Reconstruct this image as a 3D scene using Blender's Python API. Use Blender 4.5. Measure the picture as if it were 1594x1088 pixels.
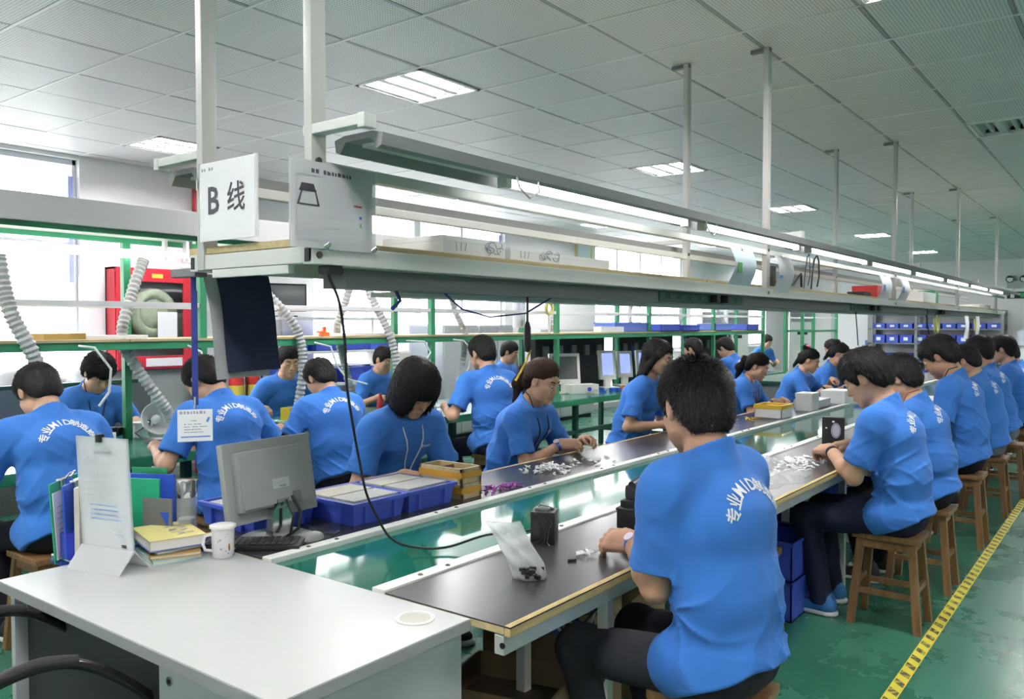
import bpy, bmesh, math, random
import numpy as np
from mathutils import Vector, Matrix

random.seed(7)
np.random.seed(7)
D = bpy.data
SC = bpy.context.scene
COL = SC.collection
for _o in list(D.objects):
    D.objects.remove(_o)

# ------------------------------------------------------------------ camera, world, exposure
CAM_H = 1.5
F_PX = 1288.0
cam_d = D.cameras.new('camera')
cam_d.sensor_fit = 'HORIZONTAL'
cam_d.sensor_width = 36.0
cam_d.lens = 36.0 * F_PX / 1594.0
cam_d.clip_start = 0.05
cam_d.clip_end = 200
cam = D.objects.new('camera', cam_d)
COL.objects.link(cam)
cam.location = (0, 0, CAM_H)
cam.rotation_euler = (math.pi / 2 - math.atan(39 / F_PX), 0, math.atan(983 / F_PX))
SC.camera = cam

SC.view_settings.view_transform = 'Standard'
SC.view_settings.look = 'None'
SC.view_settings.gamma = 1.0
SC.view_settings.use_curve_mapping = False
SC.view_settings.exposure = 2.2
SC.cycles.use_denoising = True
SC.cycles.max_bounces = 8
SC.cycles.diffuse_bounces = 4
SC.cycles.glossy_bounces = 4
SC.cycles.transmission_bounces = 6
SC.cycles.transparent_max_bounces = 12
SC.cycles.sample_clamp_indirect = 6.0
SC.cycles.caustics_reflective = False
SC.cycles.caustics_refractive = False

W = D.worlds.new('overcast_sky')
SC.world = W
W.use_nodes = True
_bg = W.node_tree.nodes['Background']
_bg.inputs[0].default_value = (0.97, 0.97, 1.0, 1)
_bg.inputs[1].default_value = 2.8
# bright overcast sky above, paler ground below the horizon
_nt = W.node_tree
_tc = _nt.nodes.new('ShaderNodeTexCoord'); _sx = _nt.nodes.new('ShaderNodeSeparateXYZ'); _mr = _nt.nodes.new('ShaderNodeMapRange'); _mx = _nt.nodes.new('ShaderNodeMix')
_mx.data_type = 'RGBA'
_mr.inputs['From Min'].default_value = -.12; _mr.inputs['From Max'].default_value = .02
_mx.inputs['A'].default_value = (0.40, 0.40, 0.40, 1); _mx.inputs['B'].default_value = (0.97, 0.97, 1.0, 1)
_nt.links.new(_tc.outputs['Generated'], _sx.inputs[0]); _nt.links.new(_sx.outputs['Z'], _mr.inputs['Value'])
_nt.links.new(_mr.outputs[0], _mx.inputs['Factor']); _nt.links.new(_mx.outputs['Result'], _bg.inputs[0])

TUBE_STRENGTH = 2.2       # fluorescent tubes of the lines
CEIL_STRENGTH = 54.0      # tubes in the ceiling troffers

# ------------------------------------------------------------------ materials
MATS = {}
def nd(nt, typ, **kw):
    n = nt.nodes.new(typ)
    for k, v in kw.items():
        if k in n.inputs:
            n.inputs[k].default_value = v
        else:
            setattr(n, k, v)
    return n

def mat(name, col, rough=0.5, metal=0.0, var=0.0, vscale=8.0, bump=0.0, bscale=60.0, spec=0.5,
        emit=0.0, trans=0.0, alpha=1.0, sheen=0.0, aniso=None, ior=1.45, rvar=0.0, coat=0.0, col2=None):
    """Principled material; colour varied by noise, optional bump."""
    m = D.materials.new(name)
    m.use_nodes = True
    nt = m.node_tree
    b = nt.nodes['Principled BSDF']
    c = (col[0], col[1], col[2], 1)
    b.inputs['Base Color'].default_value = c
    b.inputs['Roughness'].default_value = rough
    b.inputs['Metallic'].default_value = metal
    b.inputs['Specular IOR Level'].default_value = spec
    b.inputs['IOR'].default_value = ior
    if trans: b.inputs['Transmission Weight'].default_value = trans
    if alpha < 1: b.inputs['Alpha'].default_value = alpha
    if sheen:
        b.inputs['Sheen Weight'].default_value = sheen
    if coat: b.inputs['Coat Weight'].default_value = coat
    if emit:
        b.inputs['Emission Color'].default_value = c
        b.inputs['Emission Strength'].default_value = emit
    tc = None
    if var or bump or rvar or col2:
        tc = nd(nt, 'ShaderNodeTexCoord')
        mp = nd(nt, 'ShaderNodeMapping')
        nt.links.new(tc.outputs['Object'], mp.inputs[0])
        if aniso: mp.inputs['Scale'].default_value = aniso
    if var or rvar or col2:
        n = nd(nt, 'ShaderNodeTexNoise', Scale=vscale, Detail=5.0, Roughness=0.6)
        nt.links.new(mp.outputs[0], n.inputs[0])
        if var or col2:
            r = nd(nt, 'ShaderNodeMix', data_type='RGBA')
            lo = tuple(max(0, x * (1 - var)) for x in col)
            hi = tuple(min(1, x * (1 + var)) for x in col)
            if col2: lo, hi = col, col2
            r.inputs['A'].default_value = (*lo, 1)
            r.inputs['B'].default_value = (*hi, 1)
            mr = nd(nt, 'ShaderNodeMapRange')
            mr.inputs['From Min'].default_value = 0.22
            mr.inputs['From Max'].default_value = 0.78
            nt.links.new(n.outputs['Fac'], mr.inputs['Value'])
            nt.links.new(mr.outputs[0], r.inputs['Factor'])
            nt.links.new(r.outputs['Result'], b.inputs['Base Color'])
        if rvar:
            mr2 = nd(nt, 'ShaderNodeMapRange')
            mr2.inputs['From Min'].default_value = 0.2
            mr2.inputs['From Max'].default_value = 0.8
            mr2.inputs['To Min'].default_value = max(0.02, rough - rvar)
            mr2.inputs['To Max'].default_value = min(1, rough + rvar)
            nt.links.new(n.outputs['Fac'], mr2.inputs['Value'])
            nt.links.new(mr2.outputs[0], b.inputs['Roughness'])
    if bump:
        n2 = nd(nt, 'ShaderNodeTexNoise', Scale=bscale, Detail=3.0)
        nt.links.new(mp.outputs[0], n2.inputs[0])
        bp = nd(nt, 'ShaderNodeBump', Strength=bump, Distance=0.01)
        nt.links.new(n2.outputs['Fac'], bp.inputs['Height'])
        nt.links.new(bp.outputs[0], b.inputs['Normal'])
    MATS[name] = m
    return m

def srgb(r, g, b):
    f = lambda c: (c / 12.92 if c <= 0.04045 else ((c + 0.055) / 1.055) ** 2.4)
    return (f(r / 255), f(g / 255), f(b / 255))

# ------------------------------------------------------------------ mesh helpers
class MB:
    """collects simple shapes and links them as one mesh object"""
    def __init__(s):
        s.v, s.f, s.mi = [], [], []
        s.cur = 0
    def add(s, vs, fs):
        o = len(s.v)
        s.v.extend([tuple(v) for v in vs])
        for f in fs:
            s.f.append(tuple(i + o for i in f)); s.mi.append(s.cur)
        return s
    def box(s, x0, y0, z0, x1, y1, z1, rot=0.0, tilt=None, piv=None):
        x0, x1 = min(x0, x1), max(x0, x1); y0, y1 = min(y0, y1), max(y0, y1); z0, z1 = min(z0, z1), max(z0, z1)
        vs = [(x0, y0, z0), (x1, y0, z0), (x1, y1, z0), (x0, y1, z0), (x0, y0, z1), (x1, y0, z1), (x1, y1, z1), (x0, y1, z1)]
        if rot:
            cx, cy = piv or ((x0 + x1) / 2, (y0 + y1) / 2)
            c, n = math.cos(rot), math.sin(rot)
            vs = [(cx + (x - cx) * c - (y - cy) * n, cy + (x - cx) * n + (y - cy) * c, z) for x, y, z in vs]
        return s.add(vs, [(0, 3, 2, 1), (4, 5, 6, 7), (0, 1, 5, 4), (1, 2, 6, 5), (2, 3, 7, 6), (3, 0, 4, 7)])
    def bbox(s, x0, y0, z0, x1, y1, z1, b=0.004):
        """box with chamfered edges"""
        x0, x1 = min(x0, x1), max(x0, x1); y0, y1 = min(y0, y1), max(y0, y1); z0, z1 = min(z0, z1), max(z0, z1)
        bm = bmesh.new()
        bmesh.ops.create_cube(bm, size=1.0)
        for v in bm.verts:
            v.co = Vector((x0 + (v.co.x + .5) * (x1 - x0), y0 + (v.co.y + .5) * (y1 - y0), z0 + (v.co.z + .5) * (z1 - z0)))
        b = min(b, .45 * min(x1 - x0, y1 - y0, z1 - z0))
        bmesh.ops.bevel(bm, geom=bm.edges[:], offset=b, segments=2, profile=0.7, affect='EDGES')
        return s.bm(bm)
    def bm(s, bm, free=True):
        bm.verts.index_update()
        s.add([v.co[:] for v in bm.verts], [[v.index for v in f.verts] for f in bm.faces])
        if free: bm.free()
        return s
    def prism(s, pts, a, b, axis=2):
        """polygon pts in the plane across axis, extruded from a to b"""
        def mk(p, q):
            if axis == 2: return (p[0], p[1], q)
            if axis == 1: return (p[0], q, p[1])
            return (q, p[0], p[1])
        n = len(pts)
        vs = [mk(p, a) for p in pts] + [mk(p, b) for p in pts]
        fs = [tuple(range(n))[::-1], tuple(range(n, 2 * n))] + [(i, (i + 1) % n, n + (i + 1) % n, n + i) for i in range(n)]
        return s.add(vs, fs)
    def tube(s, pts, r, n=8, cap=True):
        pts = [Vector(p) for p in pts]
        rs = r if isinstance(r, (list, tuple)) else [r] * len(pts)
        o = len(s.v)
        t0 = (pts[1] - pts[0]).normalized()
        up = Vector((0, 0, 1)) if abs(t0.z) < .9 else Vector((1, 0, 0))
        x = t0.cross(up).normalized()
        rings = []
        for i, p in enumerate(pts):
            if i == 0: t = pts[1] - pts[0]
            elif i == len(pts) - 1: t = pts[-1] - pts[-2]
            else: t = (pts[i + 1] - pts[i]).normalized() + (pts[i] - pts[i - 1]).normalized()
            t.normalize()
            x = (x - t * x.dot(t))
            if x.length < 1e-6: x = t.orthogonal()
            x.normalize()
            y = t.cross(x)
            rings.append([p + (x * math.cos(2 * math.pi * k / n) + y * math.sin(2 * math.pi * k / n)) * rs[i] for k in range(n)])
        vs = [v[:] for rg in rings for v in rg]
        fs = []
        for i in range(len(pts) - 1):
            for k in range(n):
                a, b = i * n + k, i * n + (k + 1) % n
                fs.append((a, b, b + n, a + n))
        if cap:
            fs.append(tuple(range(n))[::-1])
            fs.append(tuple(range((len(pts) - 1) * n, len(pts) * n)))
        return s.add(vs, fs)
    def cyl(s, x, y, z0, z1, r, n=20, r2=None):
        return s.tube([(x, y, z0), (x, y, z1)], [r, r if r2 is None else r2], n)
    def lathe(s, prof, n=24, at=(0, 0, 0)):
        """profile of (radius, z); open or closed around z"""
        vs = []
        for r, z in prof:
            for k in range(n):
                a = 2 * math.pi * k / n
                vs.append((at[0] + r * math.cos(a), at[1] + r * math.sin(a), at[2] + z))
        fs = []
        for i in range(len(prof) - 1):
            for k in range(n):
                a, b = i * n + k, i * n + (k + 1) % n
                fs.append((a, b, b + n, a + n))
        return s.add(vs, fs)
    def sphere(s, c, r, u=12, v=8, sc=(1, 1, 1)):
        prof = []
        vs, fs = [], []
        for i in range(1, v):
            t = math.pi * i / v
            for k in range(u):
                a = 2 * math.pi * k / u
                vs.append((c[0] + r * sc[0] * math.sin(t) * math.cos(a), c[1] + r * sc[1] * math.sin(t) * math.sin(a), c[2] + r * sc[2] * math.cos(t)))
        for i in range(v - 2):
            for k in range(u):
                a, b = i * u + k, i * u + (k + 1) % u
                fs.append((a, a + u, b + u, b))
        vs += [(c[0], c[1], c[2] + r * sc[2]), (c[0], c[1], c[2] - r * sc[2])]
        t, bt = len(vs) - 2, len(vs) - 1
        for k in range(u):
            fs.append((t, k, (k + 1) % u))
            fs.append((bt, (v - 2) * u + (k + 1) % u, (v - 2) * u + k))
        return s.add(vs, fs)
    def xf(s, M):
        s.v = [tuple(M @ Vector(v)) for v in s.v]
        return s
    def build(s, name, mats, parent=None, smooth=False, loc=None, rotz=None):
        me = D.meshes.new(name)
        me.from_pydata(s.v, [], s.f)
        ms = mats if isinstance(mats, (list, tuple)) else [mats]
        for m in ms: me.materials.append(m)
        if len(ms) > 1:
            me.polygons.foreach_set('material_index', s.mi)
        if smooth:
            me.shade_smooth()
            if smooth != 'all':
                me.set_sharp_from_angle(angle=math.radians(40))
        me.update()
        o = D.objects.new(name, me)
        COL.objects.link(o)
        if parent: o.parent = parent
        if loc: o.location = loc
        if rotz is not None: o.rotation_euler.z = rotz
        return o

def link(name, me, parent=None, loc=None, rot=None):
    o = D.objects.new(name, me)
    COL.objects.link(o)
    if parent: o.parent = parent
    if loc is not None: o.location = loc
    if rot is not None: o.rotation_euler = rot
    return o

def tag(o, label, cat, group=None):
    o['label'] = label; o['category'] = cat
    if group: o['group'] = group
    return o

def thing(name, label, cat, loc=(0, 0, 0), rotz=0.0, group=None):
    o = D.objects.new(name, None)
    o.empty_display_size = 0.1
    COL.objects.link(o)
    o.location = loc; o.rotation_euler = (0, 0, rotz)
    return tag(o, label, cat, group)

def struct(o):
    o['kind'] = 'structure'
    return o

def copy_tree(o, parent=None):
    c = o.copy(); COL.objects.link(c); c.parent = parent
    for ch in o.children: copy_tree(ch, c)
    return c

ORD = ('first', 'second', 'third', 'fourth', 'fifth', 'sixth', 'seventh', 'eighth', 'ninth', 'tenth')
# plain text as a flat mesh in the XY plane, centred
_TXT = {}
def text_mesh(s, size=1.0, thick=0.0, align='CENTER'):
    key = (s, size, thick, align)
    if key in _TXT: return _TXT[key]
    cu = D.curves.new('lettering', 'FONT')
    cu.body = s; cu.size = size; cu.align_x = align; cu.align_y = 'CENTER'
    cu.resolution_u = 2
    cu.offset = thick
    ob = D.objects.new('lettering', cu)
    COL.objects.link(ob)
    bpy.context.view_layer.update()
    dg = bpy.context.evaluated_depsgraph_get()
    me = D.meshes.new_from_object(ob.evaluated_get(dg))
    vs = np.array([v.co[:] for v in me.vertices]) if len(me.vertices) else np.zeros((0, 3))
    fs = [tuple(p.vertices) for p in me.polygons]
    D.objects.remove(ob); D.curves.remove(cu); D.meshes.remove(me)
    _TXT[key] = (vs, fs)
    return _TXT[key]

def letters(name, s, size, m, M, parent=None, thick=0.0, align='CENTER'):
    """flat printed text; M places its XY plane"""
    vs, fs = text_mesh(s, size, thick, align)
    b = MB(); b.add([tuple(M @ Vector(v)) for v in vs], fs)
    return b.build(name, m, parent)

def frame(origin, xdir, ydir):
    x = Vector(xdir).normalized(); y = Vector(ydir).normalized(); z = x.cross(y).normalized()
    M = Matrix((x, y, z)).transposed().to_4x4()
    M.translation = Vector(origin)
    return M
# ------------------------------------------------------------------ material table
mat('skin', (.56, .33, .22), .55, var=.06, vscale=30, bump=.05, bscale=300, spec=.35)
mat('skin_tan', (.46, .26, .165), .55, var=.06, vscale=30, bump=.05, bscale=300, spec=.35)
mat('lips', (.46, .20, .155), .5)
mat('hair_black', (.011, .010, .010), .55, spec=.28)
mat('hair_brown', (.040, .019, .012), .55, spec=.28)
mat('eye_white', (.75, .72, .68), .3)
mat('shirt_blue', (.044, .180, .560), .82, var=.06, vscale=14, bump=.10, bscale=900, spec=.2, sheen=.08)
mat('print_white', (.78, .80, .80), .7)
mat('trousers_black', (.012, .013, .018), .85, var=.3, vscale=20, bump=.1, bscale=500, spec=.2)
mat('denim_dark', (.026, .028, .036), .85, var=.45, vscale=9, bump=.15, bscale=600, spec=.2)
mat('trousers_navy', (.014, .018, .040), .85, var=.3, vscale=20, bump=.1, bscale=500, spec=.2)
mat('trousers_grey', (.13, .15, .19), .85, var=.3, vscale=14, bump=.1, bscale=500, spec=.2)
mat('shoe_dark', (.02, .02, .022), .6)
mat('shoe_blue', (.03, .14, .36), .6, var=.2, vscale=60)
mat('sole_white', (.72, .72, .70), .6)
mat('cord_black', (.01, .01, .012), .5)
mat('cord_white', (.72, .74, .76), .6)
mat('cord_orange', (.35, .10, .03), .6)
mat('watch_blue', (.04, .13, .50), .35)
mat('dial_pale', (.70, .62, .72), .25)
# ---- setting
def floor_mat():
    m = mat('floor_epoxy', srgb(38, 104, 78), .22)
    nt = m.node_tree; b = nt.nodes['Principled BSDF']
    tc = nd(nt, 'ShaderNodeTexCoord')
    n1 = nd(nt, 'ShaderNodeTexNoise', Scale=1.3, Detail=8.0, Roughness=0.65)
    n2 = nd(nt, 'ShaderNodeTexNoise', Scale=9.0, Detail=6.0, Roughness=0.7)
    nt.links.new(tc.outputs['Object'], n1.inputs[0]); nt.links.new(tc.outputs['Object'], n2.inputs[0])
    mx = nd(nt, 'ShaderNodeMix', data_type='RGBA')
    mx.inputs['A'].default_value = (*srgb(38, 92, 71), 1); mx.inputs['B'].default_value = (*srgb(56, 114, 92), 1)
    r1 = nd(nt, 'ShaderNodeMapRange'); r1.inputs['From Min'].default_value = .25; r1.inputs['From Max'].default_value = .78
    nt.links.new(n1.outputs['Fac'], r1.inputs['Value']); nt.links.new(r1.outputs[0], mx.inputs['Factor'])
    mx2 = nd(nt, 'ShaderNodeMix', data_type='RGBA'); mx2.inputs['B'].default_value = (*srgb(74, 116, 98), 1)
    r2 = nd(nt, 'ShaderNodeMapRange'); r2.inputs['From Min'].default_value = .50; r2.inputs['From Max'].default_value = .95; r2.inputs['To Max'].default_value = .35
    nt.links.new(n2.outputs['Fac'], r2.inputs['Value']); nt.links.new(r2.outputs[0], mx2.inputs['Factor'])
    nt.links.new(mx.outputs['Result'], mx2.inputs['A']); nt.links.new(mx2.outputs['Result'], b.inputs['Base Color'])
    r3 = nd(nt, 'ShaderNodeMapRange'); r3.inputs['From Min'].default_value = .3; r3.inputs['From Max'].default_value = .7
    r3.inputs['To Min'].default_value = .20; r3.inputs['To Max'].default_value = .36
    nt.links.new(n1.outputs['Fac'], r3.inputs['Value']); nt.links.new(r3.outputs[0], b.inputs['Roughness'])
floor_mat()
def tile_mat():
    m = mat('ceiling_metal', (.70, .715, .72), .5, spec=.3)
    nt = m.node_tree; b = nt.nodes['Principled BSDF']
    tc = nd(nt, 'ShaderNodeTexCoord')
    sep = nd(nt, 'ShaderNodeSeparateXYZ'); nt.links.new(tc.outputs['Object'], sep.inputs[0])
    outs = []
    for ax in ('X', 'Y'):
        mu = nd(nt, 'ShaderNodeMath', operation='MULTIPLY'); mu.inputs[1].default_value = 2 * math.pi / .0175
        nt.links.new(sep.outputs[ax], mu.inputs[0])
        si = nd(nt, 'ShaderNodeMath', operation='SINE'); nt.links.new(mu.outputs[0], si.inputs[0])
        outs.append(si)
    ad = nd(nt, 'ShaderNodeMath', operation='ADD'); nt.links.new(outs[0].outputs[0], ad.inputs[0]); nt.links.new(outs[1].outputs[0], ad.inputs[1])
    gt = nd(nt, 'ShaderNodeMapRange'); gt.inputs['From Min'].default_value = .55; gt.inputs['From Max'].default_value = 1.25
    nt.links.new(ad.outputs[0], gt.inputs['Value'])
    mx = nd(nt, 'ShaderNodeMix', data_type='RGBA')
    mx.inputs['A'].default_value = (.80, .80, .805, 1); mx.inputs['B'].default_value = (.36, .36, .365, 1)
    nt.links.new(gt.outputs[0], mx.inputs['Factor']); nt.links.new(mx.outputs['Result'], b.inputs['Base Color'])
tile_mat()
mat('ceiling_back', (.25, .25, .25), .8)
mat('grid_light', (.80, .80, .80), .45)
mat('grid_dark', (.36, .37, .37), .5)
mat('wall_paint', (.70, .705, .715), .75, var=.03, vscale=2)
mat('window_frame', (.62, .63, .66), .4)
mat('blind_strip', (.35, .38, .75), .5)
mat('reflector', (.62, .63, .64), .4)
mat('tube_glow', (1.0, 1.0, .97), .3, emit=TUBE_STRENGTH)
mat('ceil_tube_glow', (1.0, .955, .955), .3, emit=CEIL_STRENGTH)
mat('tube_off', (.75, .76, .76), .25)
def glass_pane():
    m = D.materials.new('glass_pane'); m.use_nodes = True
    nt = m.node_tree; nt.nodes.clear()
    o = nd(nt, 'ShaderNodeOutputMaterial'); t = nd(nt, 'ShaderNodeBsdfTransparent'); g = nd(nt, 'ShaderNodeBsdfGlossy', Roughness=.03)
    t.inputs[0].default_value = (.94, .96, .96, 1)
    mx = nd(nt, 'ShaderNodeMixShader'); fr = nd(nt, 'ShaderNodeFresnel', IOR=1.45)
    ge = nd(nt, 'ShaderNodeNewGeometry'); iv = nd(nt, 'ShaderNodeMath', operation='SUBTRACT'); iv.inputs[0].default_value = 1.0
    nt.links.new(ge.outputs['Backfacing'], iv.inputs[1]); mu = nd(nt, 'ShaderNodeMath', operation='MULTIPLY'); mu.use_clamp = True
    nt.links.new(iv.outputs[0], mu.inputs[0]); nt.links.new(fr.outputs[0], mu.inputs[1])
    mn = nd(nt, 'ShaderNodeMath', operation='MINIMUM'); mn.inputs[1].default_value = .35; nt.links.new(mu.outputs[0], mn.inputs[0])
    nt.links.new(mn.outputs[0], mx.inputs[0]); nt.links.new(t.outputs[0], mx.inputs[1]); nt.links.new(g.outputs[0], mx.inputs[2]); nt.links.new(mx.outputs[0], o.inputs[0])
    MATS['glass_pane'] = m
glass_pane()
def clear_mat(name, tint, haze, rough=.1, hazecol=(.8, .82, .84)):
    """thin clear plastic: part see-through, part milky"""
    m = D.materials.new(name); m.use_nodes = True
    nt = m.node_tree; b = nt.nodes['Principled BSDF']
    b.inputs['Base Color'].default_value = (*hazecol, 1); b.inputs['Roughness'].default_value = rough
    b.inputs['Alpha'].default_value = haze
    MATS[name] = m
clear_mat('clear_plastic', (1, 1, 1), .35)
clear_mat('clear_sheet', (1, 1, 1), .56, .06, (.66, .68, .69))
clear_mat('milky_bag', (1, 1, 1), .42, .2, (.66, .68, .70))
clear_mat('tumbler_glass', (1, 1, 1), .30, .05, (.70, .76, .82))
# ---- line
mat('alu', (.52, .53, .51), .42, metal=.35)
mat('alu_light', (.62, .64, .61), .45, metal=.2)
mat('alu_channel', (.27, .28, .28), .45, metal=.2)
clear_mat('thin_paper', (1, 1, 1), .86, .5, (.68, .69, .72))
mat('alu_dark', (.20, .21, .21), .5, metal=.4)
mat('rail_white', (.66, .68, .64), .4, var=.12, vscale=14)
mat('belt_green', (.010, .125, .090), .07, var=.08, vscale=5, spec=.75, bump=.02, bscale=3)
mat('bench_black', (.042, .042, .045), .26, var=.08, vscale=3, bump=.03, bscale=7, spec=.6)
mat('wood_edge', (.50, .38, .17), .6, var=.25, vscale=18, aniso=(4, .6, 4))
mat('shelf_wood', (.46, .37, .20), .6, var=.2, vscale=12, aniso=(4, .5, 4))
mat('bolt', (.12, .11, .09), .4, metal=.8)
mat('black_plastic', (.009, .009, .010), .42)
mat('black_gloss', (.012, .012, .013), .18)
mat('black_matte', (.02, .02, .022), .7)
mat('desk_laminate', (.47, .485, .475), .34, var=.02, vscale=300, bump=.03, bscale=900, spec=.5)
mat('desk_side', (.42, .44, .46), .5)
mat('desk_edge', (.30, .31, .31), .45)
mat('dark_panel', (.020, .020, .024), .6)
mat('grommet', (.42, .42, .36), .5)
mat('stool_wood', (.20, .105, .042), .45, var=.4, vscale=9, aniso=(5, 5, .7), bump=.05, bscale=60)
mat('stool_wood_dark', (.095, .05, .025), .5, var=.4, vscale=9, aniso=(5, 5, .7))
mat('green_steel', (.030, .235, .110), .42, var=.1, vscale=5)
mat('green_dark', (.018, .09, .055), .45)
mat('green_mat', (.03, .17, .12), .18, var=.15, vscale=6, spec=.6)
mat('white_steel', (.72, .73, .73), .4)
mat('panel_grey', (.50, .51, .50), .5)
mat('duct_grey', (.40, .41, .41), .55)
mat('duct_dark', (.18, .18, .18), .5)
mat('red_paint', (.45, .02, .035), .35, var=.06)
mat('red_pipe', (.30, .02, .025), .4)
mat('dark_glass', (.02, .025, .022), .08, spec=.8)
mat('hose_canvas', (.42, .46, .33), .8, var=.2, vscale=30)
mat('yellow_label', (.75, .62, .08), .5)
mat('crate_blue', (.048, .092, .50), .38, spec=.5)
mat('crate_blue_pale', (.12, .20, .60), .4)
mat('board_beige', (.55, .54, .47), .7, var=.10, vscale=40)
mat('board_grey', (.47, .48, .46), .6, var=.15, vscale=60)
mat('crate_wood', (.50, .39, .22), .6, var=.2, vscale=20)
mat('crate_inner', (.16, .08, .04), .7)
mat('crate_amber', (.58, .29, .03), .4)
mat('pink_part', (.36, .05, .42), .4)
mat('white_part', (.86, .87, .88), .5)
mat('paper', (.78, .79, .82), .7)
mat('paper_blue', (.58, .68, .74), .65)
mat('ink', (.055, .055, .07), .7)
mat('ink_light', (.33, .34, .40), .7)
mat('ink_red', (.45, .05, .05), .7)
mat('ink_green', (.10, .30, .08), .7)
mat('navy_cloth', (.015, .022, .055), .85, var=.08, bump=.15, bscale=700)
mat('grey_cloth', (.36, .37, .38), .9, var=.1)
mat('monitor_grey', (.27, .285, .275), .42)
mat('monitor_grey_dark', (.13, .14, .135), .5)
mat('monitor_white', (.68, .67, .62), .45)
mat('screen_grey', (.10, .105, .11), .12)
mat('screen_lit', (.10, .13, .30), .2, emit=.8)
mat('chrome', (.7, .7, .7), .12, metal=1.0)
mat('mug_white', (.75, .75, .74), .25, spec=.5)
mat('mug_brown', (.40, .13, .04), .4)
mat('book_yellow', (.62, .56, .22), .6, var=.08, vscale=20)
mat('book_blue', (.14, .19, .48), .5)
mat('book_tan', (.50, .33, .10), .5)
mat('book_cyan', (.35, .55, .58), .5)
mat('page', (.68, .66, .60), .8)
mat('folder_green', (.02, .36, .19), .35)
mat('folder_blue', (.03, .09, .50), .35)
mat('holder_blue', (.03, .05, .42), .4)
mat('cardboard', (.20, .145, .075), .8, var=.15, vscale=6)
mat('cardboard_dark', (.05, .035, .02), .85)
mat('carton_white', (.76, .77, .77), .6)
mat('carton_grey', (.42, .43, .42), .6)
mat('tape_yellow', (.66, .55, .06), .6)
mat('red_plastic', (.55, .03, .03), .35)
mat('orange_plastic', (.75, .14, .02), .4)
mat('yellow_plastic', (.72, .48, .03), .4)
mat('pcb_green', (.05, .28, .13), .45, col2=(.5, .6, .5), vscale=60)
mat('cabinet_grey', (.40, .42, .43), .5)
mat('cabinet_pale', (.58, .62, .70), .5)
mat('cabinet_warm', (.55, .54, .48), .6)
mat('ac_white', (.70, .71, .70), .45)
mat('vent_grey', (.22, .24, .27), .5)
mat('lamp_cool', (.75, .77, .8), .3)
mat('pink_cloth', (.75, .20, .32), .7)
mat('lanyard_navy', (.02, .035, .20), .45)
mat('floor_tape_black', (.03, .03, .03), .6)
mat('exit_green', (.03, .3, .12), .4)
mat('blue_label', (.10, .22, .60), .5)
# ------------------------------------------------------------------ people: sparse surface nets over signed distance fields
f4 = np.float32
def _np(v): return np.array(v, f4)

def surfnet(fn, lo, hi, h):
    lo = np.array(lo, float); hi = np.array(hi, float)
    n = np.ceil((hi - lo) / (16 * h)).astype(int)
    g = np.stack(np.meshgrid(*[np.arange(k) for k in n], indexing='ij'), -1).reshape(-1, 3) * 16
    def keep(ix, s):
        c = (lo + (ix + s / 2) * h).astype(f4)
        d = fn(c)
        return ix[np.abs(d) < s * h * 0.87 * 1.35 + 0.012]
    g = keep(g, 16)
    sub = np.stack(np.meshgrid(*[np.arange(4)] * 3, indexing='ij'), -1).reshape(-1, 3)
    g = (g[:, None, :] + sub[None] * 4).reshape(-1, 3)
    g = keep(g, 4)
    s5 = np.stack(np.meshgrid(*[np.arange(5)] * 3, indexing='ij'), -1).reshape(-1, 3)
    pts = (g[:, None, :] + s5[None]).reshape(-1, 3)
    val = np.empty(len(pts), f4)
    CH = 400000
    for i in range(0, len(pts), CH):
        val[i:i + CH] = fn((lo + pts[i:i + CH] * h).astype(f4))
    V = val.reshape(-1, 5, 5, 5)
    c = [V[:, a:a + 4, b:b + 4, d:d + 4] for a in (0, 1) for b in (0, 1) for d in (0, 1)]   # index a*4+b*2+d
    C8 = np.stack(c, -1)
    ins = C8 < 0
    act = ins.any(-1) & ~ins.all(-1)
    bi, ci, cj, ck = np.nonzero(act)
    vals = C8[bi, ci, cj, ck]
    cell = g[bi] + np.stack([ci, cj, ck], -1)
    corner = np.array([(a, b, d) for a in (0, 1) for b in (0, 1) for d in (0, 1)], float)
    acc = np.zeros((len(cell), 3)); cnt = np.zeros(len(cell))
    for e0, e1 in ((0, 4), (1, 5), (2, 6), (3, 7), (0, 2), (1, 3), (4, 6), (5, 7), (0, 1), (2, 3), (4, 5), (6, 7)):
        a, b = vals[:, e0], vals[:, e1]
        m = (a < 0) != (b < 0)
        t = np.where(m, a / np.where(m, a - b, 1), 0)
        p = corner[e0] + t[:, None] * (corner[e1] - corner[e0])
        acc += p * m[:, None]; cnt += m
    P = lo + (cell + acc / cnt[:, None]) * h
    K = 4096
    def key(c): return (c[:, 0] * K + c[:, 1]) * K + c[:, 2]
    ks = key(cell.astype(np.int64) + 2)
    order = np.argsort(ks); ks = ks[order]; P = P[order]; cell = cell[order].astype(np.int64) + 2; vals = vals[order]
    faces = []
    steps = {0: 4, 1: 2, 2: 1}
    for ax in (0, 1, 2):
        u, v = [(1, 2), (2, 0), (0, 1)][ax]
        a, b = vals[:, 0] < 0, vals[:, steps[ax]] < 0
        m = a != b
        base = cell[m]
        idx = [np.nonzero(m)[0]]
        ok = np.ones(len(base), bool)
        for du, dv in ((-1, 0), (-1, -1), (0, -1)):
            q = base.copy(); q[:, u] += du; q[:, v] += dv
            kq = key(q)
            j = np.searchsorted(ks, kq); j = np.minimum(j, len(ks) - 1)
            ok &= ks[j] == kq
            idx.append(j)
        Q = np.stack(idx, -1)[ok]
        flip = a[m][ok]
        Q[~flip] = Q[~flip][:, ::-1]
        faces.append(Q)
    Fq = np.concatenate(faces)
    return P.astype(f4), Fq.astype(np.int32)

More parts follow.
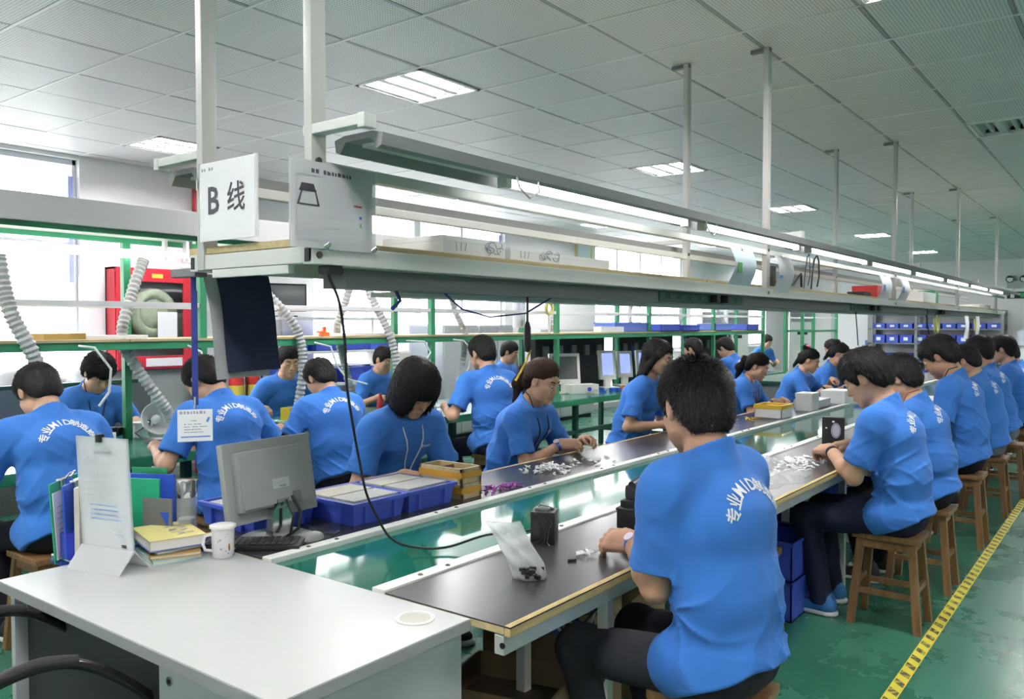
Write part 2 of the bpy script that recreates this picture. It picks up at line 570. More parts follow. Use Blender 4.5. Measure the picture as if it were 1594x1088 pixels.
def mesh_from(name, P, Q, m):
    me = D.meshes.new(name)
    nf = len(Q)
    me.vertices.add(len(P)); me.vertices.foreach_set('co', P.ravel())
    me.loops.add(nf * 4); me.loops.foreach_set('vertex_index', Q.ravel())
    me.polygons.add(nf)
    me.polygons.foreach_set('loop_start', np.arange(0, nf * 4, 4, dtype=np.int32))
    me.update(calc_edges=True)
    me.shade_smooth()
    me.materials.append(m)
    return me

# --- distance primitives on (N,3) arrays
def smin(a, b, k):
    h = np.maximum(k - np.abs(a - b), 0) / k
    return np.minimum(a, b) - h * h * k * .25
def smax(a, b, k): return -smin(-a, -b, k)
def cone(p, a, b, ra, rb):
    a = _np(a); b = _np(b); ab = b - a
    t = np.clip(((p - a) @ ab) / max(float(ab @ ab), 1e-9), 0, 1)
    q = p - a - t[:, None] * ab
    return np.sqrt((q * q).sum(1)) - (ra + (rb - ra) * t).astype(f4)
def ell(p, c, r):
    r = _np(r); q = (p - _np(c)) / r
    k0 = np.sqrt((q * q).sum(1)); q2 = q / r
    k1 = np.sqrt((q2 * q2).sum(1)) + 1e-6
    return k0 * (k0 - 1) / k1
def sph(p, c, r): q = p - _np(c); return np.sqrt((q * q).sum(1)) - r
def rbox(p, c, e, r, R=None):
    q = p - _np(c)
    if R is not None: q = q @ R
    q = np.abs(q) - _np(e)
    return np.sqrt((np.maximum(q, 0) ** 2).sum(1)) + np.minimum(q.max(1), 0) - r
def loft(p, A, B, wa, da, wb, db, side):
    """elliptic tapered section from A to B; side is the across unit vector"""
    A = _np(A); B = _np(B); ax = B - A; L = float(np.linalg.norm(ax)); ax = ax / L
    side = _np(side); side = side - ax * float(side @ ax); side /= np.linalg.norm(side); nrm = np.cross(side, ax)
    q = p - A
    s = q @ ax
    t = np.clip(s / L, 0, 1)
    w = wa + (wb - wa) * t; d = da + (db - da) * t
    m = np.minimum(w, d)
    ex = s - t * L
    x = q @ side; y = q @ nrm
    k = np.sqrt((x / w) ** 2 + (y / d) ** 2 + (ex / m) ** 2)
    return ((k - 1) * m).astype(f4)
def fold(p, seed, sc=1.0):
    r = np.random.RandomState(seed)
    o = np.zeros(len(p), f4)
    for i in range(4):
        k = r.randn(3); k /= np.linalg.norm(k)
        k2 = r.randn(3)
        w = p @ _np(k) * (26 + 14 * i) * sc + 1.6 * np.sin(p @ _np(k2) * 11 * sc + r.rand() * 6) + r.rand() * 6
        o += np.sin(w).astype(f4) / (1 + .5 * i)
    return o * .4

def drape(p, seed):
    """cloth creases: a few ridged, warped directions that come and go in patches"""
    r = np.random.RandomState(seed)
    o = np.zeros(len(p), f4)
    for i, (kx, ky, kz, f) in enumerate(((.55, .35, .9, 66), (-.6, .3, .8, 74), (.2, -.3, 1.0, 90), (.85, .3, -.35, 58))):
        k = np.array([kx, ky, kz]) + r.randn(3) * .18; k = k / np.linalg.norm(k) * f
        w = p @ _np(k) + 1.5 * np.sin(p @ _np(r.randn(3) * 9) + r.rand() * 6) + r.rand() * 6
        c = 1 - np.abs(np.sin(w * .5))
        pt = .5 + .5 * np.sin(p @ _np(r.randn(3) * 10) + r.rand() * 6)
        o += (c * c * c - .25) * pt * pt * (1.25 - .15 * i)
    return o.astype(f4)

def Rx(a): c, s = math.cos(a), math.sin(a); return np.array([[1, 0, 0], [0, c, -s], [0, s, c]])
def Ry(a): c, s = math.cos(a), math.sin(a); return np.array([[c, 0, s], [0, 1, 0], [-s, 0, c]])
def Rz(a): c, s = math.cos(a), math.sin(a); return np.array([[c, -s, 0], [s, c, 0], [0, 0, 1]])
def unit(v): v = np.array(v, float); return v / max(np.linalg.norm(v), 1e-9)
rad = math.radians

def head_sdf(q, fem):
    """head-local: origin between the ears, +Y face, +Z crown"""
    j = .94 if fem else 1.0
    d = ell(q, (0, -.014, .034), (.074, .094, .084))
    d = smin(d, ell(q, (0, .026, -.022), (.060 * j, .062, .078)), .03)
    d = smin(d, cone(q, (-.044 * j, .012, -.062), (-.014, .066, -.094), .022, .019), .03)
    d = smin(d, cone(q, (.044 * j, .012, -.062), (.014, .066, -.094), .022, .019), .03)
    d = smin(d, sph(q, (0, .071, -.094), .0165), .02)                     # chin
    d = smin(d, ell(q, (-.042, .058, -.018), (.022, .022, .02)), .02)     # cheekbones
    d = smin(d, ell(q, (.042, .058, -.018), (.022, .022, .02)), .02)
    for sx in (-1, 1): d = smin(d, ell(q, (sx * .036 * j, .042, -.052), (.024, .030, .032)), .03)   # cheeks
    d = smin(d, cone(q, (-.038, .068, .026), (.038, .068, .026), .013, .013), .02)   # brow
    for sx in (-1, 1):
        d = smax(d, -sph(q, (sx * .032, .101, .006), .0125), .016)        # sockets
    d = smin(d, cone(q, (0, .082, .014), (0, .104, -.026), .006, .0095), .010)       # nose
    d = smin(d, sph(q, (0, .1035, -.029), .0095), .006)
    d = smin(d, cone(q, (-.011, .092, -.033), (.011, .092, -.033), .0075, .0075), .006)
    d = smin(d, ell(q, (0, .082, -.060), (.026, .018, .018)), .012)       # muzzle
    for sx in (-1, 1):
        e = ell(q - _np((sx * .078, -.006, -.004)), (0, 0, 0), (.009, .019, .031))
        e = smax(e, -ell(q, (sx * .088, -.002, -.002), (.008, .011, .019)), .006)
        d = smin(d, e, .008)
    return d

def hair_sdf(q, style, seed=0):
    """hair as a layer over the skull whose thickness fades out at the hairline"""
    y = q[:, 1]; z = q[:, 2]; ax = np.abs(q[:, 0])
    base = ell(q, (0, -.014, .034), (.074, .094, .084))
    base = smin(base, ell(q, (0, .026, -.022), (.060, .062, .078)), .03)
    base = smin(base, ell(q, (0, -.052, -.035), (.058, .044, .055)), .03)
    n = fold(q * np.array([5.5, 5.5, 1.6], f4), seed + 50) * .0022 + fold(q * 2.2, seed + 77) * .0022
    if style in ('short', 'shag'):
        T, fr = (.026, .018) if style == 'shag' else (.0165, 0.0)
        hl = np.interp(y, [-.12, -.06, -.035, -.012, .006, .022, .034, .060, .074, .12], [-.090, -.086, -.050, .012, .016, -.020, -.012, .030, .050 - fr, .040 - fr * 1.2])
    elif style == 'bob':
        T = .024
        hl = np.interp(y, [-.12, .03, .05, .075, .12], [-.2, -.2, -.14, .022, .016])
        hl = np.where((ax > .050) & (y < .095), -.16, hl)
    else:
        T = .013
        hl = np.interp(y, [-.12, -.06, -.030, .005, .040, .066, .080, .12], [-.075, -.066, .004, .020, .042, .058, .070, .085])
        hl = hl + np.clip(ax - .035, 0, .04) * -.35 * (y > .03)
    s = (z - hl).astype(f4)
    th = np.interp(s, [-.012, 0.0, .012, .045, .10], [-.010, -.001, .45 * T, .85 * T, T]).astype(f4)
    d = base - th - n * np.clip(s * 30, 0, 1).astype(f4)
    ear = None
    for sx in (-1, 1):
        if style != 'bob' and style != 'long':
            d = smax(d, -ell(q, (sx * .090, .0, -.010), (.026, .022, .030)), .008)
    if style == 'bob':
        sk = loft(q, (0, -.012, .03), (0, -.016, -.102), .090, .106, .092, .098, (1, 0, 0))
        sk = smax(sk, -ell(q, (0, .120, -.062), (.060 , .086, .094)), .014)
        sk = smax(sk, -loft(q, (0, .0, -.05), (0, .02, -.20), .058, .07, .066, .09, (1, 0, 0)), .010)
        sk = smax(sk, (-.118 + .006 * np.sin(q[:, 0] * 90) + .10 * np.clip(y, -.1, .1) - z).astype(f4), .01)
        d = smin(d, sk + n * 1.3, .03)
    if style == 'pony':
        d = smin(d, cone(q, (0, -.108, .03), (0, -.138, .018), .018, .024), .02)
        d = smin(d, cone(q, (0, -.138, .018), (0, -.150, -.07), .025, .033) + n, .02)
        d = smin(d, cone(q, (0, -.150, -.07), (.01, -.126, -.20), .033, .010) + n, .02)
    elif style == 'bun':
        d = smin(d, ell(q, (0, -.09, .115), (.040, .040, .034)) + n, .012)
        d = smin(d, cone(q, (0, -.108, .02), (0, -.130, -.10), .03, .018) + n, .03)
    elif style == 'long':
        d = smin(d, loft(q, (0, -.050, .03), (0, -.085, -.27), .088, .060, .085, .024, (1, 0, 0)) + n, .03)
        d = smin(d, cone(q, (-.072, .012, .03), (-.082, -.04, -.12), .020, .02) + n, .03)
        d = smin(d, cone(q, (.072, .012, .03), (.082, -.04, -.12), .020, .02) + n, .03)
    return d

def ik(S, Wt, a, b, pole):
    S = np.array(S, float); Wt = np.array(Wt, float)
    v = Wt - S; L = np.linalg.norm(v); u = v / L
    if L > (a + b) * .995: L = (a + b) * .995; Wt = S + u * L
    x = (a * a - b * b + L * L) / (2 * L)
    hh = math.sqrt(max(a * a - x * x, 0))
    p = np.array(pole, float); p = p - u * (p @ u); p = unit(p)
    return S + u * x + p * hh, Wt

def hand_prims(w, d, n, sgn, curl=1.0, s=1.0):
    """list of (a,b,ra,rb) capsules for four fingers and thumb + palm frame; d forward, n palm normal, sgn side of the thumb"""
    d = unit(d); n = np.array(n, float); n = unit(n - d * (n @ d)); side = np.cross(d, n) * sgn
    fi = []
    spec = [(.030, .083, .070, 1.0), (.0105, .088, .078, 1.06), (-.0095, .085, .072, 1.12), (-.028, .077, .057, 1.2)]
    for off, base, ln, cm in spec:
        p = w + d * base * s + side * off * s + n * .004 * s
        ang = .55 * curl * cm
        segs = (.46, .30, .24)
        dirv = None
        for i, sg in enumerate(segs):
            dirv = d * math.cos(ang) + n * math.sin(ang) - side * off * 2.5
            q = p + unit(dirv) * ln * sg * s
            fi.append((p, q, (.0092 - .0012 * i) * s, (.0084 - .0012 * i) * s))
            p = q; ang += (.75, .5)[min(i, 1)] * curl
    t0 = w + d * .022 * s + side * .024 * s + n * .006 * s
    t1 = w + d * .055 * s + side * .050 * s + n * .022 * s
    t2 = w + d * .082 * s + side * .046 * s + n * .040 * s
    t3 = w + d * .101 * s + side * .034 * s + n * .052 * s
    fi += [(t0, t1, .014 * s, .0115 * s), (t1, t2, .011 * s, .0095 * s), (t2, t3, .0095 * s, .0078 * s)]
    R = np.stack([d, side, n], 1)
    return fi, w + d * .052 * s, R

def G(c, r, fn): return (_np(c), f4(r), fn)
def geval(p, groups, k):
    d = None
    for (c, r, fn) in groups:
        q = p - c
        ds = np.sqrt((q * q).sum(1)) - r
        m = ds < .05
        out = np.maximum(ds, .05).astype(f4)
        if m.any(): out[m] = fn(p[m])
        d = out if d is None else smin(d, out, k)
    return d

PERSON_N = [0]
DBG = []
def person(name_loc, rotz, label, group, hair='short', fem=False, sc=1.0, seat=.46, l1=12, l2=30, pitch=30, yaw=0, tilt=0,
           twist=0, lhand=(-.10, .42, .80), rhand=(.10, .42, .80), h=.007, legs='sit', hairm='hair_black', skin='skin',
           trouser='trousers_black', text=True, face=True, ldir=None, rdir=None, curl=1.0, bulk=1.0, kneel=None, hide_legs=False,
           lpole=(-.6, -.35, -1), rpole=(.6, -.35, -1), wide=1.0, shoes='shoe_dark', feet=None, cord=None, watch=None, spikes=None, tuft=1.0, crease=1.0, tie=None, nk=.058,
           lookdown=True, seed=None, sleeve=.78, chest_print=False, shift=(0, 0), lean_side=0.0):
    PERSON_N[0] += 1
    sd = seed if seed is not None else PERSON_N[0]
    if spikes is None: spikes = 5000 if h < .0066 else 1800 if h < .0085 else 900 if h < .0105 else 0
    root = thing('person', label, 'person', (name_loc[0], name_loc[1], 0), rotz, group)
    W_ = .93 * wide if fem else 1.0 * wide
    a1, a2 = rad(l1), rad(l2)
    dr = lambda a: np.array([math.sin(lean_side), math.sin(a), math.cos(a)])
    hz = seat + .085 if legs == 'sit' else .86 * sc
    P0 = np.array([shift[0], shift[1], hz])
    W0 = P0 + dr(a1) * .19 * sc
    C0 = W0 + dr((a1 + a2) / 2) * .19 * sc
    N0 = C0 + dr(a2) * (.145 + .075 - nk) * sc
    RT = Rz(rad(twist))
    sx = RT @ np.array([1, 0, 0.])
    fwd = RT @ np.array([0, math.cos(a2), -math.sin(a2)])
    sh = N0 - dr(a2) * .072 * sc + fwd * .022
    SL = sh - sx * .168 * W_ * sc; SR = sh + sx * .168 * W_ * sc
    na = a2 * .75 + rad(pitch) * .35
    Hb = N0 + dr(na) * nk * sc
    RH = Rz(rad(yaw)) @ Ry(rad(tilt)) @ Rx(-rad(pitch))
    hs = sc * (.96 if fem else 1.0) * 1.02
    HC = Hb + RH @ np.array([0, .022, .075]) * hs
    neck0 = N0 - dr(a2) * .03
    DBG.append((label, [root.matrix_basis @ Vector(v) for v in (HC + RH @ np.array([0, -.01, .125]) * hs, HC, N0, P0, SL, SR)]))
    UA, FA = .285 * sc, .235 * sc
    arms = []
    for S, T, pole, dd, sg in ((SL, lhand, lpole, ldir, -1), (SR, rhand, rpole, rdir, 1)):
        T = np.array(T, float)
        d0 = unit(np.array(dd[0] if dd else (-sg * .55, .8, -.12)))
        pn = np.array(dd[1] if dd else (-sg * .35, .1, -.9))
        wt = T - d0 * .085 * sc
        E, wt = ik(S, wt, UA, FA, pole)
        fi, pc, RP = hand_prims(wt, d0, pn, 1 if sg < 0 else -1, curl, sc * (.92 if fem else 1.0))
        # thumb lies towards the body midline for palm-down hands
        side = RP[:, 1]
        if side @ np.array([-sg, 0, 0.3]) < 0:
            fi, pc, RP = hand_prims(wt, d0, pn, -1 if sg < 0 else 1, curl, sc * (.92 if fem else 1.0))
        arms.append((S, E, wt, fi, pc, RP, sg))
    slim = .86 if fem else 1.0
    # ---------------- body (head, neck, trunk core, arms, hands): one surface
    def f_head(p):
        q = ((p - _np(HC)) @ RH.astype(f4)) / hs
        return (head_sdf(q, fem) * hs).astype(f4)
    def f_trunk(p):
        d = cone(p, neck0, Hb + RH @ np.array([0, -.012, .02]), .060 * sc * (.88 if fem else 1), .050 * sc * (.86 if fem else 1))
        d = smin(d, cone(p, SL, SR, .034, .034), .05)
        d = smin(d, loft(p, C0, N0 - dr(a2) * .05, .12 * W_, .075, .11 * W_, .06, sx), .05)
        d = smin(d, loft(p, P0 + dr(a1) * .08, C0, .10 * W_, .075, .12 * W_, .075, sx), .05)
        return d
    def f_arm(A):
        S, E, wt, fi, pc, RP, sg = A
        def f(p):
            d = cone(p, S, E, .044 * sc * slim, .039 * sc * slim)
            m = E + (wt - E) * .3
            d = smin(d, cone(p, E, m, .038 * sc * slim, .041 * sc * slim), .02)
            d = smin(d, cone(p, m, wt, .041 * sc * slim, .026 * sc * slim), .02)
            d = smin(d, cone(p, wt, pc, .025 * sc * slim, .024 * sc), .02)
            return d
        return f
    def f_hand(A):
        S, E, wt, fi, pc, RP, sg = A
        R32 = RP.astype(f4)
        def f(p):
            s = sc * (.92 if fem else 1)
            d = rbox(p, pc, (.030 * s, .028 * s, .004 * s), .0105 * s, R32)
            d = smin(d, cone(p, wt, pc, .023 * s, .018 * s), .015)
            for (a, b, ra, rb) in fi[:12]:
                d = smin(d, cone(p, a, b, ra, rb), .0055)
            for (a, b, ra, rb) in fi[12:]:
                d = smin(d, cone(p, a, b, ra, rb), .007)
            return d
        return f
    groups = [G(HC + RH @ np.array([0, 0, -.01]), .155 * sc, f_head), G((N0 + P0) / 2 + dr(a1) * .06, .42 * sc, f_trunk)]
    for A in arms:
        groups.append(G((A[0] + A[2]) / 2 * .5 + A[1] * .5, .30 * sc, f_arm(A)))
        groups.append(G(A[4] + A[5][:, 0] * .03, .125 * sc, f_hand(A)))
    body = lambda p: geval(p, groups, .022)
    pts = np.array([HC, P0, SL, SR] + [A[i] for A in arms for i in (1, 2, 4)])
    lo = pts.min(0) - .17 * sc; hi = pts.max(0) + .17 * sc
    P, Q = surfnet(body, lo, hi, h)
    link('body', mesh_from('body', P, Q, MATS[skin]), root)
    # ---------------- shirt
    hemv = dr(a1)
    hips = ell
    B = bulk
    cuffs = []
    for (S, E, wt, fi, pc, RP, sg) in arms:
        u = unit(E - S); L = np.linalg.norm(E - S)
        cuffs.append((S, E, u, L * sleeve))
    neck_ax = unit(Hb - neck0)
    nb1 = Hb + RH @ np.array([0, -.012, .02])
    nr0, nr1 = .060 * sc * (.88 if fem else 1), .050 * sc * (.86 if fem else 1)
    ncut = N0 + fwd * .018 - dr(a2) * .002
    def shirt(p):
        d = loft(p, P0 - hemv * .10, W0, .158 * W_ * B, .128 * B, .165 * W_ * B, .124 * B, sx)
        d = smin(d, ell(p, P0 + np.array([0, -.05, -.005]), (.155 * W_ * B, .110, .12)), .06)
        d = smin(d, loft(p, W0, C0, .168 * W_ * B, .126 * B, .172 * W_ * B, .120 * B, sx), .06)
        d = smin(d, loft(p, C0, N0 - dr(a2) * .07 + fwd * .012, .172 * W_ * B, .120 * B, .135 * W_, .078, sx), .06)
        if legs == 'sit':
            for s_ in (-1, 1):
                hq = P0 + np.array([s_ * .088 * W_, 0, -.005])
                d = smin(d, cone(p, hq, hq + np.array([s_ * .015, .08, .004]), .101 * sc * slim, .090 * sc * slim), .04)
        if fem:
            for s_ in (-1, 1):
                d = smin(d, sph(p, C0 + fwd * .085 + sx * .07 * s_ + dr(a2) * .03, .062), .06)
        d = smin(d, cone(p, N0 - dr(a2) * .03 + fwd * .008, neck0 + (nb1 - neck0) * .85, .088, nr1 + .024), .03)
        d = smin(d, cone(p, SL * .8 + SR * .2, SR * .8 + SL * .2, .058, .058), .05)
        nf = 1.0
        for (S, E, u, L) in cuffs:
            inn = unit(sh - S)
            s = cone(p, S + inn * .06 + dr(a2) * .006, S + u * .03, .066 * sc, .064 * sc)
            s = smin(s, cone(p, S, S + u * L, .063 * sc * slim, (.074 if not fem else .07) * sc), .05)
            s = smax(s, ((p - _np(S + u * L)) @ _np(u)), .006)
            inner = cone(p, S + u * (L - .03), S + u * (L + .03), (.046 if fem else .049) * sc, (.052 if fem else .056) * sc)
            s = smax(s, -inner, .004)
            d = smin(d, s, .035)
        # wrinkles, stronger towards the waist and under the arms
        hgt = (p - _np(P0)) @ _np(unit(N0 - P0))
        amp = np.interp(hgt, [-.1, .02, .2, .38, .5], [.0045, .0062, .0048, .0032, .0018]).astype(f4)
        d = d - drape(p, sd) * amp * 1.3 + fold(p, sd) * amp * .5
        # creases radiating from the pinch at the front of the waist
        for s_ in (-1, 1):
            f0 = W0 + np.array([s_ * .13, .06, -.04])
            v = p - _np(f0); rr_ = np.sqrt(v[:, 1] ** 2 + v[:, 2] ** 2) + 1e-4
            an_ = np.arctan2(v[:, 2], -v[:, 1])
            cr = 1 - np.abs(np.sin(an_ * 3.6 + 1.3 * s_ + sd + 1.2 * np.sin(rr_ * 14)))
            side = np.clip(s_ * p[:, 0] * 14 + .35, 0, 1)
            d = d + ((.30 - cr * cr) * .011 * crease * np.exp(-rr_ / .17) * np.clip(rr_ / .05, 0, 1) * side).astype(f4)
        # hem, neckline
        hem = (_np(P0 - hemv * (.045 if legs == 'sit' else .10)) - p) @ _np(unit(hemv + np.array([0, .48, 0]) * (1 if legs == 'sit' else 0)))
        d = smax(d, hem + .004 * np.sin(p[:, 0] * 40 + sd).astype(f4), .008)
        nkc = cone(p, neck0 - neck_ax * .02, nb1, nr0 + .005, nr1 + .012)
        top = ((p - _np(ncut)) @ _np(unit(neck_ax * .95 + fwd * .22))) - .004
        d = smax(d, -nkc, .004)
        d = smax(d, top, .008)
        return d
    gs = [G((P0 + N0) / 2, .47 * sc, shirt)]
    fn = lambda p: geval(p, gs, .02)
    pts = np.array([P0, N0, SL, SR] + [A[1] for A in arms])
    P, Q = surfnet(shirt, pts.min(0) - .2, pts.max(0) + .2, h * 1.15 if h < .008 else h)
    so = link('shirt', mesh_from('shirt', P, Q, MATS['shirt_blue']), root)
    # ---------------- trousers
    if not hide_legs:
        if feet is None:
            feet = ((-.12, .36), (.12, .34)) if legs == 'sit' else ((-.10, .02), (.10, .0))
        legs_ = []
        for s_, (fx, fy) in zip((-1, 1), feet):
            Hp = P0 + np.array([s_ * .088 * W_, .0, -.005])
            An = np.array([fx, fy - .04, .10])
            K, An = ik(Hp, An, .41 * sc, .38 * sc, (s_ * .12, 1, .55) if legs == 'sit' else (0, 1, 0))
            legs_.append((Hp, K, An))
        tk = 1.0
        def trou(p):
            d = loft(p, P0 - np.array([0, .02, .0]), P0 + dr(a1) * .08, .150 * W_, .100, .13 * W_, .085, sx)
            for (Hp, K, An) in legs_:
                d = smin(d, cone(p, Hp, K, .080 * sc * slim, .066 * sc * slim), .045)
                d = smin(d, cone(p, K, An + np.array([0, 0, -.02]), .066 * sc * slim, .052 * sc), .03)
            if legs == 'sit': d = smax(d, (seat - .002) - p[:, 2] - 10 * np.maximum(p[:, 1] - .17, 0), .01)
            d = d + fold(p, sd + 9, .9) * .0035
            for (Hp, K, An) in legs_:
                pass
            d = smax(d, (.055 - p[:, 2]), .004)
            return d
        pts = np.array([P0] + [q for l in legs_ for q in l])
        P, Q = surfnet(trou, pts.min(0) - .17, pts.max(0) + .16, max(h * 1.3, .009))
        link('trousers', mesh_from('trousers', P, Q, MATS[trouser]), root)
        for (Hp, K, An) in legs_:
            c = An.copy(); c[2] = 0
            def shoe(p, c=c):
                d = loft(p, c + np.array([0, -.035, .045]), c + np.array([0, .13, .032]), .042, .045, .040, .030, (1, 0, 0))
                d = smin(d, cone(p, c + np.array([0, -.02, .05]), c + np.array([0, -.02, .085]), .044, .042), .03)
                return smax(d, .022 - p[:, 2], .006)
            def sole(p, c=c):
                d = loft(p, c + np.array([0, -.04, .012]), c + np.array([0, .14, .012]), .045, .05, .044, .04, (1, 0, 0))
                return smax(smax(d, .001 - p[:, 2], .004), p[:, 2] - .026, .004)
            P, Q = surfnet(shoe, c - np.array([.1, .12, .02]), c + np.array([.1, .22, .16]), max(h, .008))
            s1 = link('shoe', mesh_from('shoe', P, Q, MATS[shoes]), root)
            P, Q = surfnet(sole, c - np.array([.1, .14, .03]), c + np.array([.1, .24, .05]), max(h, .008))
            link('sole', mesh_from('sole', P, Q, MATS['sole_white']), s1)
    # ---------------- hair
    def hfn(p):
        q = ((p - _np(HC)) @ RH.astype(f4)) / hs
        return (hair_sdf(q, hair, sd) * hs).astype(f4)
    ext = .34 if hair in ('long', 'pony', 'bun') else .19
    P, Q = surfnet(hfn, HC - ext, HC + ext, h * .85 if h < .0065 else h)
    ho = link('hair', mesh_from('hair', P, Q, MATS[hairm]), root)
    toW = lambda v: HC + (RH @ np.array(v)) * hs
    if spikes:
        # tapering tufts of hair rooted in the surface, combed away from the crown
        r = np.random.RandomState(sd)
        me = ho.data
        no = np.empty(len(me.vertices) * 3, f4); me.vertices.foreach_get('normal', no); no = no.reshape(-1, 3)
        loc = ((P - HC) @ RH) / hs
        okv = np.nonzero(loc[:, 2] > (-.25 if hair in ('bob', 'long', 'pony', 'bun') else -.075))[0]
        sk_ = (head_sdf((((P[okv] - HC) @ RH) / hs).astype(f4), fem) * hs)
        okv = okv[sk_ > .0035]
        pick = r.choice(okv, spikes)
        base = P[pick]; nn = no[pick]; loc = loc[pick]
        crown = np.array([0, -.05, .12])
        if hair in ('short', 'shag'):
            fl = loc - crown; fl[:, 2] -= .05
        elif hair == 'bob':
            fl = loc - np.array([0, -.01, .14]); fl[:, 2] -= .12
        elif hair == 'long':
            fl = np.tile(np.array([0, -.25, -1.]), (len(loc), 1))
        else:
            fl = np.where((loc[:, 1] > -.10)[:, None], np.array([0, -.14, .03]) - loc, np.array([0, -.15, -1.0]))
        fl /= np.linalg.norm(fl, axis=1)[:, None] + 1e-6
        fl = fl @ RH.T
        fl -= nn * (fl * nn).sum(1)[:, None]
        fl /= np.linalg.norm(fl, axis=1)[:, None] + 1e-6
        lift = (.30 if hair in ('short', 'shag') else .06) * tuft
        dv = fl + nn * lift + r.randn(len(base), 3) * (.20 if hair in ('short', 'shag') else .035)
        dv /= np.linalg.norm(dv, axis=1)[:, None]
        ln = ((r.rand(len(base)) * .010 + .010) * (.6 + .4 * tuft) * np.where((loc[:, 2] > .05) | (hair not in ('short',)), 1.0, .7) * (1.0 if hair == 'short' else 1.5 if hair == 'shag' else 2.6))[:, None]
        t1 = np.cross(dv, nn); t1 /= np.linalg.norm(t1, axis=1)[:, None] + 1e-6
        w = .0019 if hair in ('short', 'shag') else .0022
        b0 = base - nn * .0012
        mid = b0 + dv * ln * .55
        tip = b0 + dv * ln - nn * ln * (.10 if lift < .1 else .0)
        VV = np.stack([b0 + t1 * w, b0 - t1 * w, b0 + nn * w, mid + t1 * w * .8, mid - t1 * w * .8, mid + nn * w * .9, tip], 1).reshape(-1, 3)
        k = np.arange(len(base)) * 7
        F3 = []
        FF = np.concatenate([np.stack([k + i, k + j, k + j + 3, k + i + 3], 1) for i, j in ((0, 2), (2, 1))]).tolist() + np.concatenate([np.stack([k + i, k + j, k + 6], 1) for i, j in ((3, 5), (5, 4))]).tolist()
        m2 = D.meshes.new('hair_tufts'); m2.from_pydata(VV.tolist(), [], FF); m2.materials.append(MATS[hairm]); m2.shade_smooth()
        t_ = link('hair_tufts', m2, ho); t_['kind'] = 'stuff'
    if tie:
        b = MB(); b.sphere(toW((0, -.088, .128)), .036 * hs, 12, 8, (1, 1, .75)); b.build('hair_tie', MATS[tie], root, smooth='all')
    if hair == 'pony' and h < .009:
        b = MB(); b.tube([toW((0.0, -.118, .032)), toW((0, -.134, .024))], .0275 * hs, 12)
        b.build('hair_tie', MATS['cord_black'], root, smooth=True)
    # ---------------- face pieces
    if face:
        Ml = Matrix(np.hstack([np.vstack([RH * hs, [[0, 0, 0]]]), [[HC[0]], [HC[1]], [HC[2]], [1]]]).tolist())
        for s_ in (-1, 1):
            b = MB(); b.sphere((0, 0, 0), .0105, 12, 8, (1.25, .7, .62)); b.xf(Ml @ Matrix.Translation((s_ * .032, .0815, .0045)))
            e = b.build('eye', MATS['eye_white'], root, smooth='all')
            b = MB(); b.sphere((0, 0, 0), .005, 10, 6, (1, .35, .8)); b.xf(Ml @ Matrix.Translation((s_ * .032, .0875, .001)))
            b.build('iris', MATS['hair_black'], e, smooth='all')
            b = MB()
            pts_ = [(s_ * (.019 + .028 * t), .0885 - .011 * t * t + (.003 * math.sin(t * 3.1)), .0035 - .003 * math.sin(t * 3.0) + .001 * t) for t in np.linspace(0, 1, 6)]
            b.tube(pts_, [.0008, .0014, .0016, .0016, .0014, .0008], 6); b.xf(Ml)
            b.build('eyelash', MATS['hair_black'], e, smooth='all')
            if lookdown:
                b = MB(); b.sphere((0, 0, 0), .0118, 12, 8, (1.45, .66, .66)); b.xf(Ml @ Matrix.Translation((s_ * .032, .0805, .0085)))
                b.build('eyelid', MATS[skin], e, smooth='all')
            b = MB()
            pts_ = [(s_ * (.014 + .036 * t), .089 - .016 * t * t, .0275 + .007 * math.sin(t * 2.4)) for t in np.linspace(0, 1, 6)]
            b.tube(pts_, [.002, .0032, .0034, .003, .0024, .001], 6); b.xf(Ml)
            b.build('eyebrow', MATS['hair_black'], root, smooth='all')
        b = MB()
        b.sphere((0, .0945, -.0578), 1, 12, 6, (.0215, .0058, .0040)); b.sphere((0, .0942, -.0655), 1, 12, 6, (.0180, .0062, .0046)); b.xf(Ml)
        b.build('lips', MATS['lips'], root, smooth='all')
    # ---------------- print across the shoulders
    if text:
        from mathutils.bvhtree import BVHTree
        me = so.data
        bvh = BVHTree.FromPolygons([v.co for v in me.vertices], [p_.vertices for p_ in me.polygons])
        ax = unit(C0 + dr(a2) * .10 - C0); n_ = -fwd
        cen = C0 + dr(a2) * .0 * sc
        rx = -sx                                   # reading direction seen from behind: from the wearer's left to right
        rx = sx
        chars = '专业MID制造商'
        angs = [-62, -42, -24, -9, 5, 21, 41, 61]
        angs = [-68, -46, -25, -9, 7, 25, 46, 68]
        R_ = .112
        b = MB()
        cen = C0 - ax * .035
        for ch, an in zip(chars, angs):
            a = rad(an)
            vs, fs = text_mesh(ch, .043 if ord(ch) > 200 else .047, .0011)
            ca, sa = math.cos(a), math.sin(a)
            cx, cy = R_ * math.sin(a), R_ * math.cos(a)
            out = []; ok = True
            for (x, y, _z) in vs:
                X = cx + x * ca + y * sa; Y = cy - x * sa + y * ca
                o_ = cen + rx * X + ax * Y + n_ * .35
                hit = bvh.ray_cast(Vector(o_), Vector(-n_), .6)
                if hit[0] is None: ok = False; break
                out.append(tuple(hit[0] + Vector(n_) * .0025 + hit[1] * .0005))
            if ok: b.add(out, fs)
        if b.v: b.build('back_print', MATS['print_white'], so)
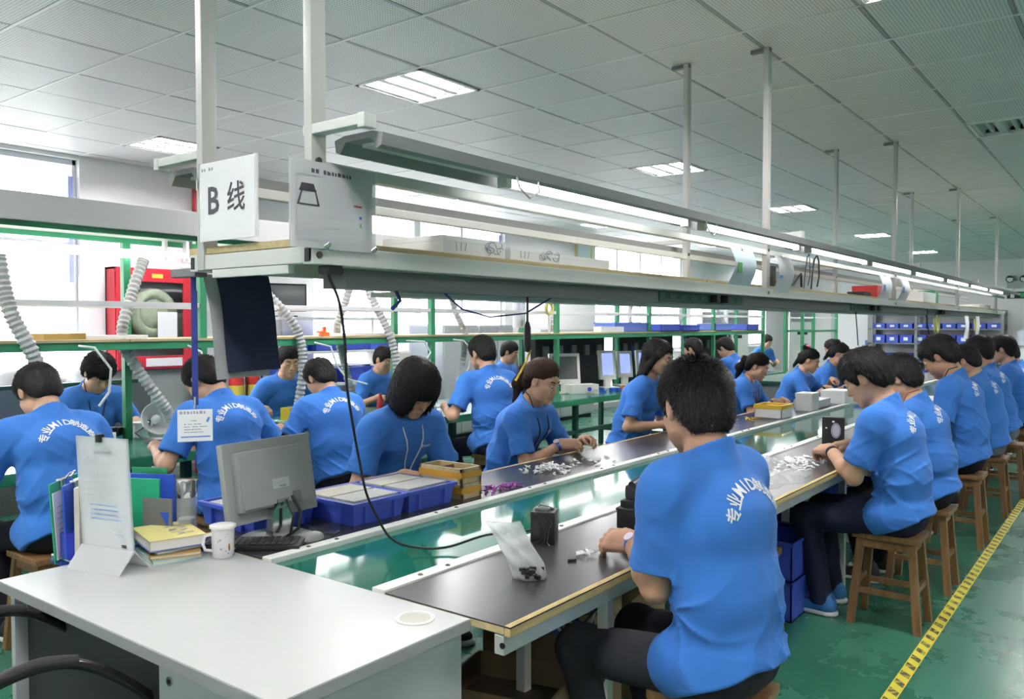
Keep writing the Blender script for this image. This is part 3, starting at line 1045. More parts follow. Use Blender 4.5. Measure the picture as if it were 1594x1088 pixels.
    if chest_print:
        from mathutils.bvhtree import BVHTree
        me = so.data
        bvh = BVHTree.FromPolygons([v.co for v in me.vertices], [p_.vertices for p_ in me.polygons])
        vs, fs = text_mesh('专业MID', .016, .0003)
        b = MB(); out = []
        for (x, y, _z) in vs:
            o_ = C0 + dr(a2) * .035 - sx * (.075) + (-sx) * x + dr(a2) * y + fwd * .4
            hit = bvh.ray_cast(Vector(o_), Vector(-fwd), .7)
            if hit[0] is None: out = None; break
            out.append(tuple(hit[0] + Vector(fwd) * .002))
        if out: b.add(out, fs); b.build('chest_print', MATS['print_white'], so)
    # ---------------- lanyard cord lying on the shirt
    if cord:
        from mathutils.bvhtree import BVHTree
        me = so.data
        bvh = BVHTree.FromPolygons([v.co for v in me.vertices], [p_.vertices for p_ in me.polygons])
        path = []
        bk = N0 + dr(na) * .040 - fwd * .058
        seq = [(-.02, .34), (-.05, .24), (-.07, .12), (-.066, .06)]
        def onfront(x, t):
            o_ = N0 - dr(a2) * t + sx * x + fwd * .4
            hit = bvh.ray_cast(Vector(o_), Vector(-fwd), .7)
            return (np.array(hit[0]) + fwd * .006) if hit[0] else None
        cs = [(-.010, .30), (-.018, .26), (-.026, .22), (-.034, .18), (-.042, .14), (-.050, .10), (-.056, .07)]
        l_ = [onfront(x, t) for x, t in cs]
        r_ = [onfront(-x, t) for x, t in cs]
        l_ = [q for q in l_ if q is not None]; r_ = [q for q in r_ if q is not None]
        if l_ and r_:
            mid = [N0 + sx * .069 * s_ + dr(na) * .040 + fwd * .004 for s_ in (-1, 1)]
            path = l_ + [mid[0], bk - sx * .045 + fwd * .012, bk, bk + sx * .045 + fwd * .012, mid[1]] + r_[::-1]
            b = MB(); b.tube(path, .0034, 6); b.build('lanyard_cord', MATS[cord], root, smooth=True)
    if watch:
        si, mm = watch
        S, E, wt, fi, pc, RP, sg = arms[si]
        u = unit(wt - E); c = wt - u * .02
        b = MB(); b.tube([c - u * .010, c - u * .008, c + u * .008, c + u * .010], [.029 * sc, .0315 * sc, .0315 * sc, .029 * sc], 18)
        wo = b.build('watch' if mm != 'cord_black' else 'bracelet', MATS[mm], root, smooth=True)
        if mm != 'cord_black':
            nn_ = unit(-RP[:, 2] - u * ((-RP[:, 2]) @ u))
            b = MB(); b.tube([c + nn_ * .029, c + nn_ * .037], .0165, 16); b.build('watch_dial', MATS['dial_pale'], wo, smooth=True)
    return root
# ------------------------------------------------------------------ room shell
CEIL_Z = 3.02
XL, XR, YF, YB = -7.66, 6.0, -4.0, 22.4
b = MB(); b.box(XL - .3, YF - .2, -.12, XR + .2, YB + .2, 0)
floor = struct(b.build('floor', MATS['floor_epoxy']))

# ceiling: backing slab, T-bar grid, metal tiles
TX0, TPX, TY0, TPY = -1.11, .582, 3.017, .586
b = MB(); b.box(XL - .3, YF - .2, CEIL_Z + .1, XR + .2, YB + .2, CEIL_Z + .2)
ceiling = struct(b.build('ceiling', MATS['ceiling_back']))
kx0 = math.floor((XL - TX0) / TPX); kx1 = math.ceil((XR - TX0) / TPX)
ky0 = math.floor((YF - TY0) / TPY); ky1 = math.ceil((YB - TY0) / TPY)
b = MB()
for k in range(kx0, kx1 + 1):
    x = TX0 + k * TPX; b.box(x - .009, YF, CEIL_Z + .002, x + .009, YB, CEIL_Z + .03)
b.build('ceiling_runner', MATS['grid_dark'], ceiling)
b = MB()
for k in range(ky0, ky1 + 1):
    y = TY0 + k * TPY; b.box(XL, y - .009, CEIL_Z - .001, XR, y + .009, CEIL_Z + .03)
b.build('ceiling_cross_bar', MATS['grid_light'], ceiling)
lamp_cols = [-10, -5, 0, 5]; lamp_rows = [-11, -5, 1, 7, 13, 20, 27]
lamp_cells = set((c, r) for c in lamp_cols for r in lamp_rows)
b = MB(); hx, hy = TPX / 2 - .011, TPY / 2 - .011
b.bbox(-hx, -hy, 0, hx, hy, .016, .005)
tile_me = D.meshes.new('ceiling_tile'); tile_me.from_pydata(b.v, [], b.f); tile_me.materials.append(MATS['ceiling_metal'])
cells = []
yaw = math.atan(983 / F_PX)
for i in range(kx0, kx1):
    for j in range(ky0, ky1):
        if (i, j) in lamp_cells: continue
        cx, cy = TX0 + (i + .5) * TPX, TY0 + (j + .5) * TPY
        dep = -math.sin(yaw) * cx + math.cos(yaw) * cy
        lat = math.cos(yaw) * cx + math.sin(yaw) * cy
        vis = dep > 1.8 and abs(lat) < dep * .66 + .4
        cells.append(((0 if vis else 1), dep if vis else abs(dep), cx, cy))
cells.sort()
rest = MB()
for n, (v, dd, cx, cy) in enumerate(cells):
    zz = CEIL_Z + random.uniform(0, .003)
    if n < 300 and v == 0:
        link('ceiling_tile', tile_me, ceiling, (cx, cy, zz), (random.uniform(-.003, .003), random.uniform(-.003, .003), 0))
    else:
        rest.add([(x + cx, y + cy, z + zz) for x, y, z in b.v], b.f)
o = rest.build('ceiling_tiles', MATS['ceiling_metal'], ceiling); o['kind'] = 'stuff'

# walls; the left one has three tall windows
WT = .22
wins = [(1.05, 3.60, .98, 2.985), (6.24, 9.86, .98, 2.985), (12.45, 15.95, .98, 2.985), (18.7, 20.7, .98, 2.985)]
b = MB()
y = YF
for (a, c, z0, z1) in wins:
    b.box(XL - WT, y, 0, XL, a, CEIL_Z + .1)
    b.box(XL - WT, a, 0, XL, c, z0); b.box(XL - WT, a, z1, XL, c, CEIL_Z + .1)
    y = c
b.box(XL - WT, y, 0, XL, YB + .2, CEIL_Z + .1)
struct(b.build('wall_left', MATS['wall_paint']))
b = MB(); b.box(XL, YB, 0, XR, YB + .2, CEIL_Z + .1); struct(b.build('wall_back', MATS['wall_paint']))
b = MB(); b.box(XR, YF, 0, XR + .2, YB + .2, CEIL_Z + .1); struct(b.build('wall_right', MATS['wall_paint']))
b = MB(); b.box(XL - WT, YF - .2, 0, XR + .2, YF, CEIL_Z + .1); struct(b.build('wall_front', MATS['wall_paint']))
b = MB(); b.box(XL, YF, 0, XL + .015, YB, .09); struct(b.build('baseboard_left', MATS['cabinet_grey']))
b = MB(); b.box(XL, YB - .015, 0, XR, YB, .09); struct(b.build('baseboard_back', MATS['cabinet_grey']))
for n, (a, c, z0, z1) in enumerate(wins):
    w = struct(thing('window_%d' % (n + 1), '', ''))
    del w['label']; del w['category']
    w.location = (XL - .11, (a + c) / 2, z0)
    hw, hh = (c - a) / 2, z1 - z0
    fr = MB()
    for s in (-1, 1): fr.bbox(-.04, s * hw - .035, 0, .05, s * hw + .035, hh)
    fr.bbox(-.04, -hw, 0, .05, hw, .05); fr.bbox(-.04, -hw, hh - .05, .05, hw, hh)
    fr.build('window_frame', MATS['window_frame'], w)
    nb = max(2, round((c - a) / .9))
    for k in range(1, nb):
        yy = -hw + 2 * hw * k / nb
        m_ = MB(); wd = .06 if (n == 1 and k == 2) else .025
        m_.bbox(-.03, yy - wd, .05, .04, yy + wd, hh - .05); m_.build('mullion', MATS['window_frame'], w)
    m_ = MB(); m_.bbox(-.03, -hw, 1.22, .035, hw, 1.27); m_.build('transom', MATS['window_frame'], w)
    for k in range(nb):
        g = MB(); g.box(-.004, -hw + 2 * hw * k / nb + .03, .05, .004, -hw + 2 * hw * (k + 1) / nb - .03, hh - .05)
        g.build('pane', MATS['glass_pane'], w)
    m_ = MB(); m_.bbox(.05, -hw - .05, -.04, .17, hw + .05, 0); m_.build('window_sill', MATS['wall_paint'], w)
    if n in (0, 1):
        m_ = MB(); m_.box(.052, hw - .075, .9, .06, hw - .035, hh - .15); m_.build('blue_strip', MATS['blind_strip'], w)
    lp = D.lights.new('daylight_portal', 'AREA'); lp.shape = 'RECTANGLE'; lp.size = hh; lp.size_y = c - a
    lp.cycles.is_portal = True
    lo = link('daylight_portal', lp, None, (XL - .16, (a + c) / 2, (z0 + z1) / 2), (0, -math.pi / 2, 0))

# door in the back wall
b = MB(); b.bbox(-6.42, YB - .06, 0, -5.52, YB - .012, 2.05, .01)
d = struct(b.build('door_1', MATS['carton_white']))
b = MB(); b.bbox(-5.66, YB - .11, .98, -5.60, YB - .05, 1.10, .01); b.build('door_handle', MATS['blue_label'], d)
b = MB()
for x0, x1, z0, z1 in ((-6.52, -6.42, 0, 2.15), (-5.52, -5.42, 0, 2.15), (-6.52, -5.42, 2.05, 2.15)): b.bbox(x0, YB - .07, z0, x1, YB - .011, z1)
b.build('door_frame', MATS['cabinet_grey'], d)

# ceiling lights
names = {(-5, 1): 'square three tube ceiling light, lit, largest, above the overhead shelf',
         (-10, 1): 'lit three tube ceiling light at left, near the tall window wall',
         (-5, 7): 'lit ceiling light behind the first pair of slim posts',
         (-10, 7): 'lit ceiling light near the window wall, above the tall windows',
         (-5, 13): 'lit three tube ceiling light right of the second right post',
         (-10, 13): 'lit ceiling light over the far green bench, behind the overhead shelf',
         (-5, 20): 'lit three tube ceiling light between third and fourth posts', (-5, 27): 'farthest lit three tube ceiling light of the middle row',
         (0, 1): 'lit ceiling light at the top edge, upper right', (0, 7): 'unlit grey ceiling light at the right edge'}
for c in lamp_cols:
    for r in lamp_rows:
        cx, cy = TX0 + (c + .5) * TPX, TY0 + (r + .5) * TPY
        if cx > XR or cy < YF or cy > YB: continue
        seen = (c, r) in names
        lit = (c, r) != (0, 7)
        t = thing('ceiling_light', names.get((c, r), 'three tube ceiling light out of the picture'), 'ceiling light', (cx, cy, CEIL_Z), 0, 'ceiling lights' if seen else 'ceiling lights out of view')
        f = MB(); q, p = TPX / 2 - .012, TPY / 2 - .012
        for x0, y0, x1, y1 in ((-q, -p, -q + .022, p), (q - .022, -p, q, p), (-q, -p, q, -p + .022), (-q, p - .022, q, p)): f.box(x0, y0, -.006, x1, y1, .02)
        f.build('rim', MATS['grid_light'], t)
        f = MB()
        for k in (-1, 0, 1):
            x = k * .172
            pr = [(x - .058, .002), (x - .052, .045), (x - .02, .066), (x + .02, .066), (x + .052, .045), (x + .058, .002), (x + .087, .002), (x + .087, .078), (x - .087, .078), (x - .087, .002)]
            f.prism(pr, -p + .02, p - .02, axis=1)
        f.build('reflector', MATS['reflector'], t)
        for k in (-1, 0, 1):
            f = MB(); f.tube([(k * .172, -p + .045, .036), (k * .172, p - .045, .036)], .019, 8)
            tb = f.build('lamp_tube', MATS['ceil_tube_glow' if lit else 'tube_off'], t, smooth=True)
            f = MB()
            for s in (-1, 1): f.box(k * .172 - .016, s * (p - .04) - .012, .014, k * .172 + .016, s * (p - .04) + .012, .066)
            f.build('lamp_holder', MATS['white_steel'], tb)

# marking tape on the floor, black and yellow hatch printed on it
mt = mat('hazard_tape', (.66, .55, .06), .6)
nt = mt.node_tree; bs = nt.nodes['Principled BSDF']
tc = nd(nt, 'ShaderNodeTexCoord'); sp = nd(nt, 'ShaderNodeSeparateXYZ'); nt.links.new(tc.outputs['Object'], sp.inputs[0])
a1 = nd(nt, 'ShaderNodeMath', operation='MULTIPLY'); a1.inputs[1].default_value = 1.0; nt.links.new(sp.outputs['X'], a1.inputs[0])
a2 = nd(nt, 'ShaderNodeMath', operation='ADD'); nt.links.new(sp.outputs['Y'], a2.inputs[0]); nt.links.new(a1.outputs[0], a2.inputs[1])
a3 = nd(nt, 'ShaderNodeMath', operation='MULTIPLY'); a3.inputs[1].default_value = 1 / .105; nt.links.new(a2.outputs[0], a3.inputs[0])
a4 = nd(nt, 'ShaderNodeMath', operation='FRACT'); nt.links.new(a3.outputs[0], a4.inputs[0])
a5 = nd(nt, 'ShaderNodeMath', operation='LESS_THAN'); a5.inputs[1].default_value = .45; nt.links.new(a4.outputs[0], a5.inputs[0])
ab = nd(nt, 'ShaderNodeMath', operation='ABSOLUTE'); nt.links.new(sp.outputs['X'], ab.inputs[0])
a6 = nd(nt, 'ShaderNodeMath', operation='LESS_THAN'); a6.inputs[1].default_value = .022; nt.links.new(ab.outputs[0], a6.inputs[0])
nz = nd(nt, 'ShaderNodeTexNoise', Scale=40.0, Detail=4.0); nt.links.new(tc.outputs['Object'], nz.inputs[0])
nr = nd(nt, 'ShaderNodeMapRange'); nr.inputs['From Min'].default_value = .38; nr.inputs['From Max'].default_value = .55; nr.inputs['To Min'].default_value = .35
nt.links.new(nz.outputs['Fac'], nr.inputs['Value'])
a7 = nd(nt, 'ShaderNodeMath', operation='MULTIPLY'); nt.links.new(a5.outputs[0], a7.inputs[0]); nt.links.new(a6.outputs[0], a7.inputs[1])
a8 = nd(nt, 'ShaderNodeMath', operation='MULTIPLY'); nt.links.new(a7.outputs[0], a8.inputs[0]); nt.links.new(nr.outputs[0], a8.inputs[1])
mx = nd(nt, 'ShaderNodeMix', data_type='RGBA'); mx.inputs['A'].default_value = (.62, .54, .05, 1); mx.inputs['B'].default_value = (.05, .05, .03, 1)
nt.links.new(a8.outputs[0], mx.inputs['Factor']); nt.links.new(mx.outputs['Result'], bs.inputs['Base Color'])
b = MB()
n = 40
for i in range(n):
    b.box(-.027, -1.0 + i * .6, 0, .027, -1.0 + (i + 1) * .6, .0012)
tag(b.build('floor_tape', mt, loc=(-.785, 0, .0006)), 'yellow floor tape with black hatching along the green floor', 'tape')
# ------------------------------------------------------------------ front desk
T = .76
t = thing('office_desk', 'grey white laminate office desk in the foreground at the end of the line', 'desk', (-1.98, 1.28, 0))
b = MB(); b.bbox(-.645, -.295, T - .032, .645, .295, T, .003)
o = b.build('desktop', [MATS['desk_laminate']], t, smooth=True)
b = MB(); b.box(-.646, -.2965, T - .030, .6465, -.2945, T - .003); b.box(.6445, -.296, T - .030, .6465, .296, T - .003)
b.box(-.6465, -.296, T - .030, -.6445, .296, T - .003); b.build('edge_band', MATS['desk_edge'], o)
b = MB(); b.lathe([(.050, 0), (.050, .003), (.042, .004), (.039, .0012)], 28, (.536, .21, T)); gm = b.build('cable_grommet', MATS['rail_white'], t, smooth=True)
b = MB(); b.lathe([(.0395, .0012), (0, .0008)], 28, (.536, .21, T)); b.build('grommet_well', MATS['grommet'], gm)
b = MB(); b.bbox(.60, -.27, 0, .625, .285, T - .032, .002); b.build('side_panel', MATS['desk_side'], t)
b = MB(); b.bbox(-.625, -.27, 0, -.60, .285, T - .032, .002); b.build('side_panel', MATS['desk_side'], t)
b = MB(); b.bbox(-.60, -.235, .06, .17, -.22, T - .032, .002); b.build('knee_shade_panel', MATS['dark_panel'], t)  # near-black sheet set close to the front edge, standing in for knee-space shade
b = MB(); b.bbox(.17, -.25, .04, .60, .22, T - .034, .003); ped = b.build('drawer_pedestal', MATS['desk_side'], t)
for k in range(3):
    z1 = T - .045 - k * .215
    b = MB(); b.bbox(.175, -.268, z1 - .205, .597, -.250, z1, .003); dr_ = b.build('drawer', MATS['desk_side'], t)
    if k == 0:
        b = MB(); b.tube([(.225, -.268, z1 - .03), (.225, -.273, z1 - .03)], .011, 16); b.build('lock', MATS['chrome'], dr_, smooth=True)
        b = MB(); b.tube([(.225, -.2735, z1 - .03), (.225, -.2745, z1 - .03)], .006, 12); b.build('keyhole', MATS['black_plastic'], dr_)

# office chair pushed under it: black loop arms
t = thing('office_chair', 'black office chair with looped tubular arms at the bottom left corner', 'chair', (-2.12, .72, 0))
def smooth_path(P, k=8):
    P = [Vector(p) for p in P]; out = []
    for i in range(len(P) - 1):
        p0, p1, p2, p3 = P[max(i - 1, 0)], P[i], P[i + 1], P[min(i + 2, len(P) - 1)]
        for j in range(k):
            u = j / k; out.append(.5 * ((2 * p1) + (p2 - p0) * u + (2 * p0 - 5 * p1 + 4 * p2 - p3) * u * u + (3 * p1 - p0 - 3 * p2 + p3) * u ** 3))
    return out + [P[-1]]
for (x, dy, dx) in ((.22, 0, 0), (-.23, .075, 0)):
    lp = [(-.22, .52), (-.23, .60), (-.16, .69), (-.05, .735), (.06, .752), (.15, .735), (.24, .675), (.33, .585), (.385, .48), (.37, .40), (.27, .37), (.1, .38)]
    b = MB(); b.tube(smooth_path([(x, y + dy, z) for y, z in lp]), .0125, 12); ar = b.build('arm_loop', MATS['black_gloss'], t, smooth=True)
    b = MB(); b.tube(smooth_path([(x, y + dy, z + .008) for y, z in lp[2:6]]), .0134, 12); b.build('arm_pad', MATS['black_matte'], ar, smooth=True)
b = MB(); b.bbox(-.20, -.18, .41, .19, .24, .47, .025); b.build('seat', MATS['black_matte'], t, smooth=True)
b = MB(); b.bbox(-.19, -.27, .52, .18, -.225, .62, .02); b.build('backrest', MATS['black_matte'], t, smooth=True)
b = MB(); b.bbox(-.03, -.25, .42, .03, -.20, .56, .01); b.build('back_bar', MATS['black_plastic'], t)
b = MB(); b.cyl(0, .03, .08, .41, .03, 14); b.build('gas_column', MATS['black_plastic'], t, smooth=True)
for k in range(5):
    a = k * 2 * math.pi / 5
    b = MB(); b.tube([(0, .03, .1), (.25 * math.cos(a), .03 + .25 * math.sin(a), .065)], [.025, .016], 8)
    lg = b.build('leg', MATS['black_plastic'], t, smooth=True)
    b = MB(); b.sphere((.25 * math.cos(a), .03 + .25 * math.sin(a), .031), .03, 10, 8, (1, 1, 1)); b.build('caster', MATS['black_matte'], lg, smooth=True)

# ------------------------------------------------------------------ assembly line: conveyor and the two benches
Y0, Y1 = 1.585, 14.6
t = thing('conveyor', 'long conveyor with glossy green belt and white side rails between the benches', 'conveyor', (0, 0, 0))
b = MB(); b.box(-2.165, Y0, T - .03, -1.69, Y1, T - .012); b.build('belt', MATS['belt_green'], t)
for (x0, x1) in ((-2.205, -2.158), (-1.703, -1.652)):
    b = MB(); b.bbox(x0, Y0, T - .07, x1, Y1, T + .006, .004); r_ = b.build('side_rail', MATS['rail_white'], t)
    y = 1.75
    while y < 6:
        for dy in (0, .12):
            b = MB(); b.sphere(((x0 + x1) / 2 + (.004 if x0 > -2 else 0), y + dy, T + .006), .0085, 8, 6, (1, 1, .55)); b.build('screw_head', MATS['bolt'], r_, smooth=True)
        y += .62
b = MB(); b.box(-2.19, Y0, .56, -2.16, Y1, T - .07); b.box(-1.70, Y0, .56, -1.67, Y1, T - .07); b.build('frame', MATS['alu'], t)
for y in (1.8, 4.4, 7.0, 9.6, 12.2, 14.4):
    for x in (-2.16, -1.72):
        b = MB(); b.box(x - .02, y - .02, 0, x + .02, y + .02, .56); b.build('leg', MATS['alu'], t)
for (nm, xa, xb, xe, lab) in (('right', -1.650, -1.235, -1.215, 'black topped workbench with wooden edge along the right side of the conveyor'),
                              ('left', -2.207, -2.61, -2.63, 'black topped workbench along the left side of the conveyor')):
    t = thing('workbench', lab, 'workbench', (0, 0, 0))
    b = MB(); b.box(xa, Y0, T - .004, xe, Y1, T); b.build('rubber_top', MATS['bench_black'], t)
    b = MB(); b.box(xa, Y0, T - .022, xb, Y1, T - .004); b.build('board', MATS['shelf_wood'], t)
    b = MB(); b.bbox(xb, Y0, T - .026, xe, Y1, T + .001, .004); b.build('wood_lip', MATS['wood_edge'], t)
    sgn = 1 if nm == 'right' else -1
    b = MB(); b.bbox(xb - .03 * sgn, Y0, T - .075, xb - .0, Y1, T - .026, .003); b.build('front_beam', MATS['alu'], t)
    b = MB(); b.box(xa, Y0, T - .07, xa + .03 * sgn, Y1, T - .022); b.build('back_beam', MATS['alu'], t)
    y = 2.16
    while y < Y1:
        for x in (xb - .055 * sgn, xa + .05 * sgn):
            b = MB(); b.bbox(x - .018, y - .018, 0, x + .018, y + .018, T - .05, .003); b.build('leg', MATS['alu_light'], t)
        b = MB(); b.box(xa, y - .012, .20, xb - .055 * sgn, y + .012, .235); b.build('cross_bar', MATS['alu_light'], t)
        y += 1.25
    b = MB(); b.tube([(xb - .004 * sgn, Y0 + .001, T - .05), (xb - .004 * sgn, Y0 - .002, T - .05)], .008, 10); b.build('bolt_hole', MATS['black_plastic'], t)

# ------------------------------------------------------------------ overhead gantry: posts, shelf, lamp channels
PY = (1.365, 4.5, 7.45, 10.4, 13.45)
g = thing('overhead_shelf', 'long grey overhead shelf and lamp gantry hung on slim posts above the conveyor', 'overhead shelf', (0, 0, 0))
GE = 14.3
for y in PY:
    for x in (-1.672, -2.15):
        b = MB(); b.bbox(x - .012, y - .020, 1.655, x + .018, y + .027, CEIL_Z - .002, .004)
        p = b.build('post', MATS['alu'], g, smooth=True)
        b = MB(); b.bbox(x - .09, y - .014, CEIL_Z - .024, x + .022, y + .014, CEIL_Z - .003, .002); b.build('ceiling_bracket', MATS['alu_dark'], p)
        b = MB()
        for z in (1.675, 1.91):
            b.tube([(x + .018, y, z), (x + .024, y, z)], .009, 10)
        b.build('bolt', MATS['bolt'], p)
    for (x0, x1, xe) in ((-1.69, -1.475, -1.475), (-2.136, -2.38, -2.38)):
        b = MB(); b.bbox(x0, y - .018, 1.974, x1, y + .018, 1.999, .003)
        a_ = b.build('arm', MATS['alu_light'], g)
        b = MB(); b.bbox(xe - .012, y - .020, 1.966, xe + .012, y + .020, 2.001, .003); b.build('end_cap', MATS['alu_light'], a_)
for x in (-1.672, -2.15):
    b = MB(); b.bbox(x - .016, 1.345, 1.883, x + .016, GE, 1.913, .003); b.build('light_beam', MATS['alu_light'], g)
segs = [(2.0, 3.22), (3.41, 4.63), (4.85, 6.05), (6.2, 7.4), (7.6, 8.8), (9.0, 10.2), (10.4, 11.6), (11.8, 13.0)]
for (xc, sgn) in ((-1.545, 1), (-2.32, -1)):
    pr = [(-.082, -.03), (-.066, -.036), (-.045, -.008), (.045, -.008), (.066, -.036), (.082, -.03), (.086, 0), (.05, .008), (-.05, .008), (-.086, 0)]
    b = MB(); b.prism([(xc + p, 1.962 + q) for p, q in pr], 1.40, GE, axis=1); ch = b.build('lamp_channel', MATS['alu_channel'], g)
    b = MB(); b.box(xc - .028, 1.44, 1.945, xc + .028, 1.98, 1.954); b.build('reflector_strip', MATS['tube_off'], ch)
    for (a, c) in segs:
        b = MB(); b.tube([(xc, a, 1.930), (xc, c, 1.930)], .0135, 10); tb = b.build('fluorescent_tube', MATS['tube_glow'], g, smooth=True)
        for yy in (a - .012, c + .012):
            b = MB(); b.bbox(xc - .018, yy - .014, 1.912, xc + .018, yy + .014, 1.956, .003); b.build('lamp_holder', MATS['alu_light'], tb)
# shelf
for x in (-1.671, -2.1825):
    b = MB(); b.box(x - .012, 1.3435, 1.658, x + .006, 1.346, 1.692); b.build('profile_hole', MATS['black_plastic'], g)
for (x0, x1) in ((-1.69, -1.652), (-2.20, -2.165)):
    b = MB(); b.bbox(x0, 1.345, 1.652, x1, GE, 1.700, .003); b.build('shelf_beam', MATS['alu_light'], g)
b = MB(); b.bbox(-2.162, 1.350, 1.656, -1.692, 1.385, 1.698, .003); b.build('end_beam', MATS['alu_light'], g)
b = MB(); b.bbox(-2.10, 1.352, 1.632, -1.76, 1.372, 1.655, .002); b.build('end_plate', MATS['alu_light'], g)
y = 2.4
while y < GE:
    b = MB(); b.box(-2.165, y - .02, 1.657, -1.69, y + .02, 1.69); b.build('shelf_cross_bar', MATS['alu'], g); y += 1.0
n = 0; y = 1.352
for L in (2.45, 2.44, 2.44, 2.44, 2.44, .7):
    b = MB(); b.bbox(-2.215, y, 1.700, -1.70, y + L - .004, 1.720, .003); b.build('shelf_board', MATS['shelf_wood'], g); y += L
for (a, c) in ((1.5, 14.2),):
    b = MB(); b.box(-1.80, a, 1.598, -1.705, c, 1.65); b.build('cable_trunking', MATS['alu_dark'], g)
    b = MB(); b.box(-1.93, a + .3, 1.585, -1.80, c, 1.60); b.build('trunking_cover', MATS['alu_light'], g)
k = 0
for (a, c) in ((3.3, 4.25), (6.3, 7.2), (9.0, 9.8)):
    b = MB(); b.bbox(-1.706, a, 1.603, -1.698, c, 1.648, .002); ps = b.build('power_strip', MATS['green_dark'], g)
    yy = a + .08
    while yy < c - .05:
        b = MB()
        for q in (-.012, .012): b.box(-1.6985, yy + q - .004, 1.615, -1.6965, yy + q + .004, 1.636)
        b.build('socket', MATS['black_plastic'], ps); yy += .11
    for q in (.55, .68):
        b = MB(); b.bbox(-1.70, a + q - .02, 1.606, -1.66, a + q + .02, 1.646, .008); b.build('plug', MATS['black_plastic'], ps, smooth=True)

# ------------------------------------------------------------------ stools
def make_stool(dark=False):
    wd = MATS['stool_wood']
    s = thing('stool', '', 'stool')
    b = MB(); b.bbox(-.155, -.125, .432, .155, .125, .46, .006); b.build('seat', wd, s)
    b = MB(); b.bbox(-.128, -.102, .385, .128, -.084, .432, .002); b.bbox(-.128, .084, .385, .128, .102, .432, .002)
    b.bbox(-.128, -.084, .385, -.110, .084, .432, .002); b.bbox(.110, -.084, .385, .128, .084, .432, .002); b.build('apron', wd, s)
    tops = {}
    for sx in (-1, 1):
        for sy in (-1, 1):
            b = MB()
            q = .0175
            x0, y0, x1, y1 = sx * .155, sy * .125, sx * .118, sy * .092
            vs = [(x0 - q, y0 - q, 0), (x0 + q, y0 - q, 0), (x0 + q, y0 + q, 0), (x0 - q, y0 + q, 0), (x1 - q, y1 - q, .43), (x1 + q, y1 - q, .43), (x1 + q, y1 + q, .43), (x1 - q, y1 + q, .43)]
            b.add(vs, [(0, 3, 2, 1), (4, 5, 6, 7), (0, 1, 5, 4), (1, 2, 6, 5), (2, 3, 7, 6), (3, 0, 4, 7)])
            b.build('leg', wd, s)
    for (z, ax) in ((.17, 'x'), (.17, 'y')):
        f = z / .43
        x, y = .155 + (.118 - .155) * f, .125 + (.092 - .125) * f
        for sg in (-1, 1):
            b = MB()
            if ax == 'x': b.bbox(-x, sg * y - .009, z - .014, x, sg * y + .009, z + .014, .002)
            else: b.bbox(sg * x - .009, -y, z + .02, sg * x + .009, y, z + .048, .002)
            b.build('stretcher', wd, s)
    return s
STOOL0 = make_stool()
_first = [True]
def stool(x, y, rz, label, group='wooden stools beside the right bench', sc=1.0):
    s = STOOL0 if _first[0] else copy_tree(STOOL0)
    _first[0] = False
    s.location = (x, y, 0); s.rotation_euler = (0, 0, rz); s['label'] = label; s['group'] = group
    if sc != 1: s.scale = (sc, sc, sc)
    return s
# ------------------------------------------------------------------ green bench behind, with shelf, rails and lamp hood
GX, GB = -4.75, -5.19
posts_y = (.81, 2.98, 5.11, 6.97, 8.95, 10.83, 12.72)
t = thing('green_bench', 'long green steel double bench with upper shelf in front of the windows', 'workbench', (0, 0, 0))
b = MB(); b.bbox(-5.50, .3, T - .012, -4.44, 12.9, T, .002); b.build('green_top', MATS['green_mat'], t)
for (x0, x1) in ((-4.47, -4.435), (-5.505, -5.47)):
    b = MB(); b.bbox(x0, .3, T - .06, x1, 12.9, T - .004, .003); b.build('edge_beam', MATS['green_steel'], t)
b = MB(); b.box(-5.47, .3, T - .03, -4.47, 12.9, T - .012); b.build('underboard', MATS['shelf_wood'], t)
for y in posts_y:
    for x in (GX, GB):
        b = MB()
        if x == GB and y == 2.98: y = 2.72
        b.bbox(x - .023, y - .023, T, x + .023, y + .023, 2.06, .004); b.build('post', MATS['green_steel'], t)
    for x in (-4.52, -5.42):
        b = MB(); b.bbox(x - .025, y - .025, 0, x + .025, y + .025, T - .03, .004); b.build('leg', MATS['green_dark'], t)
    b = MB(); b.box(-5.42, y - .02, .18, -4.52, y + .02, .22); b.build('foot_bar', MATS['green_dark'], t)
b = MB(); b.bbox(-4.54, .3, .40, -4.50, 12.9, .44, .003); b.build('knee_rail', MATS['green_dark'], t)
for x in (GX, GB):
    b = MB(); b.bbox(x - .022, .3, 1.352, x + .022, 12.75, 1.398, .003); b.build('shelf_beam', MATS['green_steel'], t)
    b = MB(); b.bbox(x - .014, .3, 1.604, x + .014, 12.75, 1.634, .003); b.build('white_rail', MATS['white_steel'], t)
    b = MB(); b.bbox(x - .010, 3.1, 1.885, x + .010, 12.75, 1.905, .003); b.build('white_rail', MATS['white_steel'], t)
y = .3
for L in (2.2, 2.4, 2.45, 2.45, 2.9):
    b = MB(); b.bbox(-5.23, y, 1.398, -4.72, y + L - .006, 1.414, .002); b.build('shelf_board', MATS['shelf_wood'], t); y += L
b = MB(); b.bbox(GX - .02, .3, 2.02, GX + .02, 5.13, 2.05, .003); b.bbox(GB - .02, .3, 2.02, GB + .02, 5.13, 2.05, .003); b.build('top_beam', MATS['green_steel'], t)
b = MB(); b.bbox(-5.35, .3, 2.05, -4.70, 5.13, 2.20, .006); b.build('lamp_hood', MATS['panel_grey'], t)
b = MB(); b.bbox(-4.85, 5.2, 1.955, -5.1, 12.7, 1.995, .004); b.build('lamp_channel', MATS['white_steel'], t)
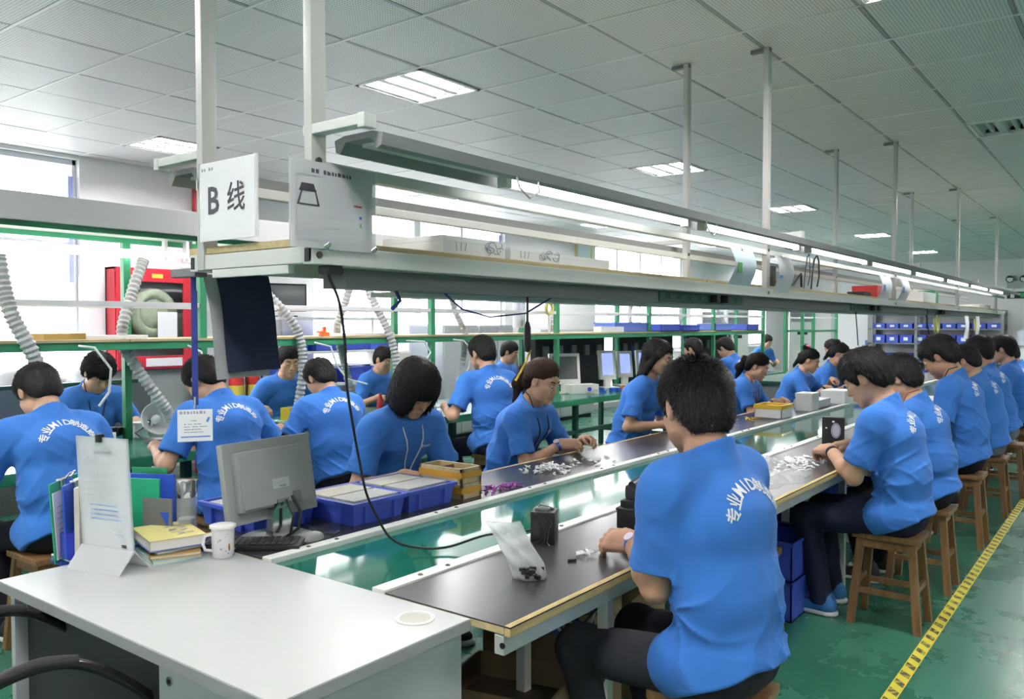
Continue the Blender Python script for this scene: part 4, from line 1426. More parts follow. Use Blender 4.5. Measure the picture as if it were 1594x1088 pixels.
for (x, ys) in ((-4.83, ((.4, 1.6), (1.75, 2.95), (3.1, 4.3))), (-5.12, ((.4, 1.6), (1.75, 2.95), (3.1, 4.3))), (-4.97, ((5.4, 6.6), (6.8, 8.0), (8.2, 9.4), (9.6, 10.8), (11.0, 12.2)))):
    for (a, c) in ys:
        b = MB(); b.tube([(x, a, 1.935), (x, c, 1.935)], .014, 10); tb = b.build('fluorescent_tube', MATS['tube_glow'], t, smooth=True)
        for yy in (a, c):
            b = MB(); b.bbox(x - .016, yy - .012, 1.92, x + .016, yy + .012, 1.957 if x == -4.97 else 2.05, .002); b.build('lamp_holder', MATS['white_steel'], tb)

# far end frame beyond the bench
t = thing('green_rack', 'tall green steel frame at the far end in front of the white air conditioner', 'rack', (0, 0, 0))
for (x, y) in ((-4.75, 14.6), (-4.75, 15.2), (-4.75, 16.6), (-5.19, 15.0), (-5.19, 16.6)):
    b = MB(); b.bbox(x - .025, y - .025, 0, x + .025, y + .025, 2.06, .004); b.build('post', MATS['green_steel'], t)
for (x, ya, yb_) in ((-4.75, 14.6, 16.6), (-5.19, 15.0, 16.6)):
    for z in (1.36, 2.03):
        b = MB(); b.bbox(x - .02, ya, z, x + .02, yb_, z + .04, .003); b.build('rail', MATS['green_steel'], t)
    b = MB(); b.bbox(x - .012, ya, 1.61, x + .012, yb_, 1.635, .003); b.build('white_rail', MATS['white_steel'], t)
b = MB(); b.bbox(-4.74, 14.7, 1.955, -4.70, 15.9, 1.985, .004); b.build('fluorescent_tube', MATS['tube_glow'], t)

# end cabinet with dark green top between the two lines
t = thing('end_cabinet', 'grey panelled end bench with green top behind the women at the line', 'cabinet', (0, 0, 0))
b = MB(); b.bbox(-4.45, 11.0, 0, -3.55, 13.4, .70, .004); b.build('carcass', MATS['cabinet_grey'], t)
b = MB(); b.bbox(-4.55, 10.9, .70, -3.50, 13.5, .74, .004); b.build('top', MATS['green_dark'], t)
for k in range(3):
    b = MB(); b.bbox(-4.42 + k * .29, 10.985, .06, -4.15 + k * .29, 11.0, .66, .003); b.build('panel', MATS['cabinet_grey'], t)

# flexible exhaust ducts: ribbed hoses hanging over the bench
def duct(pts, r, label, m='duct_grey', ribs=True):
    P = [Vector(p) for p in pts]
    # resample a smooth path
    out = []
    n = len(P)
    for i in range(n - 1):
        p0, p1, p2, p3 = P[max(i - 1, 0)], P[i], P[i + 1], P[min(i + 2, n - 1)]
        k = max(2, int((p2 - p1).length / .014))
        for j in range(k):
            s = j / k
            out.append(.5 * ((2 * p1) + (p2 - p0) * s + (2 * p0 - 5 * p1 + 4 * p2 - p3) * s * s + (3 * p1 - p0 - 3 * p2 + p3) * s ** 3))
    out.append(P[-1])
    rs = [r * (1.0 if (i % 2 == 0) else .78) for i in range(len(out))]
    b = MB(); b.tube(out, rs, 12)
    return tag(b.build('exhaust_duct', MATS[m]), label, 'duct', 'flexible ducts over the green bench')
duct([(-4.80, 1.83, 1.86), (-4.76, 1.84, 1.7), (-4.72, 1.86, 1.55), (-4.68, 1.94, 1.35), (-4.70, 2.02, 1.15), (-4.75, 2.05, .98)], .042, 'thick grey ribbed duct at the left edge, hanging beside the windows')
duct([(-4.97, 2.72, 1.90), (-4.92, 2.62, 1.70), (-4.86, 2.52, 1.42), (-4.82, 2.60, 1.22), (-4.78, 2.75, .98), (-4.80, 2.80, .90)], .036, 'grey ribbed duct crossing in front of the red hydrant cabinet')
duct([(-4.9, 3.40, 1.87), (-4.80, 3.50, 1.72), (-4.72, 3.66, 1.52), (-4.70, 3.72, 1.36), (-4.70, 3.73, 1.15), (-4.74, 3.72, .93)], .034, 'pale ribbed duct beside the dark navy cloth')
duct([(-4.95, 4.42, 1.87), (-5.0, 4.40, 1.7), (-5.06, 4.36, 1.5), (-5.12, 4.42, 1.38), (-5.14, 4.52, 1.1), (-5.10, 4.56, .9)], .034, 'ribbed duct hanging down behind the one in front of the window')
duct([(-4.85, 4.46, 1.87), (-4.80, 4.50, 1.68), (-4.70, 4.56, 1.45), (-4.66, 4.60, 1.25), (-4.66, 4.62, 1.0), (-4.70, 4.62, .9)], .035, 'ribbed duct reaching down to the black fan on the bench')
duct([(-4.97, 5.55, 1.87), (-4.92, 5.62, 1.6), (-4.86, 5.68, 1.4), (-4.84, 5.62, 1.2), (-4.84, 5.55, .95)], .030, 'pale duct in front of the standing man with the cropped hair')
duct([(-4.97, 7.3, 1.87), (-4.95, 7.26, 1.7), (-4.92, 7.12, 1.45)], .028, 'short slanted duct over the grey partition, behind the green shelf', 'duct_grey')
duct([(-4.97, 9.0, 1.87), (-4.9, 8.75, 1.66), (-4.86, 8.70, 1.5)], .028, 'slanted duct over the blue crates on the shelf')
duct([(-4.97, 10.4, 1.87), (-4.95, 10.2, 1.6), (-4.9, 10.32, 1.2), (-4.9, 10.4, 1.0)], .026, 'ribbed duct left of the far man facing right')
duct([(-4.97, 11.2, 1.87), (-4.93, 11.55, 1.6), (-4.9, 11.8, 1.3)], .026, 'farthest slanted duct at the end of the bench')

# red hydrant cabinet and pipe on the wall
t = thing('hydrant_cabinet', 'red fire hydrant cabinet with dark glass door on the wall', 'cabinet', (XL + .002, 4.22, 0))
b = MB()
for (x0, y0, z0, x1, y1, z1) in ((0, -.40, 1.07, .02, .40, 2.03), (0, -.40, 1.07, .17, -.38, 2.03), (0, .38, 1.07, .17, .40, 2.03), (0, -.40, 1.07, .17, .40, 1.09), (0, -.40, 2.01, .17, .40, 2.03)): b.box(x0, y0, z0, x1, y1, z1)
b.build('body', MATS['red_paint'], t)
b = MB(); b.box(.02, -.38, 1.09, .03, .38, 2.01); b.build('inner_back', MATS['alu_dark'], t)
b = MB()
for (y0, z0, y1, z1) in ((-.39, 1.08, -.27, 2.02), (.27, 1.08, .39, 2.02), (-.27, 1.08, .27, 1.20), (-.27, 1.90, .27, 2.02)): b.bbox(.17, y0, z0, .19, y1, z1, .004)
dd = b.build('door', MATS['red_paint'], t)
b = MB(); b.box(.172, -.27, 1.20, .178, .27, 1.90); b.build('glass', MATS['glass_pane'], dd)
b = MB(); b.bbox(.19, -.05, 1.94, .192, .06, 1.98, .001); b.build('plate', MATS['yellow_label'], dd)
b = MB(); b.bbox(.19, -.33, 1.72, .215, -.29, 1.80, .004); b.build('latch', MATS['chrome'], dd)
b = MB(); b.tube([(.10 + .0, .19 * math.cos(a), 1.60 + .19 * math.sin(a)) for a in np.linspace(0, 6.28, 20)], .06, 10)
b.sphere((.1, 0, 1.6), .17, 14, 10, (.35, 1, 1)); b.build('coiled_hose', MATS['hose_canvas'], t, smooth='all')
b = MB(); b.bbox(.192, .0, 1.30, .194, .20, 1.62, .001); b.build('notice', MATS['paper'], dd)
b = MB(); b.bbox(.193, -.12, 1.10, .195, .25, 1.18, .001); b.build('notice', MATS['paper'], dd)
b = MB(); b.cyl(XL + .09, 4.72, 0, CEIL_Z, .055, 16); tag(b.build('fire_pipe', MATS['red_pipe'], smooth=True), 'dark red vertical fire pipe right of the hydrant cabinet', 'pipe')
for k, (y, lab) in enumerate(((5.00, 'red fire extinguisher with yellow label, left of the pair'), (5.19, 'red fire extinguisher with yellow label, right of the pair'))):
    e = thing('fire_extinguisher', lab, 'fire extinguisher', (XL + .30, y, .58), 0, 'fire extinguishers by the wall')
    b = MB(); b.lathe([(0, 0), (.070, 0), (.075, .01), (.075, .36), (.06, .41), (.028, .44), (.022, .48), (0, .48)], 20); b.build('cylinder', MATS['red_plastic'], e, smooth=True)
    b = MB(); b.lathe([(.0762, .10), (.0762, .30)], 20); b.build('label_band', MATS['yellow_label'], e, smooth=True)
    b = MB(); b.bbox(-.012, -.06, .48, .012, .04, .50, .003); b.bbox(-.01, -.055, .515, .01, .02, .53, .003); b.build('handle', MATS['black_plastic'], e)
    b = MB(); b.tube([(0, .03, .48), (.04, .08, .45), (.05, .09, .30), (.05, .085, .15)], .009, 8); b.build('hose', MATS['black_plastic'], e, smooth=True)
t = thing('extinguisher_stand', 'low dark steel stand holding the fire extinguishers', 'stand', (XL + .3, 5.09, 0))
b = MB(); b.bbox(-.14, -.24, .55, .14, .24, .578, .004); b.build('plate', MATS['black_matte'], t)
for sx in (-.12, .12):
    for sy in (-.22, .22):
        b = MB(); b.box(sx - .01, sy - .01, 0, sx + .01, sy + .01, .55); b.build('leg', MATS['black_matte'], t)

# furniture along the window wall
def cabinet(name, label, x0, y0, x1, y1, h, m, doors=2, cat='cabinet'):
    c = thing(name, label, cat, ((x0 + x1) / 2, (y0 + y1) / 2, 0))
    hx_, hy_ = abs(x1 - x0) / 2, abs(y1 - y0) / 2
    b = MB(); b.bbox(-hx_, -hy_, .05, hx_ - .02, hy_, h, .006); b.build('carcass', MATS[m], c)
    b = MB(); b.box(-hx_ + .03, -hy_ + .03, 0, hx_ - .05, hy_ - .03, .05); b.build('plinth', MATS['black_matte'], c)
    for k in range(doors):
        a = -hy_ + 2 * hy_ * k / doors; e = -hy_ + 2 * hy_ * (k + 1) / doors
        b = MB(); b.bbox(hx_ - .019, a + .008, .07, hx_, e - .008, h - .02, .004); d_ = b.build('door', MATS[m], c)
        b = MB(); b.bbox(hx_ + .001, e - .06, h * .5, hx_ + .02, e - .035, h * .5 + .18, .004); b.build('handle', MATS['cabinet_grey'], d_)
    return c
cabinet('storage_cabinet', 'pale bluish grey cabinet behind the green shelf post', -7.6, 7.32, -7.15, 7.72, 1.50, 'cabinet_pale', 1)
cabinet('storage_cabinet', 'grey steel cabinet behind the standing cropped hair man, left one', -7.6, 7.93, -7.15, 8.62, 1.49, 'cabinet_grey', 2)
cabinet('storage_cabinet', 'grey steel cabinet behind the standing cropped hair man, right one', -7.6, 8.68, -7.15, 9.40, 1.49, 'cabinet_grey', 2)
cabinet('storage_cabinet', 'grey steel cabinet behind the two monitors', -7.6, 10.1, -7.15, 11.6, 1.42, 'cabinet_grey', 3)
cabinet('storage_cabinet', 'low cream cabinet right of the seated man behind the ducts', -7.5, 6.92, -7.1, 7.25, 1.18, 'cabinet_warm', 1)
cabinet('low_cabinet', 'low grey cabinet under the left window', -7.6, 1.7, -7.2, 3.7, .98, 'cabinet_grey', 4)
for (y, z, s, lab) in ((2.85, .98, 1.0, 'white plastic bundle on the low cabinet under the window, left'), (3.18, .98, .8, 'white plastic bundle beside the taller one under the window'), (3.52, .98, 1.5, 'tall white wrapped bundle under the right end of the left window')):
    bm = bmesh.new(); bmesh.ops.create_icosphere(bm, subdivisions=3, radius=.14)
    for v in bm.verts:
        v.co *= 1 + .12 * math.sin(v.co.x * 40 + y * 9) * math.cos(v.co.z * 33)
        v.co.z = max(v.co.z, -.09); v.co.z *= s * .8
    b = MB(); b.bm(bm); tag(b.build('plastic_bundle', MATS['milky_bag'] if False else MATS['paper'], smooth='all', loc=(-7.38, y, z + .09 * s * .8)), lab, 'bundle', 'white bundles under the window')
t = thing('partition', 'dark grey low partition behind the bench at left', 'partition', (-6.6, 2.4, 0))
b = MB(); b.bbox(-.02, -1.3, .1, .02, 1.25, 1.02, .004); b.build('panel', MATS['alu_dark'], t)
b = MB(); b.bbox(-.025, -1.3, 1.02, .025, 1.25, 1.05, .003); b.build('cap_rail', MATS['green_dark'], t)
for y in (-1.25, 0, 1.2):
    b = MB(); b.box(-.2, y - .02, 0, .2, y + .02, .1); b.build('foot', MATS['alu_dark'], t)
# parts rack with blue bins by the wall
def bin_mesh(w, d, h, m='crate_blue'):
    b = MB(); th = .006
    b.box(-w / 2, -d / 2, 0, w / 2, d / 2, .008)
    for (x0, y0, x1, y1) in ((-w / 2, -d / 2, -w / 2 + th, d / 2), (w / 2 - th, -d / 2, w / 2, d / 2), (-w / 2, -d / 2, w / 2, -d / 2 + th), (-w / 2, d / 2 - th, w / 2, d / 2)): b.box(x0, y0, 0, x1, y1, h)
    for (x0, y0, x1, y1) in ((-w / 2 - .01, -d / 2 - .01, -w / 2 + th, d / 2 + .01), (w / 2 - th, -d / 2 - .01, w / 2 + .01, d / 2 + .01), (-w / 2, -d / 2 - .01, w / 2, -d / 2 + th), (-w / 2, d / 2 - th, w / 2, d / 2 + .01)): b.box(x0, y0, h - .014, x1, y1, h)
    return b
t = thing('parts_rack', 'grey steel rack of blue bins by the wall behind the bench', 'rack', (-7.35, 6.22, 0))
for sx in (-.2, .2):
    for sy in (-.83, .83):
        b = MB(); b.box(sx - .015, sy - .015, 0, sx + .015, sy + .015, 1.62); b.build('upright', MATS['cabinet_grey'], t)
for z in (.45, .82, 1.18, 1.55):
    b = MB(); b.bbox(-.22, -.85, z, .22, .85, z + .03, .003); b.build('shelf', MATS['white_steel'], t)
for z in (.48, .85, 1.21):
    for k in range(4):
        b = bin_mesh(.3, .30, .17)
        tag(b.build('parts_bin', MATS['crate_blue'], loc=(-7.3, 5.60 + k * .40, z)), 'blue parts bin, %s on the %s shelf of the grey rack behind the bench' % (('first', 'second', 'third', 'last')[k], {.48: 'lowest', .85: 'middle', 1.21: 'upper'}[z]), 'bin', 'blue bins in the rack behind the bench')
t = thing('monitor', 'black monitor on the top of the grey rack by the window wall', 'monitor', (-7.35, 5.62, 1.58), rad(70))
b = MB(); b.bbox(-.22, -.02, .06, .22, .03, .36, .008); c = b.build('case', MATS['black_plastic'], t, smooth=True)
b = MB(); b.box(-.20, -.0225, .08, .20, -.0205, .34); b.build('screen', MATS['screen_grey'], c)
b = MB(); b.bbox(-.10, -.08, 0, .10, .08, .015, .005); b.bbox(-.03, -.01, .01, .03, .02, .10, .004); b.build('stand', MATS['black_plastic'], t)
# dark equipment boards behind the monitors
for k, (y0, y1) in enumerate(((7.3, 8.75), (9.05, 10.6), (11.0, 12.5))):
    t = thing('instrument_board', 'black instrument board standing on the green bench, number from the left %s' % ('one', 'two', 'three')[k], 'board', (-5.27, (y0 + y1) / 2, T))
    t['label'] = ('black instrument board behind the grey screen monitor', 'black instrument board behind the pair of white monitors', 'black instrument board behind the far seated men')[k]
    hy_ = (y1 - y0) / 2
    b = MB(); b.bbox(-.05, -hy_, 0, .02, hy_, .58, .006); b.build('board', MATS['black_matte'], t)
    for q in range(5):
        b = MB(); b.bbox(.02, -hy_ + .12 + q * .28, .38, .05, -hy_ + .22 + q * .28, .50, .006); b.build('module', MATS['alu_dark'], t)
    b = MB(); b.tube([(.05, -hy_ + .3, .5), (.09, -hy_ + .32, .3), (.12, -hy_ + .5, .08), (.2, -hy_ + .55, .02)], .012, 8); b.build('cable_bundle', MATS['folder_blue'], t, smooth=True)
def small_monitor(x, y, rz, w, h, label, scr, lean=-.12):
    t = thing('monitor', label, 'monitor', (x, y, T), rz, 'white monitors on the green bench')
    M = Matrix.Translation((0, 0, .10)) @ Matrix.Rotation(lean, 4, 'X')
    b = MB(); b.bbox(-w / 2, -.02, 0, w / 2, .02, h, .008); b.xf(M); c = b.build('case', MATS['monitor_white'], t, smooth=True)
    b = MB(); b.box(-w / 2 + .035, -.0225, .05, w / 2 - .035, -.0205, h - .035); b.xf(M); b.build('screen', MATS[scr], c)
    b = MB(); b.bbox(-.04, -.015, .015, .04, .03, .13, .006); b.build('neck', MATS['monitor_white'], t)
    b = MB(); b.bbox(-.11, -.09, 0, .11, .09, .018, .008); b.build('foot', MATS['monitor_white'], t)
    return t
small_monitor(-4.93, 7.40, rad(60), .36, .33, 'grey screen white monitor right of the ponytailed woman', 'screen_grey')
small_monitor(-4.95, 8.32, rad(62), .22, .34, 'narrow white monitor with patterned screen beside the green post', 'screen_lit')
small_monitor(-4.98, 8.78, rad(62), .21, .32, 'narrow white monitor with blue screen close to the green post', 'screen_lit')
small_monitor(-4.98, 9.25, rad(62), .21, .32, 'white monitor half hidden behind the long haired woman', 'screen_lit')
t = thing('instrument', 'white boxy instrument with a round dial under the grey screen monitor', 'instrument', (-4.78, 7.50, T), rad(62))
b = MB(); b.bbox(-.17, -.07, .0, .17, .09, .10, .008); b.build('case', MATS['monitor_white'], t, smooth=True)
b = MB(); b.tube([(.05, -.07, .05), (.05, -.085, .05)], .022, 14); b.build('dial', MATS['folder_blue'], t)
b = bin_mesh(.30, .22, .10); tag(b.build('parts_bin', MATS['crate_blue'], loc=(-4.66, 8.93, T), rotz=.1), 'blue parts bin on the green bench beside the monitors', 'bin')
for (x, y, z, w, d, h, m, lab) in ((-4.9, 8.55, 1.414, .28, .75, .11, 'crate_blue_pale', 'pale blue crate on the green shelf, above the monitors'),
                                   (-4.78, 8.06, 1.414, .10, .50, .06, 'carton_white', 'white flat box on the green shelf in front of the pale crate'),
                                   (-4.85, 9.45, 1.414, .28, .50, .09, 'crate_blue', 'blue crate on the green shelf, right of the post'),
                                   (-4.85, 10.05, 1.414, .28, .50, .08, 'crate_blue', 'second blue crate on the green shelf, right of the post'),
                                   (-4.85, 11.1, 1.414, .28, .55, .10, 'crate_blue_pale', 'blue crate at the far end of the green shelf'),
                                   (-4.85, 12.2, 1.414, .28, .45, .09, 'crate_blue', 'last blue crate on the green shelf')):
    b = bin_mesh(w, d, h, m)
    if m == 'carton_white': b = MB(); b.bbox(-w / 2, -d / 2, 0, w / 2, d / 2, h, .004)
    tag(b.build('crate' if m != 'carton_white' else 'flat_box', MATS[m], loc=(x, y, z)), lab, 'crate' if m != 'carton_white' else 'box', 'crates on the green shelf')
# things lying on the green shelf at left
b = MB(); b.bbox(-.10, -.13, 0, .10, .13, .035, .004); tag(b.build('cardboard_folder', MATS['book_tan'], loc=(-4.95, 2.17, 1.414), rotz=.2), 'flat brown card folder on the green shelf at left', 'folder')
b = MB(); b.bbox(-.10, -.17, 0, .10, .17, .022, .003); tag(b.build('paper_stack', MATS['paper'], loc=(-4.93, 2.50, 1.414), rotz=-.1), 'stack of white paper on the green shelf in front of the hydrant cabinet', 'paper')
b = MB(); b.bbox(-.05, -.28, 0, .05, .28, .02, .003); tag(b.build('long_tray', MATS['white_steel'], loc=(-4.85, 4.45, 1.414)), 'thin white tray on the green shelf in front of the window', 'tray')
b = MB(); b.bbox(-.03, -.03, 0, .03, .03, .03, .004); b.bbox(-.012, -.012, .03, .012, .012, .07, .003); b.bbox(-.02, -.06, .02, .02, -.03, .04, .003); tag(b.build('clamp_fixture', MATS['orange_plastic'], loc=(-4.85, 4.05, 1.414)), 'small red and orange clamp on the green shelf', 'clamp')
t = thing('tape_dispenser', 'roll of yellowish tape hanging over the white rail', 'tape', (-4.72, 6.80, 1.66))
b = MB()
pts = [(0, .055 * math.cos(a), .055 * math.sin(a)) for a in np.linspace(0, 2 * math.pi, 25)]
b.tube(pts, .016, 8, cap=False); b.build('roll', MATS['yellow_label'] if False else MATS['book_yellow'], t, smooth=True)
b = MB(); b.bbox(-.01, -.01, -.25, .01, .01, -.05, .002); b.build('holder', MATS['white_steel'], t)
b = MB(); b.cyl(-4.88, 6.50, 1.47, 1.77, .055, 18); tag(b.build('blue_roll', MATS['blue_label'] if False else MATS['cabinet_pale'], smooth=True), 'tall blue grey roll standing on the green shelf', 'roll')
# items on the bench surface
def ball_lamp(x, y, lab):
    t = thing('work_lamp', lab, 'lamp', (x, y, T))
    M = Matrix.Translation((0, 0, .13)) @ Matrix.Rotation(rad(70), 4, 'Y') @ Matrix.Rotation(.4, 4, 'Z')
    b = MB(); b.lathe([(.02, -.05), (.03, -.05), (.04, -.02), (.095, .02), (.105, .05), (.10, .052), (.09, .024), (.035, -.015)], 24); b.xf(M); b.build('shade', MATS['reflector'], t, smooth='all')
    b = MB(); b.sphere((0, 0, .03), .03, 12, 8); b.xf(M); b.build('bulb', MATS['lamp_cool'], t, smooth='all')
    b = MB(); b.tube([(0, 0, .01), (-.02, -.06, .02), (-.04, -.1, .06), (-.05, 0, .11)], .008, 8); b.build('stem', MATS['alu_dark'], t, smooth=True)
    b = MB(); b.cyl(0, 0, 0, .015, .06, 16); b.build('base', MATS['alu_dark'], t)
    return t
ball_lamp(-4.98, 2.78, 'round silver work lamp on the green bench below the duct')
t = thing('thread_spool', 'white cylindrical spool on the green bench', 'spool', (-5.22, 2.82, T))
b = MB(); b.lathe([(0, 0), (.055, 0), (.055, .006), (.048, .008), (.048, .092), (.055, .094), (.055, .10), (.015, .10), (.015, .09), (0, .09)], 20); b.build('reel', MATS['paper'], t, smooth=True)
def clutter(x, y, s, m, lab, name='circuit_module', n=5, seed=1, z=T, cat='module', group=None):
    r = random.Random(seed)
    t = thing(name, lab, cat, (x, y, z), r.uniform(0, 3), group)
    for k in range(n):
        w, d, h = s * r.uniform(.4, 1), s * r.uniform(.3, .8), s * r.uniform(.25, .8)
        cx, cy = s * r.uniform(-.3, .3), s * r.uniform(-.3, .3)
        b = MB(); b.bbox(cx - w / 2, cy - d / 2, .0 if k < 2 else s * .2, cx + w / 2, cy + d / 2, h, .004)
        b.build('block', MATS[m[k % len(m)]], t)
    return t
clutter(-5.25, 2.62, .15, ['black_plastic', 'alu_dark', 'black_matte'], 'black machine part on the bench by the man facing forward', seed=3)
clutter(-5.05, 2.50, .11, ['yellow_plastic', 'white_part', 'alu_dark'], 'yellow and white clutter of parts on the bench at left', seed=4)
clutter(-5.2, 4.02, .13, ['yellow_plastic', 'black_plastic', 'white_part'], 'yellow and black device in front of the man behind the duct', seed=5)
clutter(-5.12, 4.18, .15, ['black_plastic', 'alu_dark'], 'black cone shaped tool beside the yellow device', seed=6)
clutter(-4.86, 3.55, .12, ['black_plastic', 'alu_dark'], 'dark tool holder next to the green boards', seed=7)
t = thing('cup', 'white cup on the green bench beside the pale duct', 'cup', (-5.2, 4.30, T))
b = MB(); b.lathe([(0, 0), (.03, 0), (.036, .09), (.033, .09), (.028, .005), (0, .005)], 16); b.build('bowl', MATS['mug_white'], t, smooth=True)
for k in range(9):
    r = random.Random(40 + k)
    b = MB(); b.bbox(-.055, -.035, 0, .055, .035, .004, .001)
    for q in range(4): b.bbox(r.uniform(-.04, .02), r.uniform(-.025, .01), .004, r.uniform(.0, .05), r.uniform(0, .03), .009, .001)
    tag(b.build('circuit_board', MATS['pcb_green'], loc=(-4.80 + r.uniform(-.09, .09), 3.72 + r.uniform(-.14, .14), T + .004 + .007 * k), rotz=r.uniform(0, 3)), 'green circuit board in the loose pile between two men', 'circuit board', 'loose pile of green circuit boards')
t = thing('squeeze_bottle', 'small red bottle on the green bench left of the fan', 'bottle', (-5.2, 4.95, T))
b = MB(); b.lathe([(0, 0), (.032, 0), (.034, .02), (.030, .08), (.014, .12), (.010, .15), (0, .15)], 16); b.build('bottle_body', MATS['red_plastic'], t, smooth=True)
t = thing('desk_fan', 'black fan in a pale casing on the green bench left of the bob haired woman', 'fan', (-4.70, 4.72, T), rad(55))
b = MB()
pts = []
for k in range(17):
    a = math.pi * k / 16
    pts.append((.075 * math.cos(a), .12 + .05 * math.sin(a) + .0))
pts = [(-.075, 0), (.075, 0)] + pts
b.prism([(x, z) for x, z in pts], -.05, .05, axis=1); b.build('casing', MATS['cabinet_pale'], t)
b = MB(); b.tube([(0, -.052, .085), (0, -.06, .085)], .062, 24); b.build('fan_face', MATS['black_plastic'], t)
b = MB(); b.tube([(.052 * math.cos(a), -.062, .085 + .052 * math.sin(a)) for a in np.linspace(0, 2 * math.pi, 25)], .005, 6, cap=False); b.build('fan_ring', MATS['chrome'], t, smooth=True)
for k in range(6):
    a = k * math.pi / 3
    b = MB(); b.tube([(.012 * math.cos(a), -.063, .085 + .012 * math.sin(a)), (.05 * math.cos(a + .5), -.063, .085 + .05 * math.sin(a + .5))], .006, 6); b.build('blade', MATS['alu_dark'], t)
for k in range(6):
    r = random.Random(60 + k)
    b = MB(); b.bbox(-.07, -.05, 0, .07, .05, .012, .003)
    tag(b.build('document', MATS['paper'], loc=(-4.68 + r.uniform(-.06, .06), 5.05 + r.uniform(-.15, .15), T + .002 + .0125 * k), rotz=r.uniform(-.6, .6)), 'white sheet wad in the pile before the standing cropped hair man', 'paper', 'white papers on the green bench')
for k in range(10):
    r = random.Random(80 + k)
    clutter(-4.62 - r.random() * .12, 7.6 + k * .16, .07, [r.choice(['orange_plastic', 'black_plastic', 'white_part', 'folder_blue', 'board_beige'])], 'small loose part on the green bench before the white monitors', 'loose_part', 2, 90 + k, T, 'part', 'loose parts before the monitors')
# goose-neck hoses
for (pts, lab) in (([(-4.72, 2.20, 1.38), (-4.66, 2.26, 1.37), (-4.62, 2.33, 1.25), (-4.64, 2.33, 1.12), (-4.66, 2.28, 1.04)], 'thin grey wire hanging from the green shelf at left'),
                   ([(-4.72, 5.35, 1.37), (-4.66, 5.42, 1.36), (-4.62, 5.48, 1.28), (-4.64, 5.46, 1.12), (-4.68, 5.40, 1.02)], 'thin white wire curving down behind the bob haired woman'),
                   ([(-4.72, 4.78, 1.37), (-4.68, 4.95, 1.36), (-4.66, 5.0, 1.27), (-4.68, 4.88, 1.1), (-4.72, 4.76, .98)], 'white wire arching down to the black fan'),
                   ([(-4.72, 2.86, 1.37), (-4.68, 2.93, 1.33), (-4.66, 2.95, 1.22), (-4.66, 2.90, 1.12)], 'white hose bending from the shelf beside the lanyard'),
                   ([(-4.72, 3.85, 1.37), (-4.66, 3.95, 1.34), (-4.64, 3.99, 1.2), (-4.66, 4.1, 1.1), (-4.66, 4.3, 1.05)], 'pale wire over the back of the third man')):
    b = MB(); b.tube(pts, .007, 8); tag(b.build('hanging_wire', MATS['white_steel'], smooth=True), lab, 'wire', 'wires hanging from the green shelf')
# far wall: bin rack, air conditioners, signs
t = thing('bin_rack', 'dark steel shelving with blue bins against the back wall', 'rack', (0, 0, 0))
for x in (-5.42, -5.36, -4.35, -3.25, -2.55):
    b = MB(); b.box(x - .03, 21.7, 0, x + .03, 21.76, 1.83); b.build('upright', MATS['alu_dark'], t)
for x in (-5.42, -4.35, -3.25, -2.55):
    b = MB(); b.box(x - .03, 22.25, 0, x + .03, 22.31, 1.83); b.build('upright', MATS['alu_dark'], t)
for z in (.22, .62, 1.05, 1.40, 1.79):
    b = MB(); b.bbox(-5.45, 21.7, z - .03, -2.52, 22.3, z, .004); b.build('shelf', MATS['alu_dark'], t)
for (z, n, h) in ((1.40, 9, .13), (1.05, 8, .20), (.62, 8, .18), (.22, 8, .18)):
    for k in range(n):
        x = -5.2 + k * .31
        if x > -2.65: continue
        b = bin_mesh(.28, .42, h)
        o = thing('parts_bin', 'blue bin with white tag, %s from left, %s of back wall rack' % (ORD[k], {1.40: 'top bin shelf', 1.05: 'second bin shelf', .62: 'third bin shelf', .22: 'lowest bin shelf'}[z]), 'bin', (x, 21.95, z), 0, 'blue bins on the back wall shelving')
        b.build('tub', MATS['crate_blue'], o)
        b = MB(); b.bbox(-.05, -.226, h * .3, .05, -.2215, h * .7, .001); b.build('tag', MATS['paper'], o)
def air_con(x, y, rz, h, lab):
    t = thing('air_conditioner', lab, 'air conditioner', (x, y, 0), rz, 'standing air conditioners')
    b = MB(); b.bbox(-.29, -.18, .02, .29, .18, h, .012); b.build('case', MATS['ac_white'], t, smooth=True)
    b = MB(); b.box(-.29, -.16, 0, .29, .16, .02); b.build('base', MATS['black_matte'], t)
    b = MB()
    b.box(-.25, -.183, h - .36, .25, -.180, h - .07); gr = b.build('grille', MATS['vent_grey'], t)
    for k in range(7):
        q = MB(); q.box(-.25, -.190, h - .34 + k * .04, .25, -.183, h - .33 + k * .04); q.build('louvre', MATS['cabinet_grey'], gr)
    b = MB(); b.box(-.11, -.184, h * .66, .11, -.180, h * .66 + .07); b.build('display', MATS['black_plastic'], t)
    b = MB(); b.box(-.285, -.1815, h * .55, .285, -.1795, h * .552); b.build('seam', MATS['cabinet_grey'], t)
    return t
air_con(-6.25, 19.2, rad(20), 1.92, 'tall white standing air conditioner near the back wall, large grille')
air_con(-7.1, 15.9, rad(60), 1.82, 'white standing air conditioner beside the third window')
air_con(-7.1, 17.2, rad(60), 1.82, 'second white standing air conditioner beside the third window')
t = thing('water_dispenser', 'pale blue water bottle on a dispenser at the right edge', 'water dispenser', (-2.15, 21.9, 0))
b = MB(); b.bbox(-.16, -.16, 0, .16, .16, .95, .01); b.build('cabinet', MATS['ac_white'], t)
b = MB(); b.lathe([(0, 0), (.05, 0), (.06, .04), (.13, .08), (.135, .20), (.125, .22), (.135, .24), (.135, .38), (.1, .42), (0, .42)], 20, (0, 0, .95)); b.build('bottle', MATS['crate_blue_pale'] if False else MATS['cabinet_pale'], t, smooth=True)
t = thing('emergency_light', 'twin spot emergency light on the back wall above the exit sign', 'emergency light', (-2.35, YB - .002, 2.56))
